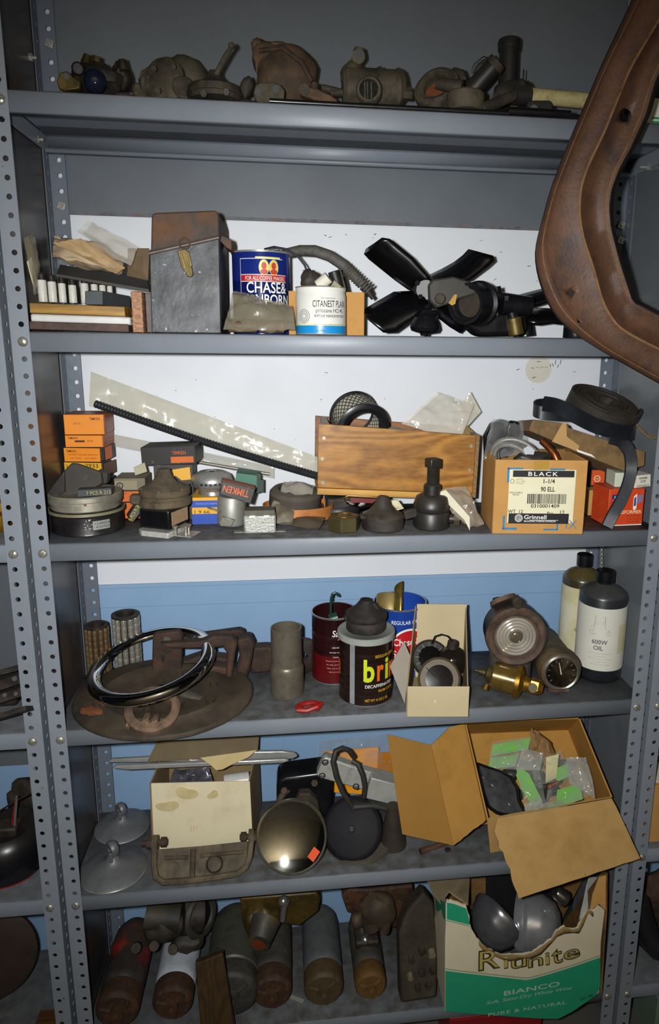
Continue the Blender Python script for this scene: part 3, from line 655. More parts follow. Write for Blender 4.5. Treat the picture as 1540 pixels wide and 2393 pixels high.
b = B().prism([(U(a_,c_,ly).x,U(a_,c_,ly).z) for a_, c_ in ((352,588),(354,503),(360,497),(503,491),(511,498),(513,552))], d+0.012, Mx.Translation((0,ly,0)))
b.w('lid', LID, t, bevel=0.003)
B().up([(500,553),(514,548),(541,560),(541,585),(528,578),(514,562)], y+0.03, 0.06).w('torn_skirt', LID, t, bevel=0.001)
cl_ = B().up([(414,586),(432,581),(440,586),(452,640),(448,648),(438,646),(424,625)], y-0.006, 0.005).w('clasp', BRASSD, t, bevel=0.001)
for pp_ in ([(421,592),(425,591),(435,627),(431,629)],[(437,589),(441,588),(449,621),(445,624)]): B().up(pp_, y-0.008, 0.003).w('clasp_rib', mt(['#5a4a22','#8a6f30'],rough=0.5,metal=0.4,sc=60), cl_, bevel=0.0006)
B().utor((431,569,ly-0.003), 12, 2.2, (0,-1,0)).w('hasp', LID, t)
# blue coffee can
def can_body(b, r, h, ribs=(), rim=0.0022, depth=0.0009, top_open=False):
    pr = [(0,0.002),(r-0.003,0.002),(r-0.001,0.0),(r+0.0004,0.001),(r+0.0004,0.003),(r-0.0004,0.0042)]
    for z in ribs: pr += [(r-0.0004,z-0.003),(r-0.0004-depth,z-0.001),(r-0.0004-depth,z+0.001),(r-0.0004,z+0.003)]
    pr += [(r-0.0004,h-0.0042),(r+0.0004,h-0.003),(r+0.0004,h-0.001),(r-0.0006,h)]
    if top_open: pr += [(r-0.002,h-0.0005),(r-0.0024,h-0.004),(r-0.0024,0.004),(0,0.004)]
    else: pr += [(r-0.003,h-0.001),(r-0.0035,h-0.004),(0,h-0.004)]
    return b.lathe(pr, 56)
y = 0.135
q0, q1 = U(544,690,y), U(679,690,y); r = (q1.x-q0.x)/2; h = U(610,592,y).z-Z2
t = thing('coffee_can', 'dark blue coffee can with a red banner and big white lettering', 'can', ((q0.x+q1.x)/2, y, Z2))
NAVY = mt(['#16246a','#1a2b78'],rough=0.22,sc=20)
can_body(B(), r, h, [h*0.56, h*0.62, h*0.22], top_open=True).build('can', NAVY, t)
B().ring(r+0.0009, r-0.0012, 0.003, (0,0,h-0.0028), n=56).build('rim', ZINC, t)
zl = lambda py: U(610,py,y).z-Z2
hp = rad(80)
pa = lambda x0, x1, z0, z1, mat, nm: patch(B(), r, x0/r, x1/r, z0, z1).build(nm, mat, t)
pa(-0.035,0.048,zl(662),zl(648),REDI,'banner')
pa(-0.036,0.048,zl(648),zl(646.5),WHITEI,'banner_line'); pa(-0.036,0.048,zl(663.5),zl(662),WHITEI,'banner_line')
pa(-0.036,-0.0352,zl(690),zl(612),WHITEI,'frame_line'); pa(-0.036,0.04,zl(612),zl(610.6),WHITEI,'frame_line')
pa(-0.008,0.035,zl(611),zl(607),mt('#d9cf73',rough=0.4,rv=0),'gold_bar')
for sx in (0.006, 0.0225):
    b = B(); n = 20; vs = [(0,0,0)]
    for kx, mat, nm, lf in ((1.0,mt('#d8c66a',rough=0.4,rv=0),'medallion',0.0004),):
        zc = zl(631)
        pts = [(sx+0.0085*cos(2*pi*i/n), zc+0.0125*sin(2*pi*i/n)) for i in range(n)]
        vs = [((r+lf)*sin(sx/r), -(r+lf)*cos(sx/r), zc)]+[((r+lf)*sin(x/r), -(r+lf)*cos(x/r), z) for x, z in pts]
        med = b.add(vs, [(0,1+i,1+(i+1)%n) for i in range(n)]).build(nm, mat, t)
    b = B()
    for ox, oz, rx, rz in ((0,0.0025,0.0042,0.0058),(0,-0.0068,0.0062,0.0042)):
        pts = [(sx+ox+rx*cos(2*pi*i/n), zc+oz+rz*sin(2*pi*i/n)) for i in range(n)]; lf = 0.0006
        b.add([((r+lf)*sin(sx/r), -(r+lf)*cos(sx/r), zc+oz)]+[((r+lf)*sin(x/r), -(r+lf)*cos(x/r), z) for x, z in pts], [(0,1+i,1+(i+1)%n) for i in range(n)])
    b.build('portrait', mt('#b8402a',rough=0.5,rv=0), med)
text('FOR ALL COFFEE MAKERS', t, WHITEI, (0.009,0,zl(660)), 0.0068, bend=r, width=0.070)
text('CHASE&', t, WHITEI, (0.012,0,zl(688)), 0.0175, bend=r, width=0.072, bold=0.012)
text('SANBORN', t, WHITEI, (0.012,0,zl(714)), 0.0165, bend=r, width=0.082, bold=0.012)
# open carton behind the white can
y = 0.10
t = thing_at('cardboard_carton', 'small open brown carton standing behind the white and blue can', 'box', 765, 780, y, 1)
xl, xr = U(677,730,y).x, U(849,730,y).x; hz = U(765,682,y).z
pb = B(); d = 0.10
pb.box(((xl+xr)/2, y, (Z2+hz)/2), (xr-xl, 0.003, hz-Z2)).w('panel', CARD, t)
B().box(((xl+xr)/2, y+d, (Z2+hz)/2), (xr-xl, 0.003, hz-Z2)).w('panel', CARDD, t)
for x, nm in ((xl,'side_panel'),(xr,'side_panel')): B().box((x, y+d/2, (Z2+hz)/2), (0.003, d, hz-Z2)).w(nm, CARD, t)
B().box(((xl+xr)/2, y+d/2, Z2+0.0015), (xr-xl, d, 0.003)).w('bottom', CARDD, t)
# hoses arching out of the carton
y = 0.14
t = thing_at('rubber_hose', 'grey-black ribbed hose arching from the blue can over the brown carton', 'hose', 760, 640, y)
HOSE = mt(['#3c3a35','#524f47','#2f2d2a'],rough=0.7,sc=60,bump=0.3)
B().ut([(640,606,y),(668,592,y-0.01),(700,585,y-0.02),(735,586,y-0.025),(770,598,y-0.03),(800,618,y-0.03),(825,642,y-0.03),(845,664,y-0.03)], [9,11,12,13,13,13,12,11], n=10).w('hose', HOSE, t)
b = B()
for i in range(12):
    f = i/11; b.utor((806+f*56, 624+f*52, y-0.03), 13, 2.2, (0.72,0,-0.7), n=16, m=6)
b.w('wire_wrap', HOSE, t)
B().uc((850,668,y-0.03), (866,690,y-0.03), 12, 8).uc((864,688,y-0.03), (872,698,y-0.03), 5).uc((800,648,y-0.03), (812,690,y-0.03), 7, 5).w('hose_end', IRON, t)
t = thing_at('cable', 'dark blue cable loop rising out of the blue coffee can', 'cable', 650, 590, 0.13)
B().ut([(616,604,0.13),(619,582,0.125),(640,577,0.12),(668,582,0.115),(695,598,0.11),(712,620,0.11),(721,645,0.11)], 2.6, n=7).ut([(622,600,0.13),(632,588,0.13),(652,586,0.13),(668,596,0.13)], 3, n=7).w('cable', mt(['#15172a','#20233a'],rough=0.4), t)
# plastic bag with two brown rollers
y = 0.03
t = thing_at('plastic_bag', 'dusty plastic bag slumped against the foot of the blue coffee can', 'bag', 600, 740, y, 1)
zb_ = Z2+0.002
B().bag((U(522,770,y).x,y,Z2+0.004), (U(690,770,y).x,y,Z2+0.004), U(684,718,y+0.045), U(545,683,y+0.05), bulge=0.016, amp=0.008, sc=26, seed=5, n=20).w('bag', film('#8f8773',0.52,0.16), t)
for a_, c_, sd in ((532,600,1),(606,664,2)):
    B().cyl((U(a_,760,y).x,y+0.016,Z2+0.0125), (U(c_,760,y).x,y+0.016,Z2+0.0125), 0.0105, n=20, ch=0.001).w('roller', mt(['#4f3b28','#6a5138'],rough=0.6,sc=40), t)
# white and blue can
y = 0.068
q0, q1 = U(691,720,y), U(808,720,y); r = (q1.x-q0.x)/2; h = U(750,672,y).z-Z2
t = thing('medicine_can', 'white can with black lettering and a blue band at the foot', 'can', ((q0.x+q1.x)/2, y, Z2))
CW = mt(['#e2e1da','#d6d4ca'],rough=0.3,sc=30)
b = B(); b.lathe([(0,0),(r-0.002,0),(r,0.001),(r,h-0.014),(r-0.0015,h-0.010),(r-0.0015,h-0.008),(r,h-0.005),(r-0.0005,h-0.001),(r-0.002,h-0.001),(r-0.0025,h-0.006),(0,h-0.006)], 56).build('can', CW, t)
B().tor(r-0.0006, 0.0011, (0,0,h-0.0008), n=56, m=8).build('rim', ZINC, t)
B().tor(r-0.0004, 0.001, (0,0,0.001), n=56, m=8).build('foot_rim', ZINC, t)
B().ring(r+0.0002, r-0.001, 0.0125, (0,0,0.002), n=56).build('blue_band', mt('#1d86c4',rough=0.35), t)
B().ring(r+0.00025, r-0.001, 0.0025, (0,0,0.0147), n=56).build('cream_band', mt('#d9d3a0',rough=0.4), t)
zl = lambda py: U(750,py,y-r).z-Z2
text('NDC 0186-0520-04', t, BLACKI, (0.010,0,zl(698)), 0.0022, bend=r, width=0.024)
text("CITANEST PLAIN", t, BLACKI, (0.0145,0,zl(717)), 0.0105, bend=r, width=0.060, bold=0.006)
text("prilocaine HCl 4%", t, BLACKI, (0.0145,0,zl(730)), 0.0066, bend=r, width=0.049, bold=0.004)
text("without vasoconstrictor", t, BLACKI, (0.0145,0,zl(741)), 0.0058, bend=r, width=0.055, bold=0.004)
text("Sterile aqueous solution for dental use", t, BLACKI, (0.014,0,zl(759)), 0.0018, bend=r, width=0.055)
text("ASTRA", t, BLACKI, (-0.002,0,0.0045), 0.0035, bend=r, width=0.016)
for R_ in (0.0045,0.0075,0.0105):
    b = B(); n = 24; vs = []; sx = -0.0315
    for i in range(n):
        for rr in (R_-0.0004, R_+0.0004):
            x, z = sx+rr*cos(2*pi*i/n), zl(739)+rr*sin(2*pi*i/n); vs.append(((r+0.0004)*sin(x/r), -(r+0.0004)*cos(x/r), z))
    b.add(vs, [(2*i,2*((i+1)%n),2*((i+1)%n)+1,2*i+1) for i in range(n)]).build('ring_emblem', mt('#4a4d52',rough=0.5), t)
y2 = 0.062
t = thing_at('distributor_cap', 'dark lumpy cap sticking out of the white can', 'cap', 724, 660, y2); t.location.z = Z2+h-0.005
B().ub((724,655,y2), 23, 24, 20, nz=0.2, seed=3).w('cap', mt(['#2a2420','#3a322c'],rough=0.7,sc=40,bump=0.3), t)
B().uc((722,640,y2), (721,628,y2), 8, 5).w('neck', IRON, t)
t = thing_at('white_tube', 'short white tube leaning in the white can', 'tube', 762, 655, y2-0.01); t.location.z = Z2+h-0.005
B().uc((744,668,y2-0.01), (768,648,y2-0.015), 14, 14).w('tube', WHITEP, t)
t = thing_at('black_sleeve', 'short black sleeve leaning at the right of the white can', 'sleeve', 785, 645, y2+0.015); t.location.z = Z2+h-0.005
B().uc((790,668,y2+0.015), (780,634,y2+0.012), 13, 14).w('sleeve', BLACKD, t)
B().ut([(795,630,y2),(800,650,y2),(806,672,y2)], 3, n=6).w('strap', IRON, t)
t = thing_at('cork_chip', 'tan wedge-shaped chip at the rim of the white can', 'chip', 785, 662, y2-0.02); t.location.z = Z2+h-0.004
B().up([(772,671),(781,655),(796,668),(798,672)], y2-0.03, 0.012).w('chip', mt('#8d846c',rough=0.8), t)
# ------------------------------------------------------------------ black fan with water pump
y = 0.125
t = thing_at('engine_fan', 'black four-bladed engine fan standing on the second shelf', 'fan', 995, 780, y, 1)
def blade(pts, y0, y1, ax):
    """a sheet-metal blade: y0 along its leading edge, y1 along the trailing edge, given as two edges"""
    A, Bp = pts; b = B(); n = len(A); M_ = 6; vs = []
    for i in range(n):
        for j in range(M_+1):
            f = j/M_; px = A[i][0]+(Bp[i][0]-A[i][0])*f; py = A[i][1]+(Bp[i][1]-A[i][1])*f
            vs.append(U(px, py, y0+(y1-y0)*f-0.010*sin(pi*f)))
    fs = [(i*(M_+1)+j, i*(M_+1)+j+1, (i+1)*(M_+1)+j+1, (i+1)*(M_+1)+j) for i in range(n-1) for j in range(M_)]
    return b.add(vs, fs)
FAN = mt(['#060607','#0c0c0e'],rough=0.22,sc=30,rv=0.06)
def bl(A, Bp, y0, y1): blade((A, Bp), y0, y1, 0).w('blade', FAN, t, solid=0.0018)
bl([(856,588),(851,600),(862,612),(923,661),(954,683),(975,690)], [(893,562),(911,565),(930,580),(964,608),(1000,649),(1010,665)], y+0.012, y-0.028)
bl([(1095,589),(1081,604),(1060,620),(1033,635),(1004,649),(998,662)], [(1152,604),(1155,616),(1140,630),(1099,661),(1040,672),(1015,680)], y+0.03, y-0.006)
bl([(846,733),(880,712),(920,689),(958,687),(985,690)], [(858,752),(896,784),(923,783),(968,750),(1000,715)], y-0.004, y-0.040)
bl([(1010,690),(1040,705),(1080,735),(1105,755)], [(990,715),(1005,735),(1050,770),(1075,785)], y+0.045, y+0.03)
B().ub((995,685,y-0.005), 30, 30, 22, nz=0.15).uc((995,684,y-0.03), (995,684,y+0.03), 22).w('hub', BLACKD, t)
b = B()
for q in ((975,668),(1010,665),(982,700),(1012,698)): b.uc((q[0],q[1],y-0.028), (q[0],q[1],y-0.042), 6, n=6)
b.w('hub_bolt', mt('#191817',rough=0.85,spec=0.1), t)
zc = Z2
B().ul((994,748,y-0.01), [(0,36),(14,36),(18,20),(30,16),(33,8),(24,0),(30,-10),(34,-24),(30,-32),(10,-36),(8,-42),(0,-42)], (0.05,0,1), n=32).w('pulley', BLACKM, t)
y = 0.085
t = thing_at('water_pump', 'black water pump with a wide round inlet facing left, right of the fan', 'pump', 1140, 785, y, 1)
B().ul((1090,712,y-0.025), [(0,-16),(31,-14),(34,-2),(40,0),(40,5),(46,6),(47,-4),(47,-40),(42,-46),(52,-50),(52,-58),(40,-64),(0,-64)], (-0.72,-0.67,-0.05), n=40).w('inlet_barrel', BLACKM, t)
B().ul((1090,712,y-0.025), [(0,-15.5),(30,-13.5)], (-0.72,-0.67,-0.05), n=32).w('inlet_bore', mt(['#2a221c','#3a2f26'],rough=0.6,sc=60,bump=0.3), t)
B().up([(1068,735),(1095,765),(1120,788),(1230,786),(1236,765),(1225,715),(1180,700),(1140,690),(1115,670),(1085,672)], y+0.01, 0.05).w('casing', BLACKM, t, bevel=0.008, seg=3)
B().up([(1002,668),(1012,655),(1060,648),(1100,660),(1120,672),(1110,690),(1075,700),(1050,712),(1022,722),(1004,705)], y-0.028, 0.014).w('bracket', mt(['#2b2a26','#3d3a33'],rough=0.4,sc=40,dust=DUST,dk=0.5), t, bevel=0.003)
B().up([(1048,710),(1062,690),(1068,690),(1064,712),(1056,716)], y-0.0295, 0.002).w('bracket_window', mt('#a8822f',rough=0.6), t)
B().uc((1028,700,y-0.03), (1028,700,y-0.05), 12, n=18, ch=2).w('bracket_bolt', CASTD, t)
B().uc((1170,712,y), (1240,718,y), 26, 22, n=20).uc((1196,735,y-0.02), (1203,760,y-0.024), 14).w('outlet_pipe', BLACKM, t)
B().uc((1200,745,y-0.028), (1207,786,y-0.03), 17, 18, n=20, ch=2).w('grease_cup', BRASSD, t)
B().uc((1160,690,y), (1158,672,y), 12, n=6).uc((1185,705,y-0.02), (1186,694,y-0.02), 9, n=6).w('casing_bolt', BLACKM, t)
y = 0.15
t = thing_at('engine_fan', 'second black fan partly hidden behind the rusty curved panel', 'fan', 1250, 770, y, 1)
blade(([(1196,702),(1210,690),(1264,676),(1320,660)],[(1210,722),(1232,722),(1280,708),(1330,700)]), y+0.01, y-0.02, 0).w('blade', FAN, t, solid=0.0018)
blade(([(1226,724),(1262,720),(1295,722),(1330,730)],[(1232,758),(1260,760),(1288,756),(1335,762)]), y+0.01, y-0.02, 0).w('blade', FAN, t, solid=0.0018)
B().uc((1215,720,y-0.02), (1215,720,y+0.02), 24).uc((1225,735,y), (1228,785,y), 16, 20).w('hub', BLACKM, t)
B().uc((1340,745,y), (1340,788,y), 20, 24).w('foot', BLACKM, t)
y = 0.05
t = thing_at('dark_cylinder', 'black cylinder standing at the right end of the second shelf beside the rusty panel', 'cylinder', 1338, 786, y, 1)
zt_ = U(1338,765,y).z
B().lathe([(0,0),(0.020,0),(0.021,0.004),(0.021,zt_-Z2),(0.016,zt_-Z2+0.003),(0,zt_-Z2+0.003)], 24, (U(1345,780,y).x, y, Z2)).w('cylinder', BLACKM, t)
# ------------------------------------------------------------------ rusty curved panel hanging in the foreground
def resamp(P, n):
    P = [V((a, b, 0)) for a, b in P]; L = [0]
    for i in range(1, len(P)): L.append(L[-1]+(P[i]-P[i-1]).length)
    out = []
    for i in range(n):
        s_ = L[-1]*i/(n-1); j = max(k for k in range(len(L)) if L[k] <= s_+1e-9); j = min(j, len(P)-2)
        f = (s_-L[j])/(L[j+1]-L[j]); out.append(P[j].lerp(P[j+1], f))
    return out
def smooth(P, it=2):
    for _ in range(it): P = [P[0]]+[(P[i-1]+P[i]*2+P[i+1])/4 for i in range(1, len(P)-1)]+[P[-1]]
    return P
cc = lambda L: [(1200+a/2.659, b/2.659) for a, b in L]
N_ = 70
OUT = smooth(resamp(cc([(860,-300),(740,0),(560,380),(440,660),(330,920),(230,1180),(160,1440),(130,1570),(150,1720),(210,1880),(270,1980),(420,2100),(600,2210),(904,2380),(1300,2600)]), N_))
INN = resamp(cc([(1300,-300),(1130,0),(904,500),(850,700),(760,900),(680,1040),(630,1160),(612,1270),(620,1400),(660,1560),(720,1760),(745,1858),(800,1885),(904,1940),(1300,2120)]), N_)
CRE = smooth(resamp(cc([(1100,-300),(980,0),(880,160),(720,430),(560,830),(470,1010),(415,1160),(405,1330),(430,1480),(500,1680),(550,1880),(640,2030),(800,2120),(904,2170),(1300,2360)]), N_))
yp = -0.10
rows = []
for i in range(N_):
    o, c, n_ = OUT[i], CRE[i], INN[i]
    sec = [(o, 0.022), (o.lerp(c, 0.05), 0.006), (o.lerp(c, 0.16), 0.0), (o.lerp(c, 0.22), -0.004), (o.lerp(c, 0.30), -0.001), (o.lerp(c, 0.62), -0.003), (o.lerp(c, 0.88), -0.006), (c, -0.010), (c.lerp(n_, 0.12), -0.004), (c.lerp(n_, 0.3), 0.004), (c.lerp(n_, 0.6), 0.004), (c.lerp(n_, 0.78), -0.004), (c.lerp(n_, 0.88), -0.005), (n_, 0.012)]
    rows.append([U(p.x, p.y, yp+dy) for p, dy in sec])
t = thing('fender_panel', 'large rusty curved sheet-metal panel hanging in front of the right end of the upper shelves', 'panel', U(1400, 880, yp))
b = B(); m__ = len(rows[0])
b.add([p for r_ in rows for p in r_], [(i*m__+j, i*m__+j+1, (i+1)*m__+j+1, (i+1)*m__+j) for i in range(N_-1) for j in range(m__-1)])
PRUST = mt(['#2e201a','#472f22','#5a3b27','#3c2c28','#523521'],rough=0.6,sc=11,grime=0.35,bump=0.35,bsc=220,rv=0.12,contrast=0.28,detail=9)
pan = b.w('panel', PRUST, t, solid=0.0022, angle=60)
bm_ = B(); q = U(1463, 268, yp); bm_.cyl(q+V((0,-0.05,0)), q+V((0,0.05,0)), 0.0095, n=16);
q = U(1333, 685, yp); bm_.box(q, (0.0095,0.1,0.0095), (0,38,0)); q = U(1350,752,yp); bm_.cyl(q+V((0,-0.05,0)), q+V((0,0.05,0)), 0.002, n=8)
cut = bm_.build('cutter', PRUST); bpy.context.view_layer.update(); bo = pan.modifiers.new('holes', 'BOOLEAN'); bo.operation = 'DIFFERENCE'; bo.object = cut; bo.solver = 'EXACT'
dg = bpy.context.evaluated_depsgraph_get(); dg.update(); me = bpy.data.meshes.new_from_object(pan.evaluated_get(dg))
pan.modifiers.clear(); pan.data = me; bpy.data.objects.remove(cut)
WORN = mt(['#5d422b','#7a5a3a','#4f3726'],rough=0.6,sc=40,bump=0.3,bsc=200)
for j, rr, i0, i1 in ((2,0.0013,4,N_-4),(7,0.0022,4,N_-4),(11,0.0014,8,N_-16)):
    B().tube([rows[i][j]+V((0,-0.0006,0)) for i in range(i0, i1)], rr, 6).w('pressed_ridge', WORN, t)
# ================================================================== third shelf
K = 2; Z = top(2)
def stand(l, r, base, k, tp=None):
    """round thing whose foot's near edge is at photo height base: centre x, y, z, radius, height"""
    yf = G((l+r)/2, base, top(k)).y; rr = 0.03; pm = base if tp is None else (base+tp)/2
    for _ in range(4):
        yc = yf+rr; rr = (U(r, pm, yc).x-U(l, pm, yc).x)/2
    x = (U(l, pm, yc).x+U(r, pm, yc).x)/2
    return x, yc, top(k), rr, (U((l+r)/2, tp, yc-rr).z-top(k) if tp is not None else 0)
def carton(name, label, cat, l, r, tp, b, y, d, mat, rz=0, roll=0, k=None, pitch=0, group=None, part='carton', bevel=0.0008, zbase=None):
    """box whose near face spans the photo box l..r, tp..b at depth y; origin at the middle of that face's lower edge"""
    a, c = U(l, b, y), U(r, b, y); q = U((l+r)/2, b, y); z0 = top(k) if k is not None else (zbase if zbase is not None else q.z)
    w = (c-a).length/max(0.5, cos(rad(rz))); h = U((l+r)/2, tp, y).z-z0
    t = thing(name, label, cat, (q.x, y, z0), (pitch, roll, rz), group)
    B().box((0, d/2, h/2), (w, d, h)).build(part, mat, t, bevel=bevel)
    return t, w, h
def lab(t, x0, x1, z0, z1, mat, name='label', y=0.0, th=0.0004):
    return B().box(((x0+x1)/2, y-th/2-0.0001, (z0+z1)/2), (x1-x0, th, z1-z0)).build(name, mat, t)
OR = mt(['#e58c1e','#de8420','#d27c1c'], rough=0.5, sc=25); ORD = mt(['#cc661e','#b8561a'], rough=0.5, sc=25)
YEL = mt(['#d9a21c','#cf9a22'], rough=0.5, sc=25); DKB = mt(['#1d1a18','#2b2622'], rough=0.5, sc=30, dust='#4a4032', dk=0.6, specks='#5a4a3a', spk=0.66)
y = 0.168
st = [(151,247,968,1015,0,'top box of the orange bearing box stack, with a dark lid'),
      (153,245,1017,1043,-2,'second box from the top of the orange bearing box stack'),
      (149,241,1046,1078,-8,'third box from the top of the orange stack, with a rounded dark end'),
      (150,244,1080,1116,-10,'yellow-labelled bearing box in the orange stack, fourth from the top'),
      (156,258,1118,1164,-8,'dark bearing box under the yellow-labelled one in the orange stack')]
zb_ = [U(200,b_,y).z for _,_,_,b_,_,_ in st]
zt_ = [U(200,t_,y).z for _,_,t_,_,_,_ in st]
SB = mt(['#7a3a16','#8e4519','#6a3114'], rough=0.45, sc=25)
for i, (l,r,t_,b_,rz,lb) in enumerate(st):
    z0 = zt_[i+1]+0.0006 if i+1 < len(st) else Z
    t, w, h = carton('bearing_box', lb, 'box', l, r, t_, b_, y, 0.064 if i < 3 else 0.036, DKB if i >= 2 else SB, rz=rz, zbase=z0, group='stack of bearing boxes')
    if i == 0:
        lab(t,-w/2+0.001,w/2-0.002,0.001,h-0.001,OR); text('TIMKEN',t,BLACKI,(w*0.26,-0.0006,h*0.72),0.0045,width=0.018,bold=0.01); text('09074',t,mt('#8a4a12',rough=0.6,rv=0),(-w*0.18,-0.0006,h*0.5),0.0036)
    elif i == 1:
        lab(t,-w/2+0.0005,w/2-0.003,0.0005,h-0.0005,OR); text('TIMKEN',t,BLACKI,(-w*0.3,-0.0006,h*0.68),0.004,width=0.017,bold=0.01)
        text('1975',t,mt('#6a3a12',rough=0.6,rv=0),(w*0.14,-0.0006,h*0.42),0.0042,shear=0.2); lab(t,-w*0.25,w*0.0,h*0.42,h*0.58,mt('#4a2410',rough=0.6),'pen_mark',y=-0.0005)
    elif i == 2:
        lab(t,-w/2+0.0005,w/2-0.003,0.0005,h-0.001,OR); text('TIMKEN',t,BLACKI,(-w*0.3,-0.0006,h*0.66),0.0045,width=0.018,bold=0.01)
        text('TAPERED ROLLER BEARING',t,mt('#8a2a12',rough=0.6,rv=0),(0,-0.0006,h*0.45),0.003,width=w*0.8); text('42/350   42/584',t,mt('#8a2a12',rough=0.6,rv=0),(0,-0.0006,h*0.2),0.003,width=w*0.7)
        B().lathe([(h/2,0),(h/2,0.064)],20,(w/2-0.001,0,h/2),(0,1,0),arc=(0,pi)).build('rounded_end', DKB, t) if False else None
        B().box((w/2+0.0006,0.030,h/2),(0.0006,0.03,h*0.9)).build('side_label', ORD, t)
    elif i == 3:
        lab(t,-w/2+0.0005,w/2-0.002,h*0.1,h-0.001,YEL); text('2',t,BLACKI,(-w*0.42,-0.0006,h*0.62),0.006,bold=0.01); text('2933',t,BLACKI,(w*0.22,-0.0006,h*0.66),0.0075,width=0.024,bold=0.004)
        B().box((w/2+0.0006,0.03,h/2),(0.0006,0.05,h*0.8)).build('side_label', mt(['#6a4a32','#5a3c2c'],rough=0.6), t)
    else:
        lab(t,w*0.3,w/2,0.002,h*0.5,ORD); 
# stacked round tins
x, yc, z, r, _ = stand(124, 294, 1257, 2)
h1 = U(205,1203,yc-r).z-Z; h2 = U(205,1166,yc-r).z-Z
t = thing('black_tin', 'flat black round tin at the bottom left, under the silver tin', 'tin', (x, yc, Z))
BT = mt(['#131214','#1c1a1b','#2a2620'],rough=0.35,sc=30,bump=0.2,bsc=100)
B().lathe([(0,0),(r-0.004,0),(r-0.001,0.002),(r-0.002,0.006),(r-0.002,h1-0.008),(r,h1-0.006),(r+0.001,h1-0.002),(r-0.001,h1),(0,h1)],56).build('tin', BT, t)
B().ring(r+0.0014, r-0.001, 0.0045, (0,0,h1-0.0047), n=56).build('lid_rim', mt(['#7a7258','#8d866a'],rough=0.5,metal=0.3,sc=40), t)
b = B(); patch(b, r-0.002, rad(22), rad(50), h1*0.28, h1*0.66); b.build('label', mt('#8d8d88',rough=0.5), t)
text('1238024', t, BLACKI, (r*rad(36),0,h1*0.5), 0.004, bend=r-0.0017, width=0.024); text('420763', t, BLACKI, (r*rad(36),0,h1*0.35), 0.004, bend=r-0.0017, width=0.022)
b = B(); random.seed(3)
for i in range(12): a_ = rad(random.uniform(5,22)); z_ = h1*random.uniform(0.3,0.75); patch(b, r-0.002, a_, a_+rad(random.uniform(0.6,2)), z_, z_+random.uniform(0.0008,0.0025), n=2)
b.build('paint_spatter', mt('#b9b49a',rough=0.6), t)
t = thing('silver_tin', 'flat silver round tin with ridged lid sitting on the black tin', 'tin', (x-0.001, yc, Z+h1+0.0006)); hh = h2-h1
TN = mt(['#8b8674','#a5a08e','#76705e'],rough=0.42,metal=0.55,sc=30,dust='#5c584c',dk=0.75)
B().lathe([(0,0),(r-0.006,0),(r-0.004,0.002),(r-0.004,hh*0.42),(r-0.001,hh*0.45),(r-0.001,hh*0.62),(r-0.002,hh*0.64),(r-0.001,hh*0.66),(r-0.001,hh-0.002),(r-0.003,hh),(r-0.006,hh-0.001),(0,hh-0.002)],56).build('tin', TN, t)
b = B(); patch(b, r-0.0008, rad(12), rad(16), hh*0.5, hh*0.62, n=3); b.build('red_stamp', mt('#6b2430',rough=0.6), t)
zt2 = Z+h2+0.0002
t = thing('bracket', 'dark greasy folded bracket lying on top of the silver tin', 'bracket', (x-0.012, yc-0.01, zt2))
b = B(); yy = yc-0.02
b.up([(112,1150),(150,1100),(166,1083),(180,1084),(236,1104),(240,1130),(196,1155),(150,1160),(122,1162)], yy, 0.008)
b.w('plate', mt(['#2a2622','#3a342d'],rough=0.55,sc=40,dust=DUST,dk=0.4), t, bevel=0.002)
B().uc((200,1116,yy-0.001), (200,1116,yy-0.005), 8, n=8).w('rivet', IRON, t)
for pp_ in (([(112,1150),(150,1100),(152,1150),(130,1162)], yy-0.006, 0.006),([(228,1100),(252,1108),(250,1130),(236,1132)], yy+0.01, 0.02)): B().up(*pp_).w('ear', mt(['#1e1b18','#2d2823'],rough=0.5,sc=40), t, bevel=0.001)
yy = yc-0.042
t, w, h = carton('magnet_block', 'small dark block with yellow stencilled text on top of the silver tin', 'block', 183, 262, 1143, 1170, yy, 0.022, mt(['#33373a','#41464a'],rough=0.6,sc=50,dust=DUST,dk=0.5), rz=3, zbase=zt2+0.0003, roll=-2)
text('7 PCS R 215', t, mt('#a89a3a',rough=0.7,rv=0), (w*0.12,-0.0001,h*0.22), 0.0062, width=w*0.72)
# boxes and blocks behind the regulator
y = 0.15
z1 = U(300,1206,y).z
t, w, h = carton('bearing_box', 'orange bearing box lying low between the tins and the black regulator', 'box', 272, 330, 1174, 1210, y, 0.07, DKB, k=2); zA = Z+h+0.0006
lab(t,-w/2+0.001,w/2-0.001,0.001,h-0.001,ORD); ZB = U(300,1148,y).z
t, w, h = carton('bearing_box', 'orange box with dark print under the grey-brown flat box', 'box', 272, 330, 1147, 1174, y, 0.07, DKB, zbase=zA)
lab(t,-w/2+0.001,w/2-0.001,0.001,h-0.001,ORD); text('TIMKEN',t,mt('#7a2a10',rough=0.6,rv=0),(-w*0.25,-0.0006,h*0.7),0.0035); text('6',t,BLACKI,(w*0.05,-0.0006,h*0.45),0.003); text('JAPAN',t,BLACKI,(w*0.12,-0.0006,h*0.15),0.0028)
zA += h+0.0006
t, w, h = carton('parts_box', 'flat grey-brown box with a round printed mark behind the regulator', 'box', 268, 340, 1118, 1146, y, 0.06, mt(['#6a6150','#7a705c'],rough=0.7,sc=30,dust='#6a6250',dk=0.5), zbase=zA)
lab(t,-w/2+0.001,w/2-0.014,0.002,h-0.004,mt('#8a7f64',rough=0.7)); b = B().ring(0.006,0.0042,0.0005,(-w*0.32,-0.0004,h*0.42),(0,-1,0),n=24); b.build('round_mark', BLACKI, t)
text('E', t, BLACKI, (-w*0.32,-0.0007,h*0.3), 0.005, bold=0.01)
zA += h
y = 0.10
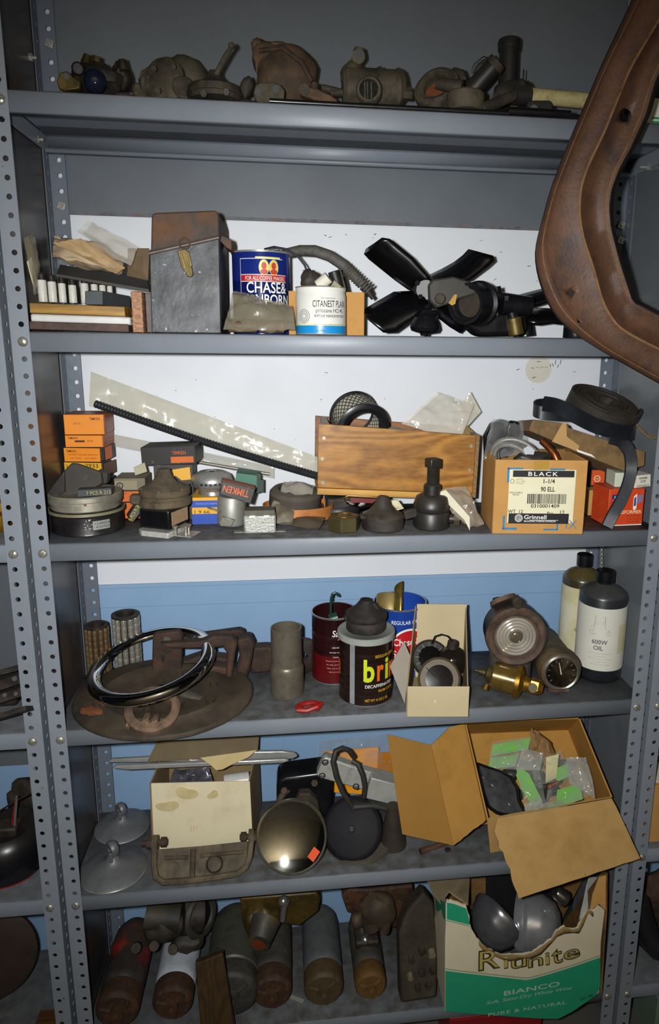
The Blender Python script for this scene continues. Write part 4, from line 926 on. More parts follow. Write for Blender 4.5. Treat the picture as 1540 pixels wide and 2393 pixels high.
t = thing_at('magnet_block', 'dark block with yellow stencilled text leaning beside the black tin', 'block', 312, 1215, y, 2)
B().plate([U(301,1205,y-0.02), U(310,1222,y-0.02), U(335,1190,y-0.01), U(325,1170,y-0.01)], 0.03).w('block', mt(['#3a3733','#4a463f'],rough=0.6,sc=50), t, bevel=0.001)
text('8 PCS R 209', t, mt('#b8a830',rough=0.7,rv=0), tuple(U(318,1197,y-0.022)-t.location), 0.006, rot=(0,-60,0), width=0.036)
# yellow-labelled box with a dark box on top, and a tag
y = 0.135
zc = U(410,1152,y).z
t, w, h = carton('bearing_box', 'dark box with a torn yellow label, under the box with orange end label', 'box', 366, 456, 1086, 1214, y, 0.06, DKB, k=2, rz=2)
zz_ = lambda py: U(410,py,y).z-Z
B().prism([(-w*0.35,zz_(1102)),(w*0.42,zz_(1092)),(w*0.44,zz_(1121)),(w*0.2,zz_(1123)),(w*0.05,zz_(1112)),(-w*0.15,zz_(1118)),(-w*0.38,zz_(1116))],0.0004,Mx.Translation((0,-0.0005,0))).build('torn_label', YEL, t)
text('6', t, BLACKI, (-w*0.18,-0.0008,zz_(1106)), 0.005, bold=0.01)
t, w, h2_ = carton('bearing_box', 'black box with orange end label and orange lettering, topmost beside the clear sleeve', 'box', 331, 459, 1044, 1085, y-0.004, 0.068, DKB, zbase=Z+h+0.0008, rz=-4, roll=-2)
lab(t,0.004,w*0.46,0.003,0.014,ORD); text('TIMKEN',t,mt('#c05a20',rough=0.6,rv=0),(w*0.2,-0.0003,0.018),0.0062,width=0.024,bold=0.008)
t = thing_at('paper_tag', 'small beige paper tag sticking out left of the torn yellow label', 'tag', 330, 1100, 0.128)
B().plate([U(312,1093,0.118), U(338,1081,0.122), U(344,1102,0.125), U(316,1111,0.12)], 0.0015).w('tag', mt(['#9c9478','#ada587'],rough=0.7), t)
# regulator with the dusty cone pump on it
y = 0.055
q = U(365,1247,y-0.02); t = thing('voltage_regulator', 'black voltage regulator box with a printed label on a bright metal base', 'regulator', (U(385,1235,y).x, y, Z), (0,0,-24))
w, d, h = 0.058, 0.062, 0.034
B().prism([(-w/2-0.004,-d/2-0.004)],0.0) if False else None
b = B(); b.add([(x_,y_,z_) for z_ in (0.0004,0.010) for x_,y_ in ((-w/2-0.003,-d/2+0.004),(-w/2+0.008,-d/2-0.005),(w/2+0.001,-d/2-0.005),(w/2+0.003,d/2),(-w/2-0.003,d/2))], [(4,3,2,1,0),(5,6,7,8,9)]+[(i,(i+1)%5,(i+1)%5+5,i+5) for i in range(5)])
b.build('base', mt(['#b0aea6','#c8c6be','#8e8b82'],rough=0.3,metal=0.35,sc=60), t, bevel=0.0012)
b = B(); b.box((0,0,0.0125+h/2), (w,d-0.004,h)); b.build('cover', mt(['#0b0b0c','#151416'],rough=0.22,sc=30,dust='#4d463a',dk=0.5), t, bevel=0.004, seg=3)
B().box((w/2+0.0003,0.002,0.0125+h*0.52), (0.0006,d*0.78,h*0.66)).build('label', mt(['#a58a6c','#947659'],rough=0.7,sc=120), t)
pl_ = B().box((w/2+0.016,-0.004,0.0022), (0.034,0.036,0.0022)).build('terminal_plate', mt(['#8f8c84','#b5b2aa'],rough=0.35,metal=0.35,sc=60), t, bevel=0.001)
for sx, sy, sz in ((0.006,-0.022,0.016),(0.018,-0.010,0.015),(0.012,0.008,0.012)):
    B().cyl((w/2+sx,sy,0.0033),(w/2+sx,sy,sz),0.003,n=12).cyl((w/2+sx,sy,sz),(w/2+sx,sy,sz+0.0035),0.0052,n=14,ch=0.001).build('terminal_screw', mt(['#a8a294','#c8c2b4'],rough=0.35,metal=0.8,sc=60), t)
zt_ = Z+0.0125+h
t = thing('diaphragm_pump', 'dusty brown cone-topped pump standing on the black regulator', 'pump', (U(385,1160,y).x, y+0.004, zt_+0.0004))
DB = mt(['#4a4032','#61543f','#564937'],rough=0.85,sc=50,bump=0.3,dust='#6a5d48',dk=0.5)
B().lathe([(0,0),(0.040,0),(0.043,0.002),(0.043,0.011),(0.039,0.013),(0.036,0.017),(0.041,0.019),(0.042,0.021),(0.042,0.029),(0.034,0.033),(0.020,0.040),(0.013,0.051),(0.010,0.062),(0.0,0.063)],36).build('body', DB, t, noisy=0.001)
for a_ in range(0,360,60): B().cyl((0.0385*cos(rad(a_+25)),0.0385*sin(rad(a_+25)),0.029),(0.0385*cos(rad(a_+25)),0.0385*sin(rad(a_+25)),0.0325),0.0032,n=6).build('rim_screw', DB, t)
B().box((-0.046,-0.006,0.012),(0.018,0.02,0.016)).build('lug', DB, t, bevel=0.003)
# silver horn dome on a blue and yellow box
y = 0.13
t, w, h = carton('ignition_box', 'blue and yellow box with printed number under the silver domed cap', 'box', 449, 520, 1163, 1211, y-0.03, 0.075, YEL, k=2)
ZI = Z+h
zz_ = lambda py: U(485,py,y-0.03).z-Z
BLI = mt(['#1c3f9c','#23499f'],rough=0.5,sc=30)
lab(t,-w/2,w/2,0.0005,zz_(1201),BLI); lab(t,-w/2,w/2,zz_(1186),zz_(1170),BLI,'label')
text('1 9 66', t, BLACKI, (-w*0.16,-0.0003,zz_(1200)), 0.0062, width=0.026); text('DUPLICATE PARTS', t, mt('#7f9fd0',rough=0.6,rv=0), (0.0,-0.0006,zz_(1179)), 0.0032, width=w*0.7)
q = U(497,1150,y); t = thing('domed_cap', 'silver domed metal cap with a dusty top standing on the blue and yellow box', 'cap', (q.x, y-0.001, ZI+0.0004))
k_ = m_(1,1130,y)
B().lathe([(0,0),(30*k_,0),(32*k_,2*k_),(31*k_,10*k_),(40*k_,16*k_),(46*k_,24*k_),(46*k_,36*k_),(41*k_,46*k_),(28*k_,53*k_),(14*k_,54*k_),(12*k_,50*k_),(6*k_,52*k_),(0,52*k_)],44).build('cap', mt(['#9a9994','#b9b8b2','#85837c'],rough=0.3,metal=0.75,sc=60,dust='#5f5848',dk=0.7), t)
b = B()
for i in range(5): patch(b, 46*k_, rad(-28+i*13), rad(-21+i*13), 27*k_, 32*k_, n=3)
b.build('side_slots', BLACKI, t)
B().cyl((0,0,51.5*k_),(0,0,53.5*k_),5*k_,n=16).build('centre_hole', BLACKI, t)
# capacitor, tilted bearing box, green box
y = 0.085
t = thing_at('ignition_coil', 'grey metal cylinder under the tilted black and orange bearing box', 'coil', 545, 1222, y, 2)
B().ul((540,1224,y), [(0,0),(30,0),(32,2),(33,6),(33,66),(31,69),(0,69)], (0.06,0,1), n=32).w('can', mt(['#8e8d84','#a4a39a'],rough=0.5,metal=0.55,sc=40,dust='#6a6252',dk=0.5), t)
B().up([(512,1222),(520,1208),(548,1216),(540,1230),(516,1230)], y-0.038, 0.008).ut([(485,1186,y-0.035),(500,1190,y-0.038),(514,1196,y-0.036)], 2.5).w('clamp', STEEL, t, bevel=0.0008)
y = 0.06
t = thing_at('bearing_box', 'black bearing box with upside-down orange lettering, tilted on the grey cylinder', 'box', 550, 1178, y)
A_ = [U(513,1155,y-0.004), U(586,1178,y), U(597,1142,y+0.002), U(519,1124,y-0.002)]
B().plate(A_, 0.044).w('carton', DKB, t, bevel=0.001)
o_ = V((0.0,0.0,0.0005)); bk = V((0,0.044,0))
n_ = (A_[1]-A_[0]).cross(A_[3]-A_[0]).normalized(); bk = -n_*0.044; up_ = (A_[3]-A_[0]).normalized()*0.0007
B().plate([A_[3]+up_+bk*0.04, A_[2]+up_+bk*0.04, A_[2]+up_+bk, A_[3]+up_+bk], 0.0005).w('orange_top', mt(['#9a4a26','#b0562c'],rough=0.6,sc=30,dust='#6a5038',dk=0.4), t)
text('TIMKEN', t, mt('#d8642c',rough=0.5,rv=0), tuple((A_[0]+A_[2])/2+V((-0.001,-0.0012,0.0065))-t.location), 0.0125, rot=(0,180+15.5,4), width=0.044, bold=0.01)
y = 0.15
t = thing_at('parts_box', 'small green box behind the tilted black bearing box', 'box', 580, 1130, y)
B().plate([U(548,1150,y), U(606,1152,y), U(608,1112,y), U(552,1105,y)], 0.05).w('carton', mt(['#3c6a58','#4a7a66'],rough=0.6,sc=40,dust='#5e6a58',dk=0.4), t, bevel=0.001)
B().up([(600,1150),(616,1150),(616,1122),(608,1122),(610,1108),(600,1106)], y-0.004, 0.01).w('torn_end', mt(['#2e3a34','#3d4a42'],rough=0.7), t)
t.location.z += 0
# condenser block
y = 0.035
t, w, h = carton('relay_can', 'small bright metal relay with embossed face and mounting feet', 'relay', 570, 645, 1205, 1243, 0.03, 0.03, mt(['#8f9088','#b2b3aa','#7c7c72'],rough=0.35,metal=0.35,sc=110,bump=0.5,bsc=260), k=2, bevel=0.003)
B().box((0,0.015,h+0.004),(w*0.95,0.028,0.009)).build('top_board', mt(['#4d4a40','#615c4e'],rough=0.7,sc=60,dust=DUST,dk=0.5), t, bevel=0.001)
for s_ in (-1,1):
    B().box((s_*w*0.22,-0.0008,h-0.001),(0.009,0.003,0.003)).build('tab', WHITEI, t)
    B().box((s_*(w/2+0.008),0.012,0.0012),(0.018,0.012,0.002)).build('foot', STEEL, t, bevel=0.0005)
text('VOLTAGE', t, mt('#cfd0c8',rough=0.4,metal=0.6,rv=0), (0,-0.0002,h*0.66), 0.0046, width=w*0.75); text('REG-UNIT', t, mt('#cfd0c8',rough=0.4,metal=0.6,rv=0), (0.004,-0.0002,h*0.42), 0.0046, width=w*0.65); text('6 V  21 D', t, mt('#cfd0c8',rough=0.4,metal=0.6,rv=0), (0,-0.0002,h*0.16), 0.0046, width=w*0.7)
# leather strap ring and collar
x, yc, z, r, _ = stand(612, 782, 1203, 2)
yc = 0.135; r = 0.062; x = U(697,1180,yc).x
t = thing('leather_strap', 'ring of stiff tan leather strap lying in front of the wooden box', 'strap', (x, yc, Z+0.001))
b = B(); vs = []; n = 48
b.lathe([(r,0.002),(r+0.002,0.002),(r+0.003,0.026),(r+0.001,0.026)], 56, close=True, sq=0.8)
b.build('strap', mt(['#a8662e','#b8763a','#8a4f22'],rough=0.55,sc=14), t)
t = thing('bearing_collar', 'dark grey bearing collar with crumpled plastic inside the leather ring', 'collar', (U(688,1150,0.13).x, 0.135, Z+0.018), (8,4,0))
B().lathe([(0.034,0),(0.046,0),(0.047,0.004),(0.047,0.026),(0.042,0.032),(0.032,0.034),(0.030,0.028)],40,close=True).build('collar', mt(['#38332c','#4b453b'],rough=0.7,sc=40,dust='#6a6252',dk=0.6), t)
B().bag((-0.028,-0.02,0.03),(0.03,-0.025,0.031),(0.035,0.02,0.036),(-0.02,0.02,0.04),0.010,0.008,40,3,10).build('plastic_scrap', film('#c8c0b0',0.35,0.12), t)
B().box((0,0,-0.0085),(0.05,0.05,0.017)).build('hub', IRON, t, bevel=0.004)
# long clear sleeve with black conduit
t = thing('plastic_sleeve', 'long clear plastic sleeve holding a black corrugated conduit, leaning across the white wall', 'sleeve', U(700,1115,0.17), group=None)
P0, P1 = (212,868,0.225), (208,948,0.220)
def dropped(b, A, Bq, C, D, n1, n2, **k): return b.sheet(A, Bq, C, D, n1, n2, **k)
B().sheet(U(208,948,0.222), U(742,1116,0.185), U(742,1068,0.195), U(212,868,0.232), 50, 10, 0.006, 22, 3, 0.004).sheet(U(208,949,0.215), U(742,1117,0.175), U(742,1068,0.188), U(212,869,0.226), 50, 10, 0.007, 24, 8, -0.006).w('sleeve', film('#dedac8',0.46,0.2), t)
b = B(); A_, C_ = U(222,943,0.208), U(748,1114,0.165)
pth = [A_.lerp(C_, i/150)+V((0,0,-0.005*sin(pi*i/150))) for i in range(151)]
b.tube(pth, [0.0078 if i % 2 else 0.0064 for i in range(151)], 10); b.w('conduit', mt(['#1f2022','#2c2d30'],rough=0.4,sc=40), t)
t = thing('plastic_sleeve', 'shorter clear plastic sleeve with a thin threaded rod, low behind the black box', 'sleeve', U(560,1105,0.21))
B().bag(U(252,1040,0.232), U(640,1118,0.21), U(640,1090,0.215), U(252,1012,0.236), 0.004, 0.006, 26, 5, 22).w('sleeve', film('#cdc9bc',0.36,0.12), t)
B().uc((440,1076,0.215), (630,1108,0.205), 4, n=10).w('threaded_rod', STEEL, t)
# ------------------------------------------------------------------ wooden box
y = 0.10; yb_ = 0.225
a, c = U(742,1153,y), U(1103,1166,y); a2, c2 = U(744,990,y), U(1113,1018,y)
t = thing('wooden_box', 'open varnished wooden box with screws at the corners, holding an air filter and plastic bags', 'box', ((a.x+c.x)/2, y, min(a.z,c.z)))
WD = wood('#704511','#ab772f',sc=24,dist=6,rough=0.42,stretch=(0.22,1,0.8)); WL = wood('#a5762f','#c69748',sc=40,ax='x',dist=3)
th = 0.010; D_ = V((0,0.125,0)); T_ = V((0,th,0))
dx = (c-a).normalized()*th; up1 = (a2-a); up2 = (c2-c)
B().plate([a+up1*0.085, c+up2*0.085, c2, a2], th).w('board', WD, t, bevel=0.0008)
B().plate([a, c, c+up2*0.075, a+up1*0.075], th).w('bottom_edge', WL, t, bevel=0.0005)
k1, k2 = a+D_, c+D_; k3, k4 = a2+D_, c2+D_
B().plate([k1, k2, k4, k3], th).w('board', wood('#5a3210','#8f5a22',sc=22,dist=5,rough=0.5,stretch=(0.22,1,1)), t, bevel=0.0008)
B().plate([a+dx+T_, a+T_+dx+D_*0.92, a2+dx+T_+D_*0.92, a2+dx+T_][::-1], th).w('end_board', wood('#6b5336','#8a6d47',sc=30,ax='y'), t, bevel=0.0005)
B().plate([c+T_, c+T_+D_*0.92, c2+T_+D_*0.92, c2+T_][::-1], th).w('end_board', wood('#6b5336','#8a6d47',sc=30,ax='y'), t, bevel=0.0005)
lo = V((0,0,0.002)); B().plate([a+lo+T_, c+lo+T_, c+lo+D_, a+lo+D_], 0.006).w('bottom_board', WL, t)
b = B()
for q in ((757,1024),(753,1072),(755,1128),(1101,1042),(1097,1098),(1088,1141)):
    s_ = U(q[0],q[1],y-0.0005); B().cyl(s_, s_+V((0,-0.0012,0)), 0.0032, n=12).w('screw', ZINC, t)
# air filter
y = 0.125
ce = U(826,968,0.178); fe_ = U(846,998,0.132); ax_ = (fe_-ce).normalized()
R_ = 0.0455; L_ = (fe_-ce).length
t = thing('air_filter', 'round air filter with black rubber gasket and wire mesh wall in the wooden box', 'filter', tuple(ce))
B().lathe([(R_-0.0052,0),(R_-0.004,0),(R_-0.004,L_),(R_-0.0052,L_)], 40, (0,0,0), ax_, close=True).build('filter_paper', mt(['#b5b09c','#c8c3ae'],rough=0.85,sc=60), t)
b = B(); Mf = frame((0,0,0), ax_)
for sgn in (1,-1):
    for i in range(30):
        pts = []
        for j in range(7):
            f = j/6; a_ = 2*pi*i/30+sgn*f*0.75; pts.append(Mf @ V(((R_-0.001)*cos(a_), (R_-0.001)*sin(a_), f*L_)))
        b.tube(pts, 0.0008, 4)
for sgn in (1,-1):
    for i in range(30):
        pts = []
        for j in range(7):
            f = j/6; a_ = 2*pi*i/30+sgn*f*0.75; pts.append(Mf @ V(((R_-0.007)*cos(a_), (R_-0.007)*sin(a_), f*L_)))
        b.tube(pts, 0.0007, 4)
o = b.build('wire_mesh', mt(['#5f5d56','#77746a'],rough=0.4,metal=0.7,sc=60), t); o['kind'] = 'stuff'
RB = mt(['#141416','#1f1f22'],rough=0.35,sc=30)
B().ring(R_+0.001, R_-0.008, 0.006, Mf @ V((0,0,-0.004)), ax_, n=44, ch=0.001).build('rim', RB, t)
g = B(); g.lathe([(R_-0.013,0),(R_-0.002,-0.003),(R_+0.004,0.001),(R_+0.005,0.006),(R_+0.001,0.009),(R_-0.004,0.010),(R_-0.007,0.007),(R_-0.013,0.006)], 48, Mf @ V((0,0,L_)), ax_, close=True).build('gasket', RB, t)
# plastic bags in the wooden box
y = 0.15
t = thing('plastic_bag', 'clear plastic bag standing out of the right half of the wooden box', 'bag', tuple(U(1010,1010,y)))
B().bag(U(938,990,y-0.02), U(1075,1030,y-0.03), U(1108,945,y), U(1022,918,y+0.01), 0.010, 0.006, 30, 2, 18).w('bag', film('#e2ddd0',0.40,0.12), t)
t = thing('plastic_bag', 'stiffer folded clear bag at the right corner of the wooden box', 'bag', tuple(U(1090,990,y+0.02)))
B().bag(U(1048,1000,y+0.02), U(1082,1008,y+0.01), U(1124,962,y+0.02), U(1098,914,y+0.025), 0.006, 0.004, 30, 6, 14).w('bag', film('#d5d0be',0.55,0.14), t)
t = thing('cardboard_scrap', 'tan piece of cardboard in the right corner of the wooden box', 'cardboard', tuple(U(1090,1010,0.13)))
B().plate([U(1070,1026,0.125), U(1112,1030,0.125), U(1108,1010,0.15), U(1086,990,0.16)], 0.002).w('scrap', mt(['#9c8350','#8a7245'],rough=0.8), t)
t = thing('gauge_face', 'grey rounded part lying deep in the wooden box beside the air filter', 'part', tuple(U(928,1012,0.14)))
B().ul((928,1016,0.15), [(0,0),(24,0),(26,2),(26,8),(22,10),(0,10)], (0.1,-0.3,1)).w('disc', mt(['#77746e','#8a8780'],rough=0.5,metal=0.5,sc=40), t)
zu = min(a.z, c.z)
# ------------------------------------------------------------------ small parts before the wooden box
for nm, lb, ct, px, yy, wd, dp, mat in (('iron_casting','dark iron casting under the left end of the wooden box','casting',790,0.175,0.05,0.06,IRON),('iron_casting','dark iron casting under the right end of the wooden box','casting',1040,0.165,0.06,0.06,IRON)):
    q = U(px,1165,yy); hh = U(px,1160,0.11).z-Z
    t = thing(nm, lb, ct, (q.x, yy, Z)); B().box((0,0,0.017),(wd,dp,0.033)).build('block', mat, t, bevel=0.006, seg=3)
x, yc, z, r, _ = stand(738, 842, 1216, 2); r *= 0.98
t = thing('rubber_ring', 'black rubber ring cap lying flat in front of the wooden box', 'cap', (x, yc, Z+0.001), (0,-3,0))
B().lathe([(r*0.72,0.002),(r*0.96,0),(r,0.003),(r*0.99,0.016),(r*0.93,0.019),(r*0.85,0.015),(r*0.78,0.019),(r*0.70,0.014)],48,close=True).build('ring', mt(['#17181b','#222428'],rough=0.45,sc=40,dust='#4a463c',dk=0.4), t)
B().lathe([(0,0.004),(r*0.73,0.004)],40).build('web', mt(['#1d1f24','#282b30'],rough=0.5,sc=40,dust='#4a463c',dk=0.4), t)
x, yc, z, r, h = stand(766, 842, 1249, 2, 1214)
t = thing('brass_nut', 'large dull brass union nut in front of the rubber ring cap', 'nut', (x, yc, Z), (0,0,12))
B().lathe([(r*0.62,0.001),(r*0.95,0),(r,0.002),(r,h-0.002),(r*0.93,h),(r*0.66,h),(r*0.62,h-0.002)],6,close=True).build('nut', mt(['#453d24','#5a5030'],rough=0.5,metal=0.5,sc=50,dust=DUST,dk=0.4), t, angle=20)
B().ring(r*0.66,r*0.58,0.003,(0,0,h-0.002),n=30).build('thread', BRASS, t)
x, yc, z, r, h = stand(844, 944, 1248, 2, 1215)
t = thing('cone_cap', 'dark cone-shaped cap casting with a side lug in front of the wooden box', 'cap', (x, yc, Z))
k_ = r/50
B().lathe([(0,0),(46*k_,0),(49*k_,3*k_),(50*k_,30*k_),(47*k_,34*k_),(40*k_,37*k_),(32*k_,42*k_),(20*k_,56*k_),(16*k_,70*k_),(10*k_,76*k_),(0,76*k_)],40).build('cap', mt(['#2e2824','#3f3730'],rough=0.6,sc=40,bump=0.2,dust='#5f5546',dk=0.6), t, noisy=0.0006)
B().prism([(0.042*1,0.016),(0.066,0.022),(0.068,0.034),(0.060,0.037),(0.038,0.032)],0.012,Mx.Translation((-0.004,-0.012,0))).build('lug', IRON, t, bevel=0.002)
B().box((-0.036,-0.012,0.024),(0.012,0.012,0.008)).build('side_lug', IRON, t, bevel=0.002)
# puller
x, yc, z, r, h = stand(966, 1050, 1243, 2, 1170)
t = thing('bearing_puller', 'black bearing puller with a threaded bolt and square head standing upright', 'puller', (x, yc, Z))
k_ = r/42; BO = mt(['#1c1a18','#2b2824'],rough=0.4,sc=40,dust='#4a4438',dk=0.5)
B().lathe([(0,0),(38*k_,0),(42*k_,3*k_),(42*k_,36*k_),(40*k_,39*k_),(42*k_,42*k_),(43*k_,52*k_),(36*k_,72*k_),(30*k_,76*k_),(20*k_,78*k_),(20*k_,98*k_),(17*k_,101*k_),(0,101*k_)],40).build('body', BO, t)
B().box((6*k_,-42*k_,20*k_),(2.2*k_,4*k_,38*k_)).build('split', BLACKI, t)
b = B(); n_ = 60; pr = [(0,98*k_)]
for i in range(16): pr += [(11.5*k_,(98+i*2.4)*k_),(13.5*k_,(99.2+i*2.4)*k_)]
pr += [(12*k_,137*k_),(0,137*k_)]
b.lathe(pr, 20); b.build('threaded_bolt', BO, t)
B().box((0.5*k_,0,149*k_),(29*k_,29*k_,22*k_),(0,0,20)).build('bolt_head', BO, t, bevel=0.002)
sb = B().cyl((38*k_,-6*k_,20*k_),(50*k_,-8*k_,20*k_),11*k_,n=20); sb.build('side_boss', BO, t)
B().hexn((50*k_,-8*k_,20*k_),(63*k_,-10*k_,20*k_),15*k_).build('side_nut', mt(['#4a4032','#61563f'],rough=0.5,metal=0.4,sc=50), t)
y = 0.02
t = thing_at('plastic_bag', 'dusty clear bag with a white header card lying between the puller and the cardboard box', 'bag', 1090, 1240, y, 2)
B().bag((U(1095,1245,y).x,y,Z+0.004), (U(1140,1225,y).x,y+0.02,Z+0.006), U(1085,1140,y+0.05), U(1010,1150,y+0.03), 0.012, 0.007, 30, 8, 16).w('bag', film('#b0a290',0.5,0.15), t)
B().plate([U(1020,1152,y+0.022), U(1042,1145,y+0.024), U(1098,1208,y-0.004), U(1098,1240,y-0.008), U(1085,1215,y+0.002)], 0.001).w('header_card', mt(['#c4bda2','#d0caae'],rough=0.7), t)
y = 0.085
t = thing_at('plated_bracket', 'shiny plated bracket with a red face under the wooden box', 'bracket', 850, 1185, y, 2)
B().up([(800,1165),(815,1160),(890,1164),(905,1176),(850,1190),(812,1180)], y, 0.012).w('plate', CHROME, t, bevel=0.002)
B().up([(818,1164),(882,1166),(870,1176),(820,1174)], y-0.001, 0.002).w('red_face', mt('#6b1c22',rough=0.4), t)
t = thing_at('paper_label', 'curled white paper label under the front edge of the wooden box', 'label', 920, 1180, 0.07, 2)
B().sheet(U(902,1170,0.085), U(928,1166,0.085), U(944,1188,0.06), U(924,1194,0.058), 6, 8, 0.001, 30, 1, 0.004).w('label', PAPER, t, solid=0.0006)
t = thing_at('grease_lump', 'dark greasy lump between the leather ring and the rubber ring cap', 'lump', 725, 1215, 0.05, 2)
B().bag((U(680,1215,0.06).x,0.06,Z+0.003),(U(745,1228,0.03).x,0.03,Z+0.003),(U(760,1212,0.08).x,0.08,Z+0.012),(U(690,1196,0.1).x,0.1,Z+0.014),0.006,0.004,30,4,8).w('lump', mt(['#4a4030','#5f5340'],rough=0.5,sc=40,dust=DUST,dk=0.5), t)
t = thing_at('torn_packet', 'grey-brown torn packet standing behind the bright metal relay', 'packet', 655, 1215, 0.075, 2)
B().bag((U(620,1205,0.09).x,0.08,Z+0.004),(U(682,1215,0.07).x,0.07,Z+0.004),U(690,1190,0.09),U(640,1170,0.1),0.008,0.006,30,2,10).w('packet', mt(['#5a5142','#6b614f'],rough=0.6,sc=30,dust=DUST,dk=0.4), t)
# ------------------------------------------------------------------ cardboard box with the printed label
y = 0.0
a, c = U(1150,1243,-0.002), U(1362,1250,-0.022)
w = (V((c.x,-0.022,0))-V((a.x,-0.002,0))).length; h = U(1255,1075,-0.01).z-Z; d = 0.125
t = thing('cardboard_box', 'tan cardboard box with a large white printed label and blue corner marks, full of conduit', 'box', ((a.x+c.x)/2, -0.012, Z), (0,0,-6.5))
tk = 0.0035
B().box((0,tk/2,h/2),(w,tk,h)).build('panel', CARD, t, bevel=0.001)
B().box((0,d-tk/2,h/2),(w,tk,h)).build('panel', CARDD, t, bevel=0.001)
for s_ in (-1,1): B().box((s_*(w/2-tk/2),d/2,h/2),(tk,d-2*tk,h)).build('side_panel', CARD, t, bevel=0.001)
B().box((0,d/2,0.002),(w-0.001,d-0.001,0.0035)).build('bottom', CARDD, t)
pt = lambda px, py: ((px-1155)/(1367-1155)*w-w/2, (1247-py)/(1247-1074)*h)
BLP = mt(['#2f6f9c','#3a7ba6'],rough=0.7,sc=40)
x0, z0 = pt(1188,1220); x1, z1 = pt(1341,1096)
la = lab(t, x0, x1, z0, z1, PAPER)
def bb(px0,px1,py0,py1,mat,nm,par=t,y_=0.0):
    xa, zb2 = pt(px0,py1); xb, za = pt(px1,py0); return lab(par, xa, xb, zb2, za, mat, nm, y=y_)
bb(1196,1337,1098,1113,BLACKI,'black_band',la,-0.0005); bb(1191,1331,1198,1222,BLACKI,'black_band',la,-0.0005)
for q in ((1183,1188,1092,1126),(1183,1219,1092,1096),(1178,1183,1204,1236),(1178,1212,1232,1237),(1280,1315,1093,1097),(1274,1308,1234,1238),(1304,1308,1222,1236)): bb(*q,BLP,'blue_mark')
tx = lambda s,px,py,sz,wpx=None,mat=BLACKI,**k: text(s, la, mat, (pt(px,py)[0],-0.0011,pt(px,py)[1]), sz/173*h, width=None if wpx is None else wpx/212*w, **k)
tx('BLACK',1265,1110,9.5,68,WHITEI,bold=0.01,space=1.3); tx('1-1/4',1280,1127,10,26,bold=0.018); tx('90 ELL',1278,1146,11,33,bold=0.018)
tx('LISTED',1212,1120,4,16,mt('#8a866e',rough=0.7,rv=0)); tx('A.L.I. PIPE',1214,1125,4,20,mt('#8a866e',rough=0.7,rv=0)); tx('FITTINGS',1212,1130,4,18,mt('#8a866e',rough=0.7,rv=0))
tx('MALLEABLE',1205,1151,4,30); tx('IRON',1205,1156,4,14); tx('0310001409',1274,1184,8.5,66,bold=0.012); tx('WT  12',1206,1197,8,35,bold=0.01); tx('Pcs',1287,1200,7,14,bold=0.01); tx('12',1315,1199,9,10,bold=0.014)
tx('Grinnell',1253,1211,10,52,WHITEI,bold=0.012); tx('MANUFACTURING DIVISION',1264,1218,4.2,74,WHITEI,bold=0.008)
em = lambda px,py,r0,r1,mat: B().ring(r0,r1,0.0004,(pt(px,py)[0],-0.0012,pt(px,py)[1]),(0,-1,0),n=26).build('round_emblem',mat,la)
k_ = h/173
em(1214.5,1209,9*k_,7.6*k_,WHITEI); em(1214.5,1209,6.2*k_,5*k_,WHITEI); em(1195,1123,5*k_,4*k_,mt('#5a5848',rough=0.7,rv=0)); tx('G',1214.5,1212,6,6,WHITEI,bold=0.02)
bb(1240,1307,1213.2,1214,WHITEI,'rule',la,-0.0009)
random.seed(5); b = B(); xp = 1232.0
while xp < 1321:
    wb = random.choice((1.0,1.4,2.2)); xa, za = pt(xp,1175); xb, zb2 = pt(min(xp+wb,1322),1152); b.box(((xa+xb)/2,-0.0008,(za+zb2)/2),(xb-xa,0.0003,zb2-za)); xp += wb+random.choice((1.0,1.6))
b.build('barcode', BLACKI, la)['kind'] = 'stuff'
text('IX', t, BLP, (pt(1339,1234)[0],-0.0003,pt(1339,1234)[1]), 0.0165, width=0.019, bold=-0.01)
bb(1243,1277,1076,1097,mt(['#b08a3c','#a07a34'],rough=0.3),'tape',t,0.0)
# contents of the cardboard box
y = 0.06
t = thing('flexible_conduit', 'coil of shiny ribbed flexible metal conduit sticking out of the cardboard box', 'conduit', tuple(U(1200,1070,y)))
b = B(); FX_ = mt(['#9f9d96','#bab8b0'],rough=0.28,metal=0.6,sc=80)
for R_, dz, dy, ph in ((1.0,0,0,0),(0.9,6,0.012,0.2),(0.75,-8,-0.012,-0.1)):
    P_ = []; n = 150
    for i in range(n+1):
        a_ = rad(195)-rad(220)*i/n
        P_.append(U(1208+dz+58*R_*cos(a_)-0.12*58*sin(a_), 1078-58*R_*0.92*sin(a_)*(0.95)+8*cos(a_), y+dy+0.01*cos(a_)))
    b2 = B().tube(P_, [0.0048 if i % 2 else 0.0036 for i in range(n+1)], 8); b2.w('coil', FX_, t)
t = thing('plastic_bag', 'black glossy part in a clear bag standing at the back of the cardboard box', 'bag', tuple(U(1180,1070,0.09)))
B().up([(1136,1070),(1134,1020),(1150,990),(1172,981),(1188,983),(1190,1070)], 0.095, 0.02).up([(1186,1065),(1184,1000),(1192,983),(1215,985),(1218,1010),(1200,1060)], 0.085, 0.012).w('black_part', BLACKM, t, bevel=0.004)
B().bag(U(1128,1075,0.085), U(1230,1060,0.08), U(1220,985,0.09), U(1150,978,0.095), 0.02, 0.006, 30, 4, 14).w('film', film('#b8b8b8',0.16,0.08), t)
t = thing('copper_pipe', 'short bent copper pipe leaning in the right of the cardboard box', 'pipe', tuple(U(1290,1070,0.06)))
B().ut([(1266,1030,0.08),(1282,1045,0.07),(1296,1062,0.06),(1304,1080,0.055)], 8, n=14).w('pipe', mt(['#8a4a2a','#b0683c'],rough=0.3,metal=0.85,sc=40), t)
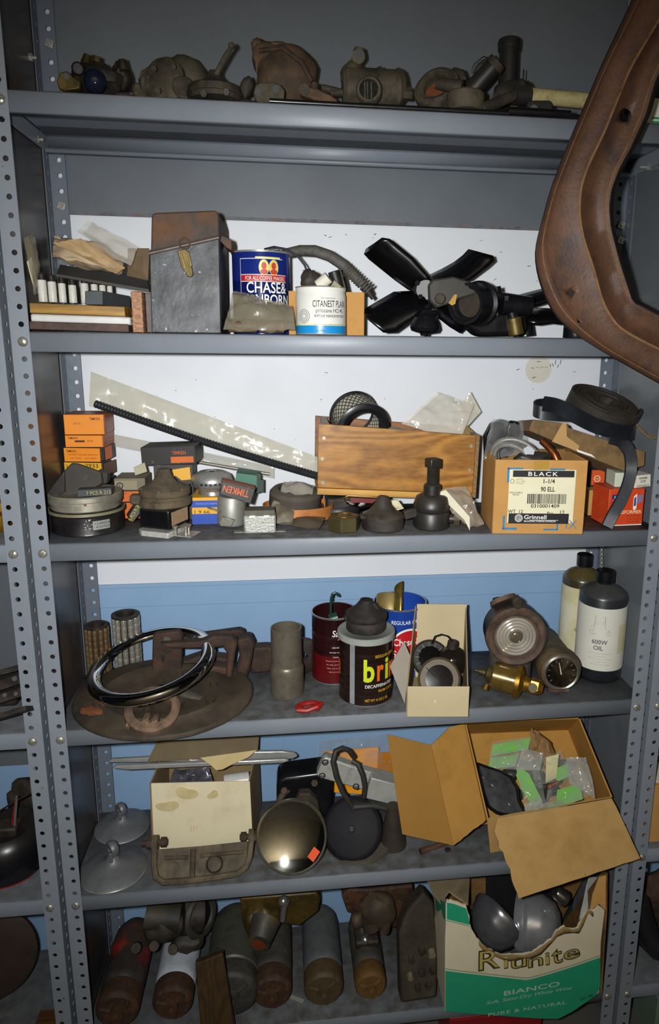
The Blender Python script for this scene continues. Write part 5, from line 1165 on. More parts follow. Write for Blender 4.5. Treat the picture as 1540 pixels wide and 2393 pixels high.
t = thing('paper_label', 'small white printed label among the conduit in the cardboard box', 'label', tuple(U(1235,1055,0.05)))
B().plate([U(1222,1050,0.05), U(1234,1042,0.05), U(1250,1052,0.05), U(1244,1072,0.05), U(1234,1078,0.05)], 0.001).w('label', mt('#b8bcc0',rough=0.6), t)
b = B().ub((1245,1075,0.06), 46, 20, 22, nz=0.3, seed=5)
t = thing('rubber_part', 'black lump filling the right side of the cardboard box below the copper pipe', 'part', tuple(U(1245,1085,0.06))); b.w('lump', BLACKD, t)
# ------------------------------------------------------------------ right end of the third shelf
def ribbon(b, path, wd, width, ribs=5, amp=0.0013, th=0.004):
    """ribbed strip: path of points with a width direction each"""
    P = []; Wd = []
    n = 8
    for i in range(len(path)-1):
        p0 = V(path[max(0,i-1)]); p1 = V(path[i]); p2 = V(path[i+1]); p3 = V(path[min(len(path)-1,i+2)])
        for j in range(n):
            f = j/n; P.append(0.5*((2*p1)+(-p0+p2)*f+(2*p0-5*p1+4*p2-p3)*f*f+(-p0+3*p1-3*p2+p3)*f**3)); Wd.append((V(wd[i])*(1-f)+V(wd[i+1])*f).normalized())
    P.append(V(path[-1])); Wd.append(V(wd[-1]).normalized())
    m = ribs*4+1; vs = []; fs = []
    for i, p in enumerate(P):
        tn = (P[min(i+1,len(P)-1)]-P[max(i-1,0)]).normalized(); w_ = (Wd[i]-tn*Wd[i].dot(tn)).normalized(); nn = tn.cross(w_)
        for j in range(m): vs.append(p+w_*width*(j/(m-1)-0.5)+nn*(th/2+amp*sin(2*pi*j/4)))
        for j in range(m): vs.append(p+w_*width*(0.5-j/(m-1))-nn*(th/2))
    q = 2*m
    for i in range(len(P)-1):
        for j in range(q): fs.append((i*q+j, i*q+(j+1)%q, (i+1)*q+(j+1)%q, (i+1)*q+j))
    fs.append(tuple(range(q))[::-1]); fs.append(tuple((len(P)-1)*q+j for j in range(q)))
    return b.add(vs, fs)
y = 0.075
t = thing('flattened_carton', 'dusty flattened cardboard carton sloping down to the right under the rubber coil', 'carton', tuple(U(1380,1060,y)))
FC = mt(['#7d6039','#8f7045','#6a5032'],rough=0.85,sc=18,bump=0.25,bsc=120,dust='#6e5c42',dk=0.4)
A_ = [U(1238,1005,y), U(1250,978,y+0.01), U(1322,988,y), U(1330,998,y)]
B().plate([U(1236,1006,y), U(1345,1052,y-0.01), U(1345,1030,y-0.01), U(1325,990,y), U(1246,980,y)], 0.10).w('main_panel', FC, t, bevel=0.001)
B().plate([U(1337,1052,y-0.012), U(1462,1102,y-0.03), U(1506,1088,y-0.03), U(1508,1055,y-0.02), U(1460,1042,y-0.02), U(1330,1000,y-0.005)], 0.09).w('broken_panel', mt(['#5d4628','#765c37','#4c391f'],rough=0.85,sc=30,bump=0.5,bsc=80), t, bevel=0.001)
B().plate([U(1290,1032,y-0.016), U(1350,1055,y-0.02), U(1354,1042,y-0.02), U(1325,1020,y-0.018), U(1324,992,y-0.012), U(1316,986,y-0.01)], 0.002).w('torn_flap', mt(['#a78350','#b38f5a'],rough=0.85,sc=20), t)
B().plate([U(1347,1050,y-0.0215), U(1382,1062,y-0.025), U(1392,1070,y-0.025), U(1350,1056,y-0.0215)], 0.001).w('tape_edge', WHITEI, t)
c_ = U(1400,972,0.095); k_ = m_(1,960,0.095)
t = thing('rubber_coil', 'dusty coil of wound rubber strip lying tilted on the flattened carton', 'coil', tuple(c_), (24,13,0))
RBD = mt(['#221d18','#332b22','#1a1613'],rough=0.7,sc=40,dust='#43392c',dk=0.8,bump=0.3,bsc=100)
b = B(); n = 300; turns = 7; r0, r1 = 22*k_, 90*k_; vs = []; fs = []; hh = 44*k_
for i in range(n+1):
    f = i/n; a_ = 2*pi*turns*f; r = r0+(r1-r0)*f; thk = (r1-r0)/turns*0.82
    wob = 1+0.03*sin(3*a_)+0.02*sin(1.3*a_)
    for rr, z_ in ((r-thk/2,0),(r+thk/2,0),(r+thk/2,hh*(1+0.05*sin(a_*1.3))),(r-thk/2,hh*(1+0.05*sin(a_*1.3)))):
        vs.append((rr*wob*cos(a_), rr*wob*sin(a_)*0.80, z_))
for i in range(n):
    for j in range(4): fs.append((i*4+j, i*4+(j+1)%4, (i+1)*4+(j+1)%4, (i+1)*4+j))
fs += [(0,1,2,3),(n*4+3,n*4+2,n*4+1,n*4)]
b.add(vs, fs).build('wound_strip', RBD, t)
B().box((0.006,-0.012,hh*0.85),(0.012,0.004,0.016),(0,20,10)).build('loose_end', RBD, t)
t = thing('ribbed_strip', 'long grey ribbed rubber strip looped over the carton and hanging down before the orange box', 'strip', tuple(U(1440,1200,0.0)))
up_ = (0,0,1); RS = mt(['#15171b','#1f2227','#2a2e34'],rough=0.42,sc=30,rv=0.1)
b = B()
ribbon(b, [U(1330,972,0.06),U(1290,970,0.055),U(1258,966,0.06),U(1248,958,0.08),U(1256,950,0.10),U(1275,948,0.11)], [up_]*6, 0.022, 5)
b.w('loop', RS, t)
b = B()
ribbon(b, [U(1270,946,0.055),U(1300,952,0.035),U(1340,972,0.022),U(1390,997,0.016),U(1440,1011,0.018),U(1470,1014,0.03),U(1479,1012,0.06)], [(0.1,0,1)]*7, 0.026, 6)
b.w('run', RS, t)
b = B(); sw = (1,0.2,0)
ribbon(b, [U(1425,1025,0.035),U(1452,1035,0.033),U(1470,1060,0.030),U(1474,1095,0.028),U(1468,1130,0.022),U(1452,1170,0.015),U(1432,1205,0.010),(U(1418,1232,0.008).x,0.008,Z+0.003)], [(0.7,0.2,0.7),(0.85,0.2,0.4),(1,0.2,0.1),sw,(1,0.2,-0.1),(1,0.2,-0.35),(1,0.2,-0.4),(1,0.2,-0.4)], 0.023, 5)
b.w('hanging_end', RS, t)
t = thing('twine', 'piece of tan twine trailing from the rubber coil to the right', 'twine', tuple(U(1480,995,0.11)))
B().ut([(1400,985,0.085),(1440,990,0.08),(1470,986,0.08),(1485,990,0.075),(1498,1004,0.06),(1512,1018,0.045),(1528,1024,0.03),(1544,1022,0.012)], 2.4, n=7).w('twine', mt(['#6e5530','#8a6d40'],rough=0.9,sc=120), t)
# boxes at the right end
y = 0.15
t, w, h = carton('parts_box', 'black and orange box standing behind the orange transformer box', 'box', 1377, 1440, 1098, 1180, y, 0.055, DKB, k=2, rz=-4)
lab(t,-w/2,-w*0.02,h*0.62,h-0.001,mt(['#d8541c','#c84c18'],rough=0.5)); b = B().ring(0.0065,0.005,0.0004,(-w*0.28,-0.0006,h*0.78),(0,-1,0),n=20); b.build('round_emblem', PAPER, t); text('PARTS', t, PAPER, (-w*0.27,-0.0006,h*0.76), 0.003)
y = 0.105
t, w, h = carton('cardboard_box', 'small tan box between the labelled cardboard box and the orange transformer box', 'box', 1373, 1400, 1146, 1212, y, 0.03, CARD, k=2)
y = 0.028
t, w, h = carton('transformer_box', 'orange bell transformer box with dark blue printing, behind the hanging ribbed strip', 'box', 1417, 1501, 1143, 1225, y, 0.06, mt(['#d2491c','#c24018','#da5526'],rough=0.5,sc=25), k=2, rz=3)
zp = lambda py: (1225-py)/(1225-1143)*h
xp_ = lambda px: (px-1459)/84*w
lab(t,xp_(1424),xp_(1460),zp(1165),zp(1155),mt('#22336b',rough=0.5)); text('SNAPIT', t, WHITEI, (xp_(1440),-0.0006,zp(1163)), 0.0042, width=0.018, bold=0.01)
text('BELL', t, mt('#22336b',rough=0.5,rv=0), (xp_(1431),-0.0002,zp(1175)), 0.005, width=0.014, bold=0.006); text('CHIME', t, mt('#22336b',rough=0.5,rv=0), (xp_(1434),-0.0002,zp(1184)), 0.005, width=0.018, bold=0.006)
text('TRANSFORMER', t, mt('#e8c8a0',rough=0.5,rv=0), (xp_(1459),-0.0002,zp(1198)), 0.0065, width=w*0.9, bold=0.01)
for i, s_ in enumerate(('10 VOLT 60 CYCLE','115 V. AC  10 WATT','CAT. NO. 1001')): text(s_, t, mt('#4a1c14',rough=0.5,rv=0), (xp_(1478),-0.0002,zp(1205+i*6.5)), 0.003, width=0.024)
B().prism([(xp_(1476),zp(1188)),(xp_(1476),zp(1160)),(xp_(1483),zp(1154)),(xp_(1484),zp(1186)),(xp_(1480),zp(1191))],0.0004,Mx.Translation((0,-0.0005,0))).build('picture_white', WHITEI, t)
B().prism([(xp_(1477),zp(1182)),(xp_(1477),zp(1164)),(xp_(1481),zp(1160)),(xp_(1482),zp(1180))],0.0004,Mx.Translation((0,-0.0009,0))).build('picture_blue', mt('#24408c',rough=0.5), t)
B().prism([(xp_(1485),zp(1176)),(xp_(1485),zp(1158)),(xp_(1497),zp(1156)),(xp_(1497),zp(1172)),(xp_(1491),zp(1174))],0.0004,Mx.Translation((0,-0.0005,0))).build('picture_grey', mt('#7c6f94',rough=0.5), t)
lab(t,-w/2+0.001,w/2-0.001,0.0005,0.0022,WHITEI,'white_stripe')
zo = Z+h+0.0006
t, w, h = carton('white_box', 'small white box with upside-down print on top of the orange transformer box', 'box', 1481, 1521, 1110, 1143, y+0.01, 0.045, WHITEP, rz=6, zbase=zo, roll=-4)
text('SORENSEN', t, BLACKI, (0,-0.0003,h*0.22), 0.0042, rot=(0,180,0), width=w*0.75, shear=0.2); text('AC-D', t, BLACKI, (w*0.02,-0.0003,h*0.58), 0.0045, rot=(0,180,0), width=w*0.32, bold=0.02); text('BENDIX', t, BLACKI, (0,-0.0003,h*0.82), 0.0032, rot=(0,180,0), width=w*0.5, bold=0.03)
t, w, h = carton('white_box', 'pale green-white box lying on the orange transformer box, left of the printed white one', 'box', 1436, 1470, 1105, 1141, y+0.015, 0.045, mt(['#b5bba6','#c2c8b2'],rough=0.6,sc=30), rz=-6, zbase=zo)
# ================================================================== fourth shelf
K = 3; Z = top(3)
# caged roller bearings
def rollers(px0, px1, tp, bs, yc, name, label, mat):
    pm = (tp+bs)/2; x = (U(px0,pm,yc).x+U(px1,pm,yc).x)/2; r = (U(px1,pm,yc).x-U(px0,pm,yc).x)/2; h = U((px0+px1)/2,tp,yc-r).z-Z
    t = thing(name, label, 'bearing', (x, yc, Z), group='caged roller bearings')
    B().lathe([(r*0.60,0.003),(r*0.70,0.003),(r*0.70,h-0.003),(r*0.60,h-0.003)],30,close=True).build('cage', IRON, t)
    B().ring(r,r*0.7,0.004,(0,0,0),n=30).build('ring', IRON, t); B().ring(r,r*0.7,0.004,(0,0,h-0.004),n=30).build('ring', IRON, t)
    n = 11; pr = [(0,0.0045)]
    for i in range(9): z0 = 0.0045+(h-0.009)*i/9; z1 = 0.0045+(h-0.009)*(i+1)/9; pr += [(r*0.185,z0+0.0004),(r*0.2,z0+0.0012),(r*0.2,z1-0.0012),(r*0.185,z1-0.0004)]
    pr += [(0,h-0.0045)]; first = None
    for i in range(n):
        a_ = 2*pi*i/n+0.2
        if first is None: first = B().lathe(pr,10).build('roller', mat, t)
        o = first if i == 0 else first.copy()
        if i: COL.objects.link(o); o.parent = t
        o.location = (r*0.84*cos(a_), r*0.84*sin(a_), 0)
rollers(265, 329, 1446, 1566, 0.200, 'roller_bearing', 'taller caged roller bearing with shiny steel rollers, seen through the chrome ring', mt(['#8a867c','#b0ab9e'],rough=0.25,metal=0.55,sc=80))
rollers(202, 258, 1470, 1586, 0.180, 'roller_bearing', 'browner caged roller bearing at the far left of the fourth shelf', mt(['#54432f','#7a6242'],rough=0.4,metal=0.4,sc=80))
# big backing plate hanging over the edge
c_ = U(385,1640,0.085); k_ = m_(1,1640,0.05)
t = thing('backing_plate', 'large greasy brown brake backing plate lying tilted over the front edge of the fourth shelf', 'plate', (U(385,1640,0.075).x, 0.075, Z+0.012), (10,0,0))
R_ = 0.158
GRS = mt(['#2e281e','#463b2b','#3b2e20','#252019'],rough=0.7,metal=0.2,sc=14,bump=0.3,bsc=120,dust='#5b5040',dk=0.4,contrast=0.3)
B().lathe([(0.030,0.006),(0.075,0.006),(0.085,0.010),(0.108,0.012),(0.118,0.006),(R_-0.004,0.003),(R_,0.0),(R_+0.001,-0.004),(R_-0.001,-0.005),(R_-0.006,-0.001),(0.118,0.002),(0.108,0.008),(0.085,0.006),(0.030,0.002)],64,close=True,sq=0.72).build('plate', GRS, t, noisy=0.001)
for a_, r_ in ((200,0.115),(250,0.06),(300,0.065),(330,0.10),(10,0.09),(60,0.07)):
    B().cyl((r_*cos(rad(a_)),r_*0.72*sin(rad(a_)),0.006),(r_*cos(rad(a_)),r_*0.72*sin(rad(a_)),0.016),0.009,n=6).build('plate_bolt', GRS, t)
B().lathe([(0.0,0.007),(0.031,0.007)],30,sq=0.72).build('centre_hole', BLACKI, t)
B().blob((-0.10,-0.035,0.004),(0.035,0.018,0.004),nz=0.3,seed=4,sub=3).build('rust_patch', mt(['#5a3018','#7a4524'],rough=0.85,sc=60,bump=0.3), t)
# bracket assembly
y = 0.14
t = thing_at('shackle_bracket', 'rusty forged bracket with two upright lugs and a cross bar, behind the chrome ring', 'bracket', 480, 1560, y); t.location.z = Z+0.02
RB_ = mt(['#241913','#38261b','#452e20','#523319'],rough=0.75,sc=30,bump=0.35,bsc=140,dust=DUST,dk=0.3)
B().up([(355,1600),(357,1500),(366,1494),(420,1488),(426,1500),(426,1590),(400,1596)], y-0.005, 0.016).w('lug', RB_, t, bevel=0.003)
B().uc((391,1507,y-0.0065), (391,1507,y), 8).w('lug_hole', BLACKI, t); B().up([(379,1545),(384,1545),(384,1560),(379,1560)], y-0.0065, 0.003).w('lug_slot', BLACKI, t)
B().up([(372,1520),(470,1512),(500,1500),(540,1500),(556,1516),(550,1540),(540,1618),(527,1614),(530,1540),(520,1526),(480,1530),(400,1530)], y-0.028, 0.02).w('cross_arm', RB_, t, bevel=0.004)
B().up([(554,1510),(585,1500),(595,1520),(588,1560),(575,1606),(556,1616),(545,1600),(560,1550)], y-0.012, 0.03).w('lug', RB_, t, bevel=0.005)
B().up([(425,1500),(480,1495),(560,1484),(572,1488),(575,1500),(500,1512),(430,1530)], y+0.035, 0.02).up([(426,1560),(470,1545),(535,1552),(535,1595),(426,1600)], y+0.02, 0.03).w('web', RB_, t, bevel=0.004)
B().up([(470,1585),(490,1570),(535,1575),(540,1600),(520,1612),(475,1608)], y-0.02, 0.03).w('foot', RB_, t, bevel=0.004)
t = thing_at('rusty_bar', 'rusty square bar sticking out to the right behind the rusty bracket', 'bar', 610, 1540, 0.165); t.location.z = Z
B().up([(585,1515),(628,1513),(645,1520),(645,1560),(628,1572),(585,1575)], 0.165, 0.03).w('bar', RB_, t, bevel=0.004)
# chrome ring
t = thing('chrome_ring', 'large chrome headlight ring standing tilted on the rusty parts', 'ring', tuple(U(355,1635,0.05)))
ce = U(354,1546,0.09); nrm = V((-0.15,-0.14,0.98)).normalized(); k_ = m_(1,1545,0.09)
fr = frame(tuple(ce), nrm); xl = (fr.inverted().to_3x3() @ V((1,0,0)))
sp = math.atan2(xl.y, xl.x)
b = B(); b.lathe([(112*k_,0.0),(116*k_,4*k_),(122*k_,8*k_),(130*k_,9*k_),(138*k_,5*k_),(142*k_,-4*k_),(141*k_,-14*k_),(137*k_,-16*k_),(138*k_,-4*k_),(130*k_,5*k_),(120*k_,4*k_),(112*k_,-6*k_)], 80, tuple(ce), nrm, close=True, spin=sp)
b.w('ring', CHROME, t, angle=70)
# clamp ring
c_ = U(357,1668,0.010); k_ = m_(1,1668,0.010)
t = thing('pipe_clamp', 'rusty split clamp ring lying on the front of the backing plate', 'clamp', tuple(U(357,1705,0.03)))
CR = mt(['#4f3a2c','#6b5140','#7d6049','#5a4030'],rough=0.8,sc=40,bump=0.35,bsc=150,dust='#6e5e4c',dk=0.4)
nrm = V((0.1,-0.45,0.9))
B().lathe([(40*k_,-16*k_),(56*k_,-16*k_),(60*k_,-10*k_),(60*k_,10*k_),(54*k_,15*k_),(42*k_,15*k_),(40*k_,10*k_)], 44, tuple(c_), nrm, close=True).w('ring', CR, t)
B().up([(330,1692),(346,1688),(352,1715),(344,1718),(332,1710)], -0.022, 0.025).up([(336,1690),(352,1700),(351,1718),(338,1716)], -0.026, 0.012).w('ear', CR, t, bevel=0.002)
B().up([(352,1695),(368,1690),(372,1712),(354,1722)], -0.024, 0.025).w('ear', CR, t, bevel=0.002)
B().uc((366,1706,-0.014), (380,1706,-0.014), 10, n=6).uc((300,1700,-0.012), (380,1706,-0.014), 6).uc((296,1698,-0.012), (306,1700,-0.012), 11, n=6).w('clamp_bolt', CR, t)
t = thing('steel_pin', 'short dull steel pin lying behind the rusty clamp ring', 'pin', tuple(U(440,1640,0.06)))
B().uc((402,1618,0.08), (474,1644,0.055), 17, 15, n=22, ch=3).w('pin', mt(['#4a4840','#66635a'],rough=0.4,metal=0.6,sc=40,dust=DUST,dk=0.3), t)
# pipe reducer
x, yc, z, r, h = stand(630, 710, 1637, 3, 1482)
k_ = r/40; zz_ = lambda py: U(670,py,yc-r).z-Z
t = thing('pipe_reducer', 'brownish steel pipe reducer standing upright between the bracket and the coffee cans', 'pipe', (x, yc, Z))
hA = zz_(1567); hT = h
B().lathe([(r*0.86,0.0),(r*0.97,0.0),(r*0.985,0.002),(r*0.985,hA*0.62),(r,hA*0.72),(r*0.99,hA*0.88),(r*0.93,hA*0.97),(r*0.90,hA),(r*0.905,hA+0.002),(r*0.90,hT),(r*0.84,hT),(r*0.84,0.002)],44,close=True).build('pipe', mt(['#5d564a','#7a7263','#686050'],rough=0.36,metal=0.5,sc=40), t)
x, yc, z, r, h = stand(688, 728, 1592, 3, 1512)
t = thing('gear_wheel', 'dark round gear leaning behind the pipe reducer', 'gear', (x, yc+0.02, Z+0.036))
B().lathe([(0.009,-0.008),(0.030,-0.008),(0.036,-0.005),(0.036,0.005),(0.030,0.008),(0.009,0.008)],36,(0,0,0),(0.25,-1,0.15),close=True).build('wheel', IRON, t)
# red clip
t = thing_at('red_clip', 'small red plastic clip lying at the front edge of the fourth shelf', 'clip', 725, 1660, 0.03, 3)
q = G(725,1660,Z)
RC = mt(['#86140f','#981d16'],rough=0.4,sc=40)
B().tube([(q.x+0.020*cos(a_)-0.003, q.y+0.012*sin(a_)+0.004, Z+0.0058+0.001*sin(2*a_)) for a_ in [rad(i*15-50) for i in range(20)]], 0.0045, 8).w('loop', RC, t)
B().tube([(q.x-0.024,q.y-0.006,Z+0.0055),(q.x-0.006,q.y-0.010,Z+0.006),(q.x+0.012,q.y-0.006,Z+0.010),(q.x+0.020,q.y+0.004,Z+0.010)], 0.0048, 8).w('arm', RC, t)
# red coffee can
def can(name, label, l, r_, base, tp, dy, mat, ribs, **k):
    x, yc, z, r, h = stand(l, r_, base, 3, tp); yc += dy
    t = thing(name, label, 'can', (x, yc, Z)); can_body(B(), r, h, [h*f for f in ribs], **k).build('can', mat, t)
    B().ring(r+0.0008, r-0.0012, 0.003, (0,0,h-0.0028), n=56).build('rim', mt(['#8f9296','#b0b3b6'],rough=0.3,metal=0.8,sc=60), t)
    B().ring(r+0.0006, r-0.0012, 0.003, (0,0,0.0002), n=56).build('foot_rim', mt(['#8f9296','#b0b3b6'],rough=0.3,metal=0.8,sc=60), t)
    return t, r, h, (lambda py: U((l+r_)/2, py, yc-r).z-Z)
t, r, h, zl = can('coffee_can', 'open dark red coffee can with a green hooked wire, behind the brown can', 729, 833, 1602, 1447, 0.0, mt(['#220c0d','#2e1011'],rough=0.25,sc=10), (0.2,0.33,0.46,0.6,0.73), top_open=True)
hh = lambda f: h*f
B().ring(r+0.0001, r-0.001, h*0.40, (0,0,0.004), n=56).build('red_band', mt(['#500b0f','#5e0f13'],rough=0.3,sc=30), t)
text('Savarin', t, WHITEI, (0.014,0,hh(0.735)), 0.013, bend=r, width=0.042, bold=0.012, shear=0.15)
b = B(); n = 20; sx, zc = 0.017, hh(0.86)
for R1, mat in ((0.0095, mt('#b5a98c',rough=0.4,rv=0)),):
    b.add([((r+0.0003)*sin(sx/r),-(r+0.0003)*cos(sx/r),zc)]+[((r+0.0003)*sin((sx+R1*cos(2*pi*i/n))/r),-(r+0.0003)*cos((sx+R1*cos(2*pi*i/n))/r),zc+R1*0.9*sin(2*pi*i/n)) for i in range(n)], [(0,1+i,1+(i+1)%n) for i in range(n)]).build('round_emblem', mat, t)
b = B(); patch(b, r, 0.004/r, 0.030/r, hh(0.68), hh(0.7)); b.build('gold_bar', mt('#b08a3c',rough=0.4,rv=0), t)
for i, (s_, wd_) in enumerate((('100% PURE COFFEE',0.03),('the best coffee for every',0.04),('brewing method',0.026))): text(s_, t, WHITEI, (0.008,0,hh(0.56-0.07*i)), 0.0028, bend=r, width=wd_)
for i, (s_, wd_) in enumerate((('Roasted and vacuum packed',0.042),('for drip, percolator and',0.04),('filter use in the home',0.038),('Store in a cool place',0.03))): text(s_, t, mt('#d89a90',rough=0.5,rv=0), (0.002,0,hh(0.36-0.055*i)), 0.0028, bend=r, width=wd_)
q = U(775,1440,t.location.y)
tg = thing('hooked_wire', 'dark green wire with a hooked top standing in the dark red can', 'wire', (q.x, t.location.y, Z+0.006))
GR = mt(['#123028','#1b4034'],rough=0.4,sc=40); ty = t.location.y
B().ut([(773,1446,ty),(773,1420,ty),(774,1398,ty),(777,1388,ty),(783,1385,ty),(788,1388,ty),(791,1393,ty)], 3.2, n=8).cyl((q.x-0.0015,ty,Z+0.008),(U(773,1446,ty).x,ty,U(773,1446,ty).z),0.003,n=8).w('hook', GR, tg)
B().uc((770,1448,ty), (790,1442,ty), 12, 12).w('coil', GR, tg)
# brim can with a cone pump on the lid
t, r, h, zl = can('coffee_can', 'brown coffee can with big yellow and orange letters and a grey plastic lid', 792, 917, 1654, 1500, 0.0, mt(['#1d1310','#261914'],rough=0.2,sc=10), (0.14,0.27,0.4,0.53,0.66,0.79))
LIDM = mt(['#8b8f88','#9a9e96'],rough=0.55,sc=30,dust='#6a685e',dk=0.5)
B().lathe([(0,h+0.0015),(r-0.006,h+0.0015),(r-0.004,h+0.003),(r+0.001,h+0.003),(r+0.003,h+0.001),(r+0.003,h-0.008),(r+0.0012,h-0.009),(r+0.0012,h-0.001),(0,h-0.001)],56).build('lid', LIDM, t)
b = B(); patch(b, r, -0.0365/r, -0.0265/r, 0.004, h-0.009); b.build('seam_strip', mt(['#8c8f90','#aaadad'],rough=0.3,metal=0.3,sc=40), t)
YG = mt('#c8d22a',rough=0.35,rv=0); OG = mt('#e0661c',rough=0.35,rv=0); YW_ = mt('#d8a52a',rough=0.35,rv=0)
text('b', t, YG, (0.0,0,h*0.40), 0.043, bend=r, width=0.020, bold=0.028)
text('r', t, OG, (0.022,0,h*0.40), 0.043, bend=r, width=0.014, bold=0.028)
text('i', t, YG, (0.0365,0,h*0.40), 0.043, bend=r, width=0.0085, bold=0.028)
text('m', t, OG, (0.056,0,h*0.40), 0.043, bend=r, width=0.026, bold=0.028)
text('REGULAR GRIND', t, YW_, (0.034,0,h*0.74), 0.0058, bend=r, width=0.046, bold=0.01, shear=0.15)
text('DECAFFEINATED', t, WHITEI, (0.022,0,h*0.295), 0.0062, bend=r, width=0.058, bold=0.012)
text('FROM COFFEE', t, YW_, (0.036,0,h*0.215), 0.005, bend=r, width=0.036, bold=0.01)
text('NET WT 16 OZ (1 LB)', t, YW_, (0.016,0,h*0.085), 0.0052, bend=r, width=0.046, bold=0.008)
text('m', t, OG, (-0.078,0,h*0.40), 0.043, bend=r, width=0.026, bold=0.028)
tp = thing('diaphragm_pump', 'dark cone-topped pump standing on the grey lid of the brown can', 'pump', (t.location.x, t.location.y+0.002, Z+h+0.0035))
k_ = r/63
DB2 = mt(['#1f1a18','#2b2420','#342c27'],rough=0.7,sc=50,bump=0.25,dust='#3b342c',dk=0.5)
B().lathe([(0,0),(45*k_,0),(47*k_,3*k_),(46*k_,20*k_),(43*k_,24*k_),(47*k_,27*k_),(49*k_,31*k_),(48*k_,38*k_),(36*k_,46*k_),(25*k_,54*k_),(16*k_,66*k_),(14*k_,70*k_),(0,70*k_)],40).build('body', DB2, tp, noisy=0.0008)
B().box((-44*k_,-8*k_,31*k_),(16*k_,16*k_,9*k_)).build('lug', DB2, tp, bevel=0.002)
B().box((22*k_,-10*k_,52*k_),(9*k_,12*k_,30*k_),(0,-30,0)).build('rib', DB2, tp, bevel=0.002)
B().cyl((6*k_,-47*k_,12*k_),(6*k_,-50*k_,12*k_),3*k_,n=10).build('pin', DB2, tp)
# blue and red can with brass sheets
t, r, h, zl = can('coffee_can', 'open blue coffee can with a big red disc, holding curled brass sheet', 872, 992, 1590, 1428, 0.0, mt(['#1c3f94','#2448a2'],rough=0.25,sc=10), (0.2,0.33,0.46,0.6), top_open=True)
b = B(); n = 36; sx, zc = 0.012, h*0.42
for R1, mat, lf in ((0.040,WHITEI,0.0003),(0.0365,mt(['#b01a22','#bc2028'],rough=0.3,rv=0),0.0006)):
    b = B(); vs = []; fs = []
    for j in range(6):
        for i in range(n):
            x_ = sx+R1*(j/5)*cos(2*pi*i/n); vs.append(((r+lf)*sin(x_/r),-(r+lf)*cos(x_/r),zc+R1*1.15*(j/5)*sin(2*pi*i/n)))
    for j in range(5):
        for i in range(n): fs.append((j*n+i,(j+1)*n+i,(j+1)*n+(i+1)%n,j*n+(i+1)%n))
    b.add(vs, fs).build('disc', mat, t)
text('REGULAR GRIND', t, WHITEI, (0.010,0,h*0.80), 0.0078, bend=r, width=0.068, bold=0.006)
text('Chase &', t, WHITEI, (0.008,0,h*0.50), 0.0145, bend=r, width=0.056, bold=0.014, lift=0.0008)
text('Sanborn', t, WHITEI, (0.008,0,h*0.33), 0.0145, bend=r, width=0.058, bold=0.014, lift=0.0008)
text('COFFEE', t, WHITEI, (0.010,0,h*0.22), 0.006, bend=r, width=0.03, bold=0.01, lift=0.0008)
tb = thing('brass_sheet', 'curled pieces of thin brass sheet standing in the blue coffee can', 'sheet', (t.location.x, t.location.y, Z+0.004))
BS = mt(['#6b5a28','#94803c','#7a6630'],rough=0.35,metal=0.75,sc=30)
xx, yy_ = t.location.x, t.location.y
def curl(cx, cy, rr, a0, a1, z0, z1, z2, n=14):
    b = B(); vs = []
    for i in range(n+1):
        f = i/n; a_ = a0+(a1-a0)*f; vs += [(cx+rr*cos(a_), cy+rr*sin(a_), z0), (cx+rr*cos(a_), cy+rr*sin(a_), z1+(z2-z1)*f)]
    b.add(vs, [(2*i,2*i+2,2*i+3,2*i+1) for i in range(n)]); return b
curl(xx-0.020,yy_+0.006,0.026,rad(-30),rad(170),Z+0.006,Z+h+0.004,Z+h+0.010).w('sheet', mt(['#8f7a4a','#a8935e'],rough=0.5,metal=0.5,sc=30), tb, solid=0.0006)
curl(xx+0.014,yy_-0.004,0.026,rad(100),rad(235),Z+0.006,Z+h+0.034,Z+h+0.018).w('sheet', BS, tb, solid=0.0006)
# grey cardboard flap piece
t = thing_at('cardboard_piece', 'diamond-shaped pale card leaning against the left side of the cream box', 'card', 940, 1640, 0.03, 3)
B().plate([U(911,1565,0.040), U(944,1506,0.055), U(958,1538,0.050), U(946,1652,0.028)], 0.0015).w('card', mt(['#8f8678','#a0978a'],rough=0.85,sc=20), t)
# cream box with gauges
yf = G(1025,1680,Z).y
a, c = U(952,1675,-0.02), U(1095,1684,-0.03)
t = thing('cream_box', 'long narrow cream cardboard box holding old gauges and bulbs, overhanging the shelf edge', 'box', ((a.x+c.x)/2, -0.022, Z), (0,0,-6))
w = (c.x-a.x)*1.0; k_ = w/143; hf = U(1025,1607,-0.025).z-Z; d = 0.150; hb = U(1050,1409,d-0.022).z-Z
CRI = mt(['#8c7a5c','#9c8a68'],rough=0.85,sc=14,spec=0.2)
B().box((0,0.001,hf/2),(w,0.002,hf)).build('panel', CREAM, t, bevel=0.0006)
text('S', t, WHITEI, (-w*0.05,-0.0002,hf*0.48), 0.0055)
B().box((d*0.13,d*0.985,hb/2),(w-0.012,0.002,hb)).build('panel', CREAM, t)
for s_ in (-1,1):
    B().prism([(0,0),(d,0),(d,hb-0.004),(0.03,hf+(hb-hf)*0.16),(0.0,hf)],0.002,Mx.Translation((s_*(w/2-0.001)-0.001,0,0)) @ Mx.Rotation(pi/2-0.13+0.03*s_,4,'Z')).build('side_panel', CRI, t)
B().box((d*0.065,d/2,0.001),(w-0.016,d*0.96,0.0016)).build('bottom', CRI, t)
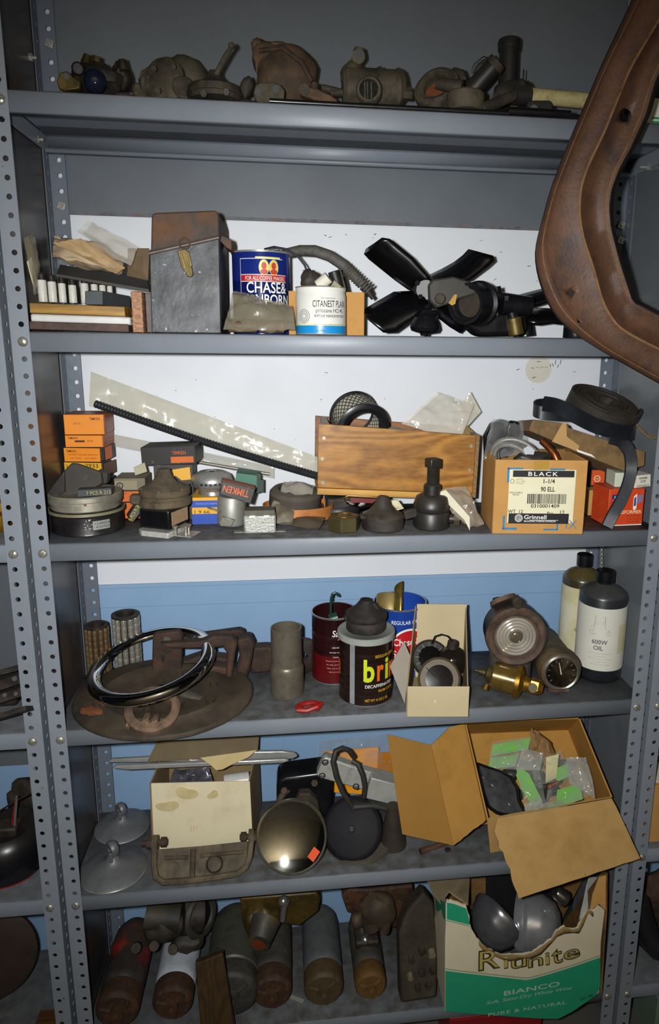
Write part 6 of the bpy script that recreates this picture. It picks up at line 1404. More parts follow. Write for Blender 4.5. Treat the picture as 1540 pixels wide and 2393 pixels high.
def bulb(nm, lb, cx, cy, zc, r, ax, mat, face):
    tt = thing(nm, lb, 'gauge', (cx, cy, Z+0.002)); ax = V(ax).normalized()
    B().lathe([(0,-r*0.9),(r*0.5,-r*0.85),(r*0.85,-r*0.45),(r,-0.004),(r,0.003),(r*0.93,0.005),(r*0.90,0.003)],40,(0,0,zc),ax).build('case', mat, tt)
    B().lathe([(0,0.004),(r*0.5,0.0036),(r*0.9,0.002)],36,(0,0,zc),ax).build('lens', face, tt)
    return tt, ax
wb = lambda lx, ly: (t.location.x+lx*cos(rad(-6))-ly*sin(rad(-6)), t.location.y+lx*sin(rad(-6))+ly*cos(rad(-6)))
GLD = mt(['#0d0b09','#16120f','#1f1913'],rough=0.25,sc=30,rv=0.05,spec=0.12)
cx, cy = wb(0.006,0.045)
g1, ax = bulb('ammeter_gauge', 'front round gauge with a dark cracked glass in the cream box', cx, cy, 0.048, 0.039, (-0.1,-0.86,0.5), mt(['#4a4030','#5f5340'],rough=0.5,metal=0.4,sc=50,dust=DUST,dk=0.4), GLD)
M_ = frame((0,0,0.048), ax); B().tube([M_ @ V((-0.024,0.02,0.0048)), M_ @ V((0.0,-0.002,0.0054)), M_ @ V((0.020,-0.026,0.0048))], 0.0007, 5).build('crack', BLACKI, g1)
cx, cy = wb(-0.004,0.108)
g2, ax = bulb('dial_gauge', 'rear round black dial with pale markings in the cream box', cx, cy, 0.058, 0.036, (0.0,-0.8,0.6), BLACKD, mt(['#0c0c0c','#151412'],rough=0.15,sc=30,rv=0.03))
M_ = frame((0,0,0.058), ax); b = B()
for i in range(9): a_ = rad(200-i*27); b.tube([M_ @ V((0.022*cos(a_),0.022*sin(a_),0.0050)), M_ @ V((0.030*cos(a_),0.030*sin(a_),0.0044))], 0.0006, 4)
b.build('dial_marks', mt('#8a8474',rough=0.6,rv=0), g2)
cx, cy = wb(0.036,0.100)
g3 = thing('lamp_bulb', 'dark glass bulb with metal cap and wire, beside the dial in the cream box', 'bulb', (cx, cy, Z+0.002))
B().blob((0,0,0.058),(0.029,0.029,0.029),nz=0.02,seed=2).build('globe', mt(['#14110d','#211c16'],rough=0.1,sc=30,rv=0.04), g3)
B().cyl((0,0,0.082),(0.001,0,0.098),0.011,0.010,n=16,ch=0.001).build('cap', IRON, g3)
B().tube([(0,0,0.097),(-0.010,0,0.108),(-0.022,0,0.112),(-0.034,0.001,0.108),(-0.040,0,0.094)],0.0016,6).build('wire', BLACKM, g3)
# lamp with ribbed lens
y = 0.10
t = thing_at('tail_lamp', 'rusty round lamp with a clear ring-ribbed lens, resting on a grey base', 'lamp', 1205, 1600, 0.10); 
ax = V((-0.12,-0.97,0.05)).normalized(); ce = U(1206,1487,0.055); k_ = m_(1,1487,0.055)
LR = mt(['#3f2c22','#5a4334','#6d5645','#4a3a2e'],rough=0.6,sc=30,bump=0.25,dust=DUST,dk=0.3)
B().lathe([(0,-80*k_),(60*k_,-78*k_),(70*k_,-66*k_),(72*k_,-18*k_),(74*k_,-14*k_),(74*k_,4*k_),(68*k_,10*k_),(58*k_,8*k_),(53*k_,2*k_)],52,tuple(ce),ax).w('housing', LR, t)
pr = [(0,6*k_),(10*k_,6*k_),(15*k_,2*k_)]
for r_ in (17,25,33,41): pr += [(r_*k_,2*k_),((r_+3)*k_,6.5*k_),((r_+6)*k_,5*k_),((r_+7.5)*k_,1.5*k_)]
pr += [(54*k_,0)]
B().lathe(pr,52,tuple(ce),ax).w('lens', mt(['#b8b2a4','#d0cabc'],rough=0.12,metal=0.5,sc=40), t)
B().lathe([(0,8*k_),(7*k_,9*k_),(13*k_,7*k_),(15*k_,4*k_)],26,tuple(ce),ax).w('lens_eye', mt(['#5e5344','#7a6c58'],rough=0.2,metal=0.4,sc=60), t)
B().up([(1199,1405),(1210,1395),(1222,1402),(1222,1418),(1212,1425),(1200,1420)], 0.045, 0.012).w('top_clip', CASTD, t, bevel=0.002)
B().uc((1178,1408,0.09), (1174,1398,0.095), 32, 30).w('top_socket', LR, t); B().uc((1174,1400,0.094), (1173.6,1397,0.0953), 22, 22).w('socket_hole', BLACKI, t)
q = U(1190,1570,0.10); kk = m_(1,1570,0.10)
t = thing('round_base', 'dark grey greasy round base under the ring-ribbed lamp', 'base', (q.x, 0.10, Z))
zb_ = U(1190,1535,0.06).z-Z
B().lathe([(0,0),(50*kk,0),(52*kk,4*kk),(50*kk,zb_*0.8),(40*kk,zb_),(0,zb_)],36).build('base', mt(['#3a3631','#4c473f'],rough=0.7,sc=40,dust='#57503f',dk=0.6), t)
# cylinder gauge
t = thing('vacuum_tank', 'brown cylinder lying with a round dark dial and chrome rim facing out', 'gauge', tuple(U(1310,1615,0.06)))
t.location.z = Z
ce = U(1311,1571,0.028); ax = (U(1311,1571,0.028)-U(1262,1500,0.175)); L_ = ax.length; k_ = m_(1,1571,0.028)
zmin = ce.z-52*k_
B().lathe([(0,-L_),(44*k_,-L_),(47*k_,-L_+4*k_),(47*k_,-44*k_),(52*k_,-40*k_),(54*k_,-12*k_),(50*k_,-6*k_),(48*k_,0),(42*k_,2*k_)],48,tuple(ce),ax).w('body', mt(['#4a3c28','#655237','#57462f'],rough=0.6,metal=0.2,sc=30,bump=0.2,dust='#6a5c45',dk=0.5), t)
B().lathe([(38*k_,0),(44*k_,0),(45*k_,4*k_),(41*k_,7*k_),(38*k_,5*k_)],48,tuple(ce),ax,close=True).w('dial_rim', mt(['#8d877a','#aaa497'],rough=0.3,metal=0.8,sc=50), t)
B().lathe([(0,2*k_),(39*k_,2*k_)],40,tuple(ce),ax).w('dial', mt(['#0e0d0c','#191715'],rough=0.25,sc=40,rv=0.05), t)
M_ = frame(tuple(ce), ax); up_ = M_.inverted().to_3x3() @ V((0,0,1)); a0 = math.atan2(up_.y, up_.x)
b = B(); b.tube([M_ @ V((4*k_*cos(a0+pi),4*k_*sin(a0+pi),3*k_)), M_ @ V((27*k_*cos(a0+0.25),27*k_*sin(a0+0.25),3*k_))], [0.0012,0.0004], 6); b.w('needle', PAPER, t)
b = B()
for i in range(11): a_ = a0+rad(-130+i*26); b.tube([M_ @ V((28*k_*cos(a_),28*k_*sin(a_),2.6*k_)), M_ @ V((34*k_*cos(a_),34*k_*sin(a_),2.6*k_))], 0.0006, 4)
b.w('dial_marks', mt('#6a6456',rough=0.6,rv=0), t)
B().up([(1280,1608),(1330,1604),(1332,1616),(1284,1619)], 0.035, 0.02).w('foot', LR, t, bevel=0.001)
# brass oiler
t = thing('brass_oiler', 'brass drip oiler lying on its side in front of the ring-ribbed lamp', 'oiler', tuple(U(1190,1640,0.03))); t.location.z = Z
A_ = U(1140,1596,0.055); C_ = U(1262,1630,0.012); zr = 36*m_(1,1610,0.03)
ax = (C_-A_); k_ = m_(1,1610,0.03); o_ = U(1160,1602,0.048)
zlow = Z+0.002
B().lathe([(0,-12*k_),(30*k_,-12*k_),(34*k_,-8*k_),(34*k_,50*k_),(30*k_,54*k_),(0,54*k_)],36,tuple(o_),ax).w('glass_body', mt(['#4a3a18','#6a5424','#5a471e'],rough=0.25,metal=0.35,sc=30), t)
B().lathe([(30*k_,44*k_),(40*k_,46*k_),(41*k_,56*k_),(34*k_,62*k_),(20*k_,66*k_),(17*k_,80*k_),(0,80*k_)],36,tuple(o_),ax).w('flange', BRASS, t)
B().lathe([(0,78*k_),(17*k_,78*k_),(20*k_,82*k_),(20*k_,100*k_),(17*k_,104*k_),(12*k_,112*k_),(0,112*k_)],6,tuple(o_),ax).w('hex_nut', mt(['#7a5520','#a87830'],rough=0.35,metal=0.8,sc=40), t, angle=20)
e_ = frame(tuple(o_), ax)
B().cyl(e_ @ V((0,0,82*k_))+V((-0.002,-0.0185,0.004)), e_ @ V((0,0,82*k_))+V((-0.002,-0.0145,0.003)), 0.0085, n=20).w('sight_glass', mt(['#5f5a48','#777058'],rough=0.15), t)
B().lathe([(0,-12*k_),(22*k_,-12*k_),(20*k_,-24*k_),(9*k_,-28*k_),(8*k_,-44*k_),(0,-44*k_)],24,tuple(o_),ax).w('cap', BRASSD, t)
B().cyl(e_ @ V((0,0,-42*k_)), e_ @ V((0,0,-54*k_)), 4*k_, n=10).w('needle_valve', BRASSD, t)
B().uc((1136,1622,0.04), (1132,1634,0.036), 6, 8).w('drain', BRASS, t)
# oil bottles
def bottle(name, label, l, r_, base, tp, py_sh, py_lab0, py_lab1, dy, bodym, labm, capm, neckm):
    pm = (base+tp)/2; yc = stand(l, r_, base, 3, tp)[1]+dy; x = (U(l,pm,yc).x+U(r_,pm,yc).x)/2; r = (U(r_,pm,yc).x-U(l,pm,yc).x)/2; h = U((l+r_)/2,tp,yc).z-Z
    t = thing(name, label, 'bottle', (x, yc, Z)); zl = lambda py: U((l+r_)/2, py, yc-r).z-Z
    hs = zl(py_sh); hn = U((l+r_)/2, tp+27, yc).z-Z
    B().lathe([(0,0.002),(r*0.8,0),(r*0.92,0.004),(r*0.97,0.012),(r*0.97,zl(py_lab1)-0.001),(r,zl(py_lab1)),(r,hs),(r*0.95,hs+(hn-hs)*0.2),(r*0.72,hs+(hn-hs)*0.55),(r*0.44,hn-0.006),(r*0.34,hn-0.003),(r*0.34,hn),(0,hn)],44).build('bottle', bodym, t, angle=50)
    B().lathe([(r*0.985,0),(r+0.0007,0),(r+0.0007,zl(py_lab0)-zl(py_lab1)),(r*0.985,zl(py_lab0)-zl(py_lab1))],44,(0,0,zl(py_lab1)),close=True).build('label', labm, t)
    B().lathe([(0,0),(r*0.37,0),(r*0.38,0.002),(r*0.38,h-hn-0.002),(r*0.34,h-hn),(0,h-hn)],28,(0,0,hn)).build('cap', capm, t)
    return t, r, h, zl
BLC = mt('#0c0c0d',rough=0.35,rv=0.05)
t, r, h, zl = bottle('oil_bottle', 'oil bottle with a yellowish stained label, standing at the back', 1312, 1399, 1574, 1301, 1372, 1386, 1562, 0.032, mt(['#1e1f16','#2b2a1c','#3f3a22'],rough=0.2,sc=12,dust='#6b5c2c',dk=0.8), mt(['#b0a468','#c9c4a8','#d0cdbd'],rough=0.5,sc=9,contrast=0.2), BLC, BLC)
text('600W', t, mt('#57565a',rough=0.6,rv=0), (-0.014,0,zl(1485)), 0.009, bend=r+0.0007, width=0.026); text('OIL', t, mt('#57565a',rough=0.6,rv=0), (-0.014,0,zl(1500)), 0.008, bend=r+0.0007, width=0.016)
t, r, h, zl = bottle('oil_bottle', 'oil bottle with a clean white label and a car drawing, standing in front', 1353, 1456, 1591, 1332, 1408, 1426, 1570, -0.022, mt(['#16181b','#24272b'],rough=0.25,sc=20,dust='#55554f',dk=0.75), mt(['#d0cec0','#c5c2b2'],rough=0.5,sc=14), BLC, BLC)
DG = mt('#4a4c55',rough=0.6,rv=0); LG = mt('#9a9a94',rough=0.6,rv=0); R1 = r+0.0007; kx = r*2/107*1.0
px_ = lambda px: math.asin(max(-1,min(1,(px-1407.5)/54.0)))*r
text('600W', t, DG, (px_(1383),0,zl(1508)), 0.0088, bend=R1, width=0.029, bold=0.014); text('OIL', t, DG, (px_(1381),0,zl(1522)), 0.0088, bend=R1, width=0.018, bold=0.014)
for i, (s_, wd_) in enumerate((('THE QUART DEALERS',0.042),('Formulated for',0.024),('ANTIQUE AUTO PARTS',0.044),('P.O. BOX 65',0.024),('HICKORY, N.C. 28601',0.036))): text(s_, t, LG, (px_(1386),0,zl(1531+i*6.4)), 0.0024, bend=R1, width=wd_)
cs = [(1370,1478),(1370,1486),(1400,1486),(1400,1474),(1392,1472),(1391,1443),(1372,1443),(1372,1472)]
def onc(px, py): a_ = px_(px)/r; return V(((R1+0.0003)*sin(a_), -(R1+0.0003)*cos(a_), zl(py)))
b = B(); b.tube([onc(*q) for q in cs], 0.0004, 4, closed=True)
for ln in (((1374,1446),(1390,1446),(1390,1458),(1374,1458)),((1372,1462),(1391,1462)),((1364,1476),(1406,1472)),((1366,1470),(1372,1466)),((1366,1487),(1404,1485))): b.tube([onc(*q) for q in ln], 0.00035, 4, closed=len(ln) > 2)
for cxp in (1370,1400): b.tube([onc(cxp+5*cos(i*pi/5), 1482+5*sin(i*pi/5)) for i in range(10)], 0.00035, 4, closed=True)
b.build('car_drawing', LG, t)
b = B(); patch(b, R1, px_(1424)/r, px_(1452)/r, zl(1531), zl(1464)); b.build('paper_sticker', mt(['#b8b08c','#c5bd99'],rough=0.6,sc=20), t)
# chain at the back post
t = thing('bead_chain', 'short steel chain hanging above the front oil bottle', 'chain', tuple(U(1407,1330,0.15)))
q0 = U(1406,1280,0.15); n = 11
for i in range(n):
    f = 1280+i*5.0; c_ = U(1406,f,0.15)
    B().tor(0.0026,0.0008,tuple(c_),(1,0,0) if i % 2 else (0,1,0),n=12,m=6).w('link', ZINC, t)
# ================================================================== fifth shelf
K = 4; Z = top(4)
LIDG = mt(['#5d5f62','#717376','#525356'],rough=0.42,metal=0.45,sc=25,dust='#6b6a64',dk=0.4)
for (l,r_,bs,lb) in ((193,347,2091,'dull aluminium dish lid with a knob, nearest the front left corner of its shelf'),(226,352,1976,'dull aluminium dish lid with a clamp knob, further back beside the cream box')):
    x, yc, z, r, _ = stand(l, r_, bs, 4); k_ = r/77
    t = thing('dish_lid', lb, 'lid', (x, yc, Z+0.003))
    B().lathe([(0,2*k_),(70*k_,0),(76*k_,1*k_),(77*k_,4*k_),(72*k_,8*k_),(50*k_,16*k_),(28*k_,24*k_),(16*k_,31*k_),(10*k_,44*k_),(0,46*k_)],56).build('lid', LIDG, t)
    B().ring(77.5*k_,71*k_,4*k_,(0,0,-1*k_),n=56,ch=0.5*k_).build('rim', mt(['#a9a9a2','#bcbcb4'],rough=0.35,metal=0.6,sc=40), t)
    kb = B(); kb.lathe([(5*k_,-8*k_),(17*k_,-9*k_),(20*k_,-5*k_),(20*k_,5*k_),(17*k_,9*k_),(5*k_,8*k_)],26,(0,0,58*k_),(0.75,0.65,0),close=True,sq=1.0); kb.build('knob', LIDG, t)
    B().box((0,-9*k_,34*k_),(9*k_,14*k_,44*k_)).build('knob_web', LIDG, t, bevel=0.0015)
# cream box with old bags in it
y = 0.088
a, c = U(360,1994,y), U(592,1984,y-0.004); tl, tr = U(353,1832,y+0.004), U(584,1826,y)
wv = c-a; dV = V((0.012,0.125,0)); zu = V((0,0,1))
t = thing('cream_box', 'stained cream cardboard box with a torn lid, standing behind the cast iron pedal bracket', 'box', ((a.x+c.x)/2, y, Z))
a.z = Z; c.z = Z
CRW = mt(['#d4c7a2','#ddd1ae','#b5a174'],rough=0.8,sc=7,spec=0.2,contrast=0.32); CRB = mt(['#8a7450','#75603f'],rough=0.85,sc=20,bump=0.2)
B().plate([a, c, tr, tl], 0.003).w('panel', CRW, t, bevel=0.0005)
STN = mt(['#bba873','#c6b584','#cfc092'],rough=0.85,sc=30,contrast=0.2)
for cx_, cy_, rx_, ry_, sd in ((435,1855,22,16,1),(392,1885,22,14,2),(498,1858,12,10,3)):
    B().plate([U(cx_+rx_*cos(i*pi/10)*(1+0.25*sin(i*pi/5+sd)+0.1*sin(i*pi/3.33+sd*2)), cy_+ry_*sin(i*pi/10)*(1+0.25*sin(i*pi/5+sd)+0.1*sin(i*pi/3.33+sd*2)), y-0.0004) for i in range(20)], 0.0004).w('stain', STN, t)
for i in range(7): B().plate([U(445+i*7,1930-i*0.6,y-0.0003),U(447+i*7,1930-i*0.6,y-0.0003),U(447+i*7,1945-i*0.6,y-0.0003),U(445+i*7,1945-i*0.6,y-0.0003)], 0.0003).w('scrape_mark', STN, t)
B().plate([a+dV, a, tl, tl+dV+zu*0.005], 0.003).w('panel', CRB, t); B().plate([c, c+dV, tr+dV+zu*0.01, tr], 0.003).w('panel', CRB, t)
B().plate([a+dV, c+dV, tr+dV+zu*0.006, tl+dV+zu*0.006], 0.003).w('panel', CRB, t)
B().plate([a+zu*0.002, c+zu*0.002, c+dV+zu*0.002, a+dV+zu*0.002][::-1], 0.002).w('bottom', CRB, t)
yb_ = y+0.118
B().plate([U(344,1780,0.138), U(420,1774,0.138), U(470,1772,0.138), U(602,1754,0.138), U(606,1718,0.185), U(372,1722,0.185)], 0.003).w('flap', mt(['#675a41','#7a6b4e'],rough=0.85,sc=18,bump=0.2), t)
B().plate([U(468,1771,0.134), U(600,1753,0.134), U(580,1770,0.124), U(545,1785,0.118), U(520,1798,0.114), U(505,1800,0.114), U(492,1788,0.118)], 0.002).w('torn_flap', mt(['#c8b98e','#b89a5e'],rough=0.85,sc=14), t)
t2 = thing('plastic_wrapping', 'shiny black and silver plastic wrapping stuffed in the cream box', 'wrapping', tuple(U(470,1830,y+0.05)))
B().bag(U(392,1845,y+0.03),U(505,1845,y+0.03),U(488,1798,y+0.06),U(408,1800,y+0.06),0.012,0.012,34,3,14).w('wrapping', mt(['#14141a','#5a5a62','#1a1a20'],rough=0.15,sc=30,metal=0.3), t2)
B().uc((524,1830,y+0.03),(582,1822,y+0.035),20,n=24).w('roll', mt(['#a8a6a0','#c2c0ba'],rough=0.3,sc=30), t2)
# chrome strips
for pts, yy, lb in (([(250,1783),(262,1775),(600,1757),(660,1756),(688,1760),(696,1768),(684,1774),(620,1778)],y+0.066,'flat chrome trim strip with a pointed end, lying across the cream box'),([(262,1796),(270,1790),(560,1779),(668,1774),(676,1779),(660,1784),(480,1792),(300,1800)],y+0.040,'narrower chrome trim strip, lower and in front of the pointed one')):
    t = thing('chrome_strip', lb, 'strip', tuple(U(470,1790,yy)))
    B().up(pts, yy, 0.008).w('strip', mt(['#b0b0ac','#cacac6'],rough=0.2,metal=0.55,sc=30), t, bevel=0.002)
# cast pedal bracket leaning on the cream box
t = thing('pedal_bracket', 'rusty cast iron pedal bracket with raised rim and bolts at both upper ends', 'bracket', tuple(U(470,2075,0.02))); t.location.z = Z
def lean(px, py, off=0.0): f = (2078-py)/115.0; return U(px, py, 0.014+0.050*f-off)
CI = mt(['#4a4030','#5f523e','#6d5f48'],rough=0.75,metal=0.15,sc=35,bump=0.3,bsc=150,dust='#6a5d46',dk=0.35)
OUTL = [(368,2000),(366,2030),(370,2062),(385,2074),(470,2066),(560,2052),(576,2030),(580,1980),(470,1992)]
B().plate([lean(*q) for q in OUTL], 0.005).w('plate', CI, t, bevel=0.001)
b = B(); b.tube([lean(px,py,0.005) for px, py in ((362,1972),(362,2000),(361,2040),(366,2066),(382,2077),(430,2074),(500,2066),(555,2057),(576,2040),(584,2016),(588,1975),(588,1965))], 0.0058, 8); b.w('rim', CI, t)
B().tube([lean(452,1998,0.003), lean(450,2068,0.003)], 0.005, 8).w('centre_rib', CI, t)
B().tube([lean(384,2020,0.002), lean(440,2018,0.002)], 0.0035, 8).w('cross_rib', CI, t); B().tube([lean(466,2015,0.002), lean(570,2005,0.002)], 0.0035, 8).w('cross_rib', CI, t)
B().cyl(lean(502,2034,0.001), lean(502,2034,0.009), 0.016, 0.012, n=20).w('boss', CI, t); B().cyl(lean(502,2034,0.0092), lean(502,2034,0.0085), 0.005, n=14).w('boss_hole', BLACKI, t)
B().cyl(lean(404,2042,0.001), lean(404,2042,0.006), 0.011, n=18).w('boss', CI, t)
for px, py, s_ in ((364,1985,-1),(588,1970,1)):
    q = lean(px,py); B().cyl(q+V((-0.005,0,0)), q+V((0.005,0,0)), 0.014, n=22).w('ear', CI, t)
    B().hexn(q+V((s_*0.005,0,0)), q+V((s_*0.015,0,0)), 0.010).cyl(q+V((-s_*0.022,0,0.001)), q+V((s_*0.026,0,0.001)), 0.0055, n=12).w('ear_bolt', RUSTD, t)
    B().hexn(q+V((-s_*0.020,0,0.001)), q+V((-s_*0.010,0,0.001)), 0.009).w('ear_nut', RUSTD, t)
# headlight
ce = U(682,1962,0.035); k_ = m_(1,1962,0.035); ax = V((-0.10,-0.90,0.42)).normalized()
t = thing('headlight', 'round chrome headlight with an orange price sticker, facing out at the shelf edge', 'headlight', (ce.x, 0.035, Z))
R1 = 76
pr = [(0,-15*k_)]+[(R1*k_*f, (-15*(1-f*f))*k_) for f in [i/16 for i in range(1,17)]]
B().lathe(pr,64,tuple(ce),ax,cap=False).w('reflector', mt(['#d6d4cc','#e0ded6'],rough=0.07,metal=1.0,sc=20,rv=0.03), t, angle=80)
B().lathe([(R1*k_,-8*k_),(R1*k_,1*k_),(79*k_,4*k_),(82*k_,0),(82*k_,-8*k_),(78*k_,-12*k_)],64,tuple(ce),ax,close=True).w('rim', mt(['#8d8772','#a8a28c'],rough=0.3,metal=0.85,sc=40), t)
B().lathe([(79*k_,-8*k_),(72*k_,-26*k_),(54*k_,-48*k_),(30*k_,-58*k_),(0,-60*k_)],48,tuple(ce),ax,cap=False).w('bowl', BLACKD, t)
B().up([(700,1862),(724,1862),(742,1880),(748,1905),(720,1905),(690,1885)], 0.075, 0.02).w('bracket', CASTD, t, bevel=0.003)
M_ = frame(tuple(ce), ax); inv = M_.inverted()
q = inv @ U(733,2003,0.02); f = math.hypot(q.x,q.y)/(R1*k_); zs = (16*(1-f*f))*k_
d1 = (inv.to_3x3() @ V((0.55,0,0.83))); d1 = V((d1.x,d1.y,0)).normalized(); d2 = V((-d1.y,d1.x,0))
sp_ = [V((q.x,q.y,0))+d1*u_*13*k_+d2*v_*8.5*k_ for u_, v_ in ((-1,-1),(1,-1),(1,1),(-1,1))]
B().plate([M_ @ V((p.x,p.y,-15*k_*(1-(p.x**2+p.y**2)/(R1*k_)**2)+0.0010)) for p in sp_], 0.0006).w('price_sticker', mt('#e8541c',rough=0.5,rv=0), t)
# black starter housing
y = 0.135
t = thing_at('motor_housing', 'black rounded motor housing at the back, above the chrome headlight', 'housing', 710, 1930, y, 4)
B().up([(646,1840),(650,1824),(668,1816),(760,1804),(776,1812),(780,1830),(778,1880),(768,1912),(742,1920),(660,1900),(646,1885)], y-0.01, 0.06).w('housing', BLACKM, t, bevel=0.014, seg=4)
q = U(710,1900,y); B().box((q.x,y+0.02,(Z+q.z)/2),(0.05,0.05,q.z-Z)).w('stem', IRON, t, bevel=0.006)
for px, py in ((664,1848),(735,1830)): B().uc((px,py,y-0.012),(px,py,y-0.02),9,8,n=6).w('bolt_head', RUSTD, t)
B().utor((692,1885,y-0.02), 42, 8, (0.1,-0.8,0.5)).w('clamp_band', CASTD, t)
# black disc horn
y = 0.06
t = thing('horn', 'black round horn with a centre bolt and cable, leaning right of the chrome headlight', 'horn', (U(822,2010,y).x, y, Z))
ce = U(823,1950,y); k_ = m_(1,1950,y); ax = V((-0.16,-0.78,0.60)).normalized()
HB = mt(['#0d0d10','#15151a','#1b1a18'],rough=0.6,sc=20,dust='#26231f',dk=0.2,spec=0.2)
B().lathe([(0,10*k_),(58*k_,6*k_),(66*k_,3*k_),(70*k_,-2*k_),(70*k_,-9*k_),(62*k_,-12*k_),(50*k_,-30*k_),(30*k_,-36*k_),(0,-38*k_)],56,tuple(ce),ax).w('body', HB, t)
M_ = frame(tuple(ce), ax); B().cyl(M_ @ V((0,0,9*k_)), M_ @ V((0,0,15*k_)), 8*k_, 6*k_, n=14).w('centre_bolt', IRON, t)
q = U(840,2020,0.07)
t2 = thing('drum_base', 'brown greasy round plate lying under the black horn', 'plate', (q.x, 0.085, Z))
B().lathe([(0,0),(76*k_,0),(80*k_,3*k_),(78*k_,10*k_),(60*k_,14*k_),(0,14*k_)],44).build('plate', mt(['#3a352c','#4a4438'],rough=0.7,sc=30,dust='#544c3e',dk=0.5), t2)
t3 = thing('cable', 'thick black cable looping up behind the black horn', 'cable', tuple(U(820,1880,0.09)))
B().ut([(826,1890,0.07),(800,1850,0.07),(786,1815,0.07),(778,1780,0.075),(784,1755,0.08),(800,1748,0.085),(816,1754,0.09),(826,1768,0.095)], 6, n=10).ut([(822,1778,0.09),(836,1785,0.085),(848,1812,0.08),(853,1840,0.078),(850,1862,0.08)], 6, n=10).w('cable', mt(['#23221f','#34322d'],rough=0.6,sc=60), t3)
B().ut([(826,1886,0.07),(870,1882,0.072),(915,1892,0.075),(940,1895,0.08)], 7, n=10).w('cable_tail', mt(['#23221f','#34322d'],rough=0.6,sc=60), t3)
# aluminium housing bar
y = 0.12
t = thing('aluminium_bar', 'cast aluminium arm with bolt holes, tilted down to the right behind the black horn', 'arm', tuple(U(840,1860,y)))
AL = mt(['#98988f','#b2b1a8','#86857d'],rough=0.45,metal=0.3,sc=35,bump=0.15)
B().up([(757,1772),(764,1770),(850,1800),(940,1826),(940,1866),(860,1850),(745,1818),(740,1810)], y, 0.022).w('arm', AL, t, bevel=0.003)
B().up([(868,1818),(945,1838),(945,1888),(854,1866)], y-0.018, 0.04).w('end_block', mt(['#a2a29a','#b8b7ae'],rough=0.45,metal=0.3,sc=35), t, bevel=0.002)
for px, py in ((760,1782),(753,1813),(832,1838)): B().uc((px,py,y-0.0005),(px,py,y+0.003),5).utor((px,py,y),6.5,1.4,(0,-1,0),n=20,m=6).w('bolt_hole', BLACKI, t)
# yellow envelope in clear bag
y = 0.19
t = thing('envelope', 'yellow-orange envelope in a crinkled clear bag at the back of the fifth shelf', 'envelope', tuple(U(830,1850,y)))
EN = mt(['#d88a12','#e89c1a','#c87a10'],rough=0.55,sc=15)
B().plate([U(756,1850,y),U(905,1860,y),U(884,1746,y+0.01),U(755,1757,y+0.01)], 0.003).w('envelope', EN, t)
B().plate([U(880,1860,y-0.006),U(930,1870,y-0.006),U(915,1758,y),U(884,1760,y)], 0.003).w('envelope', mt(['#a86a10','#b87414'],rough=0.55), t)
B().bag(U(738,1800,y-0.004),U(925,1830,y-0.004),U(905,1714,y+0.01),U(742,1730,y+0.012),0.007,0.008,34,6,20).w('clear_bag', film('#c8ccd6',0.10,0.1), t)
# cone and stray bolt
x, yc, z, r, h = stand(886, 950, 1995, 4, 1905)
t = thing('oil_funnel', 'dark brown cone standing left of the big open cardboard box', 'cone', (x, yc, Z))
B().lathe([(0,0),(r,0),(r,0.003),(r*0.55,h*0.8),(r*0.5,h),(0,h)],30).build('cone', mt(['#262019','#3a3126'],rough=0.6,sc=30,dust='#4a4030',dk=0.4), t)
t = thing('rusty_bolt', 'short rusty bolt lying on the fifth shelf before the big open box', 'bolt', tuple(U(1015,1990,0.05))); t.location.z = Z
a, c = G(982,1996,Z), G(1048,1974,Z); up_ = V((0,0,0.0062))
B().cyl(a+up_, c+up_, 0.005, n=10).cyl(a+up_, a+(c-a)*0.18+up_, 0.0062, n=6).w('bolt', RUST, t)
t = thing('nut', 'tiny dark nut lying beside the rusty bolt', 'nut', (0,0,0)); q = G(1046,1988,Z); t.location = q
B().ring(0.006,0.003,0.004,(0,0,0.0002),n=6).build('nut', IRON, t)
# ------------------------------------------------------------------ big open cardboard box, tipped towards the viewer
FL, FR, BL_, BR_ = U(1138,1915,0.000), U(1428,1864,-0.010), U(1086,1690,0.125), U(1352,1680,0.110)
nrm = (FR-FL).cross(BL_-FL).normalized()
if nrm.y > 0: nrm = -nrm
dd = -nrm*0.105
t = thing('cardboard_box', 'big open brown cardboard box with flaps hanging out over the shelf edge', 'box', tuple(FL+dd)); 
CB = mt(['#9c7334','#a97d3b','#8f682d'],rough=0.85,sc=9,bump=0.1,bsc=240,spec=0.2); CBL = mt(['#a07c46','#ab8852','#94703c'],rough=0.85,sc=9,bump=0.12,bsc=200,spec=0.2)
tk = 0.003
low = (FL+dd).z-Z
if low < 0.001: dd = dd*(((FL.z-Z)-0.001)/(FL.z-(FL+dd).z))
P = dict(FL=FL, FR=FR, BL=BL_, BR=BR_); Q = {k: v+dd for k, v in P.items()}
B().plate([U(1146,1993,0.006),U(1205,1984,0.004),FL+(FR-FL)*0.35+V((0,0.001,0)),FR,FL], tk).w('panel', CBL, t); B().plate([Q['BR'],Q['BL'],BL_,BR_], tk).w('panel', CB, t)
B().plate([Q['BL'],Q['FL'],FL,BL_], tk).w('panel', CB, t); B().plate([Q['FR'],Q['BR'],BR_,FR], tk).w('panel', CB, t)
B().plate([Q['FL'],Q['FR'],Q['BR'],Q['BL']], tk).w('bottom', CB, t)
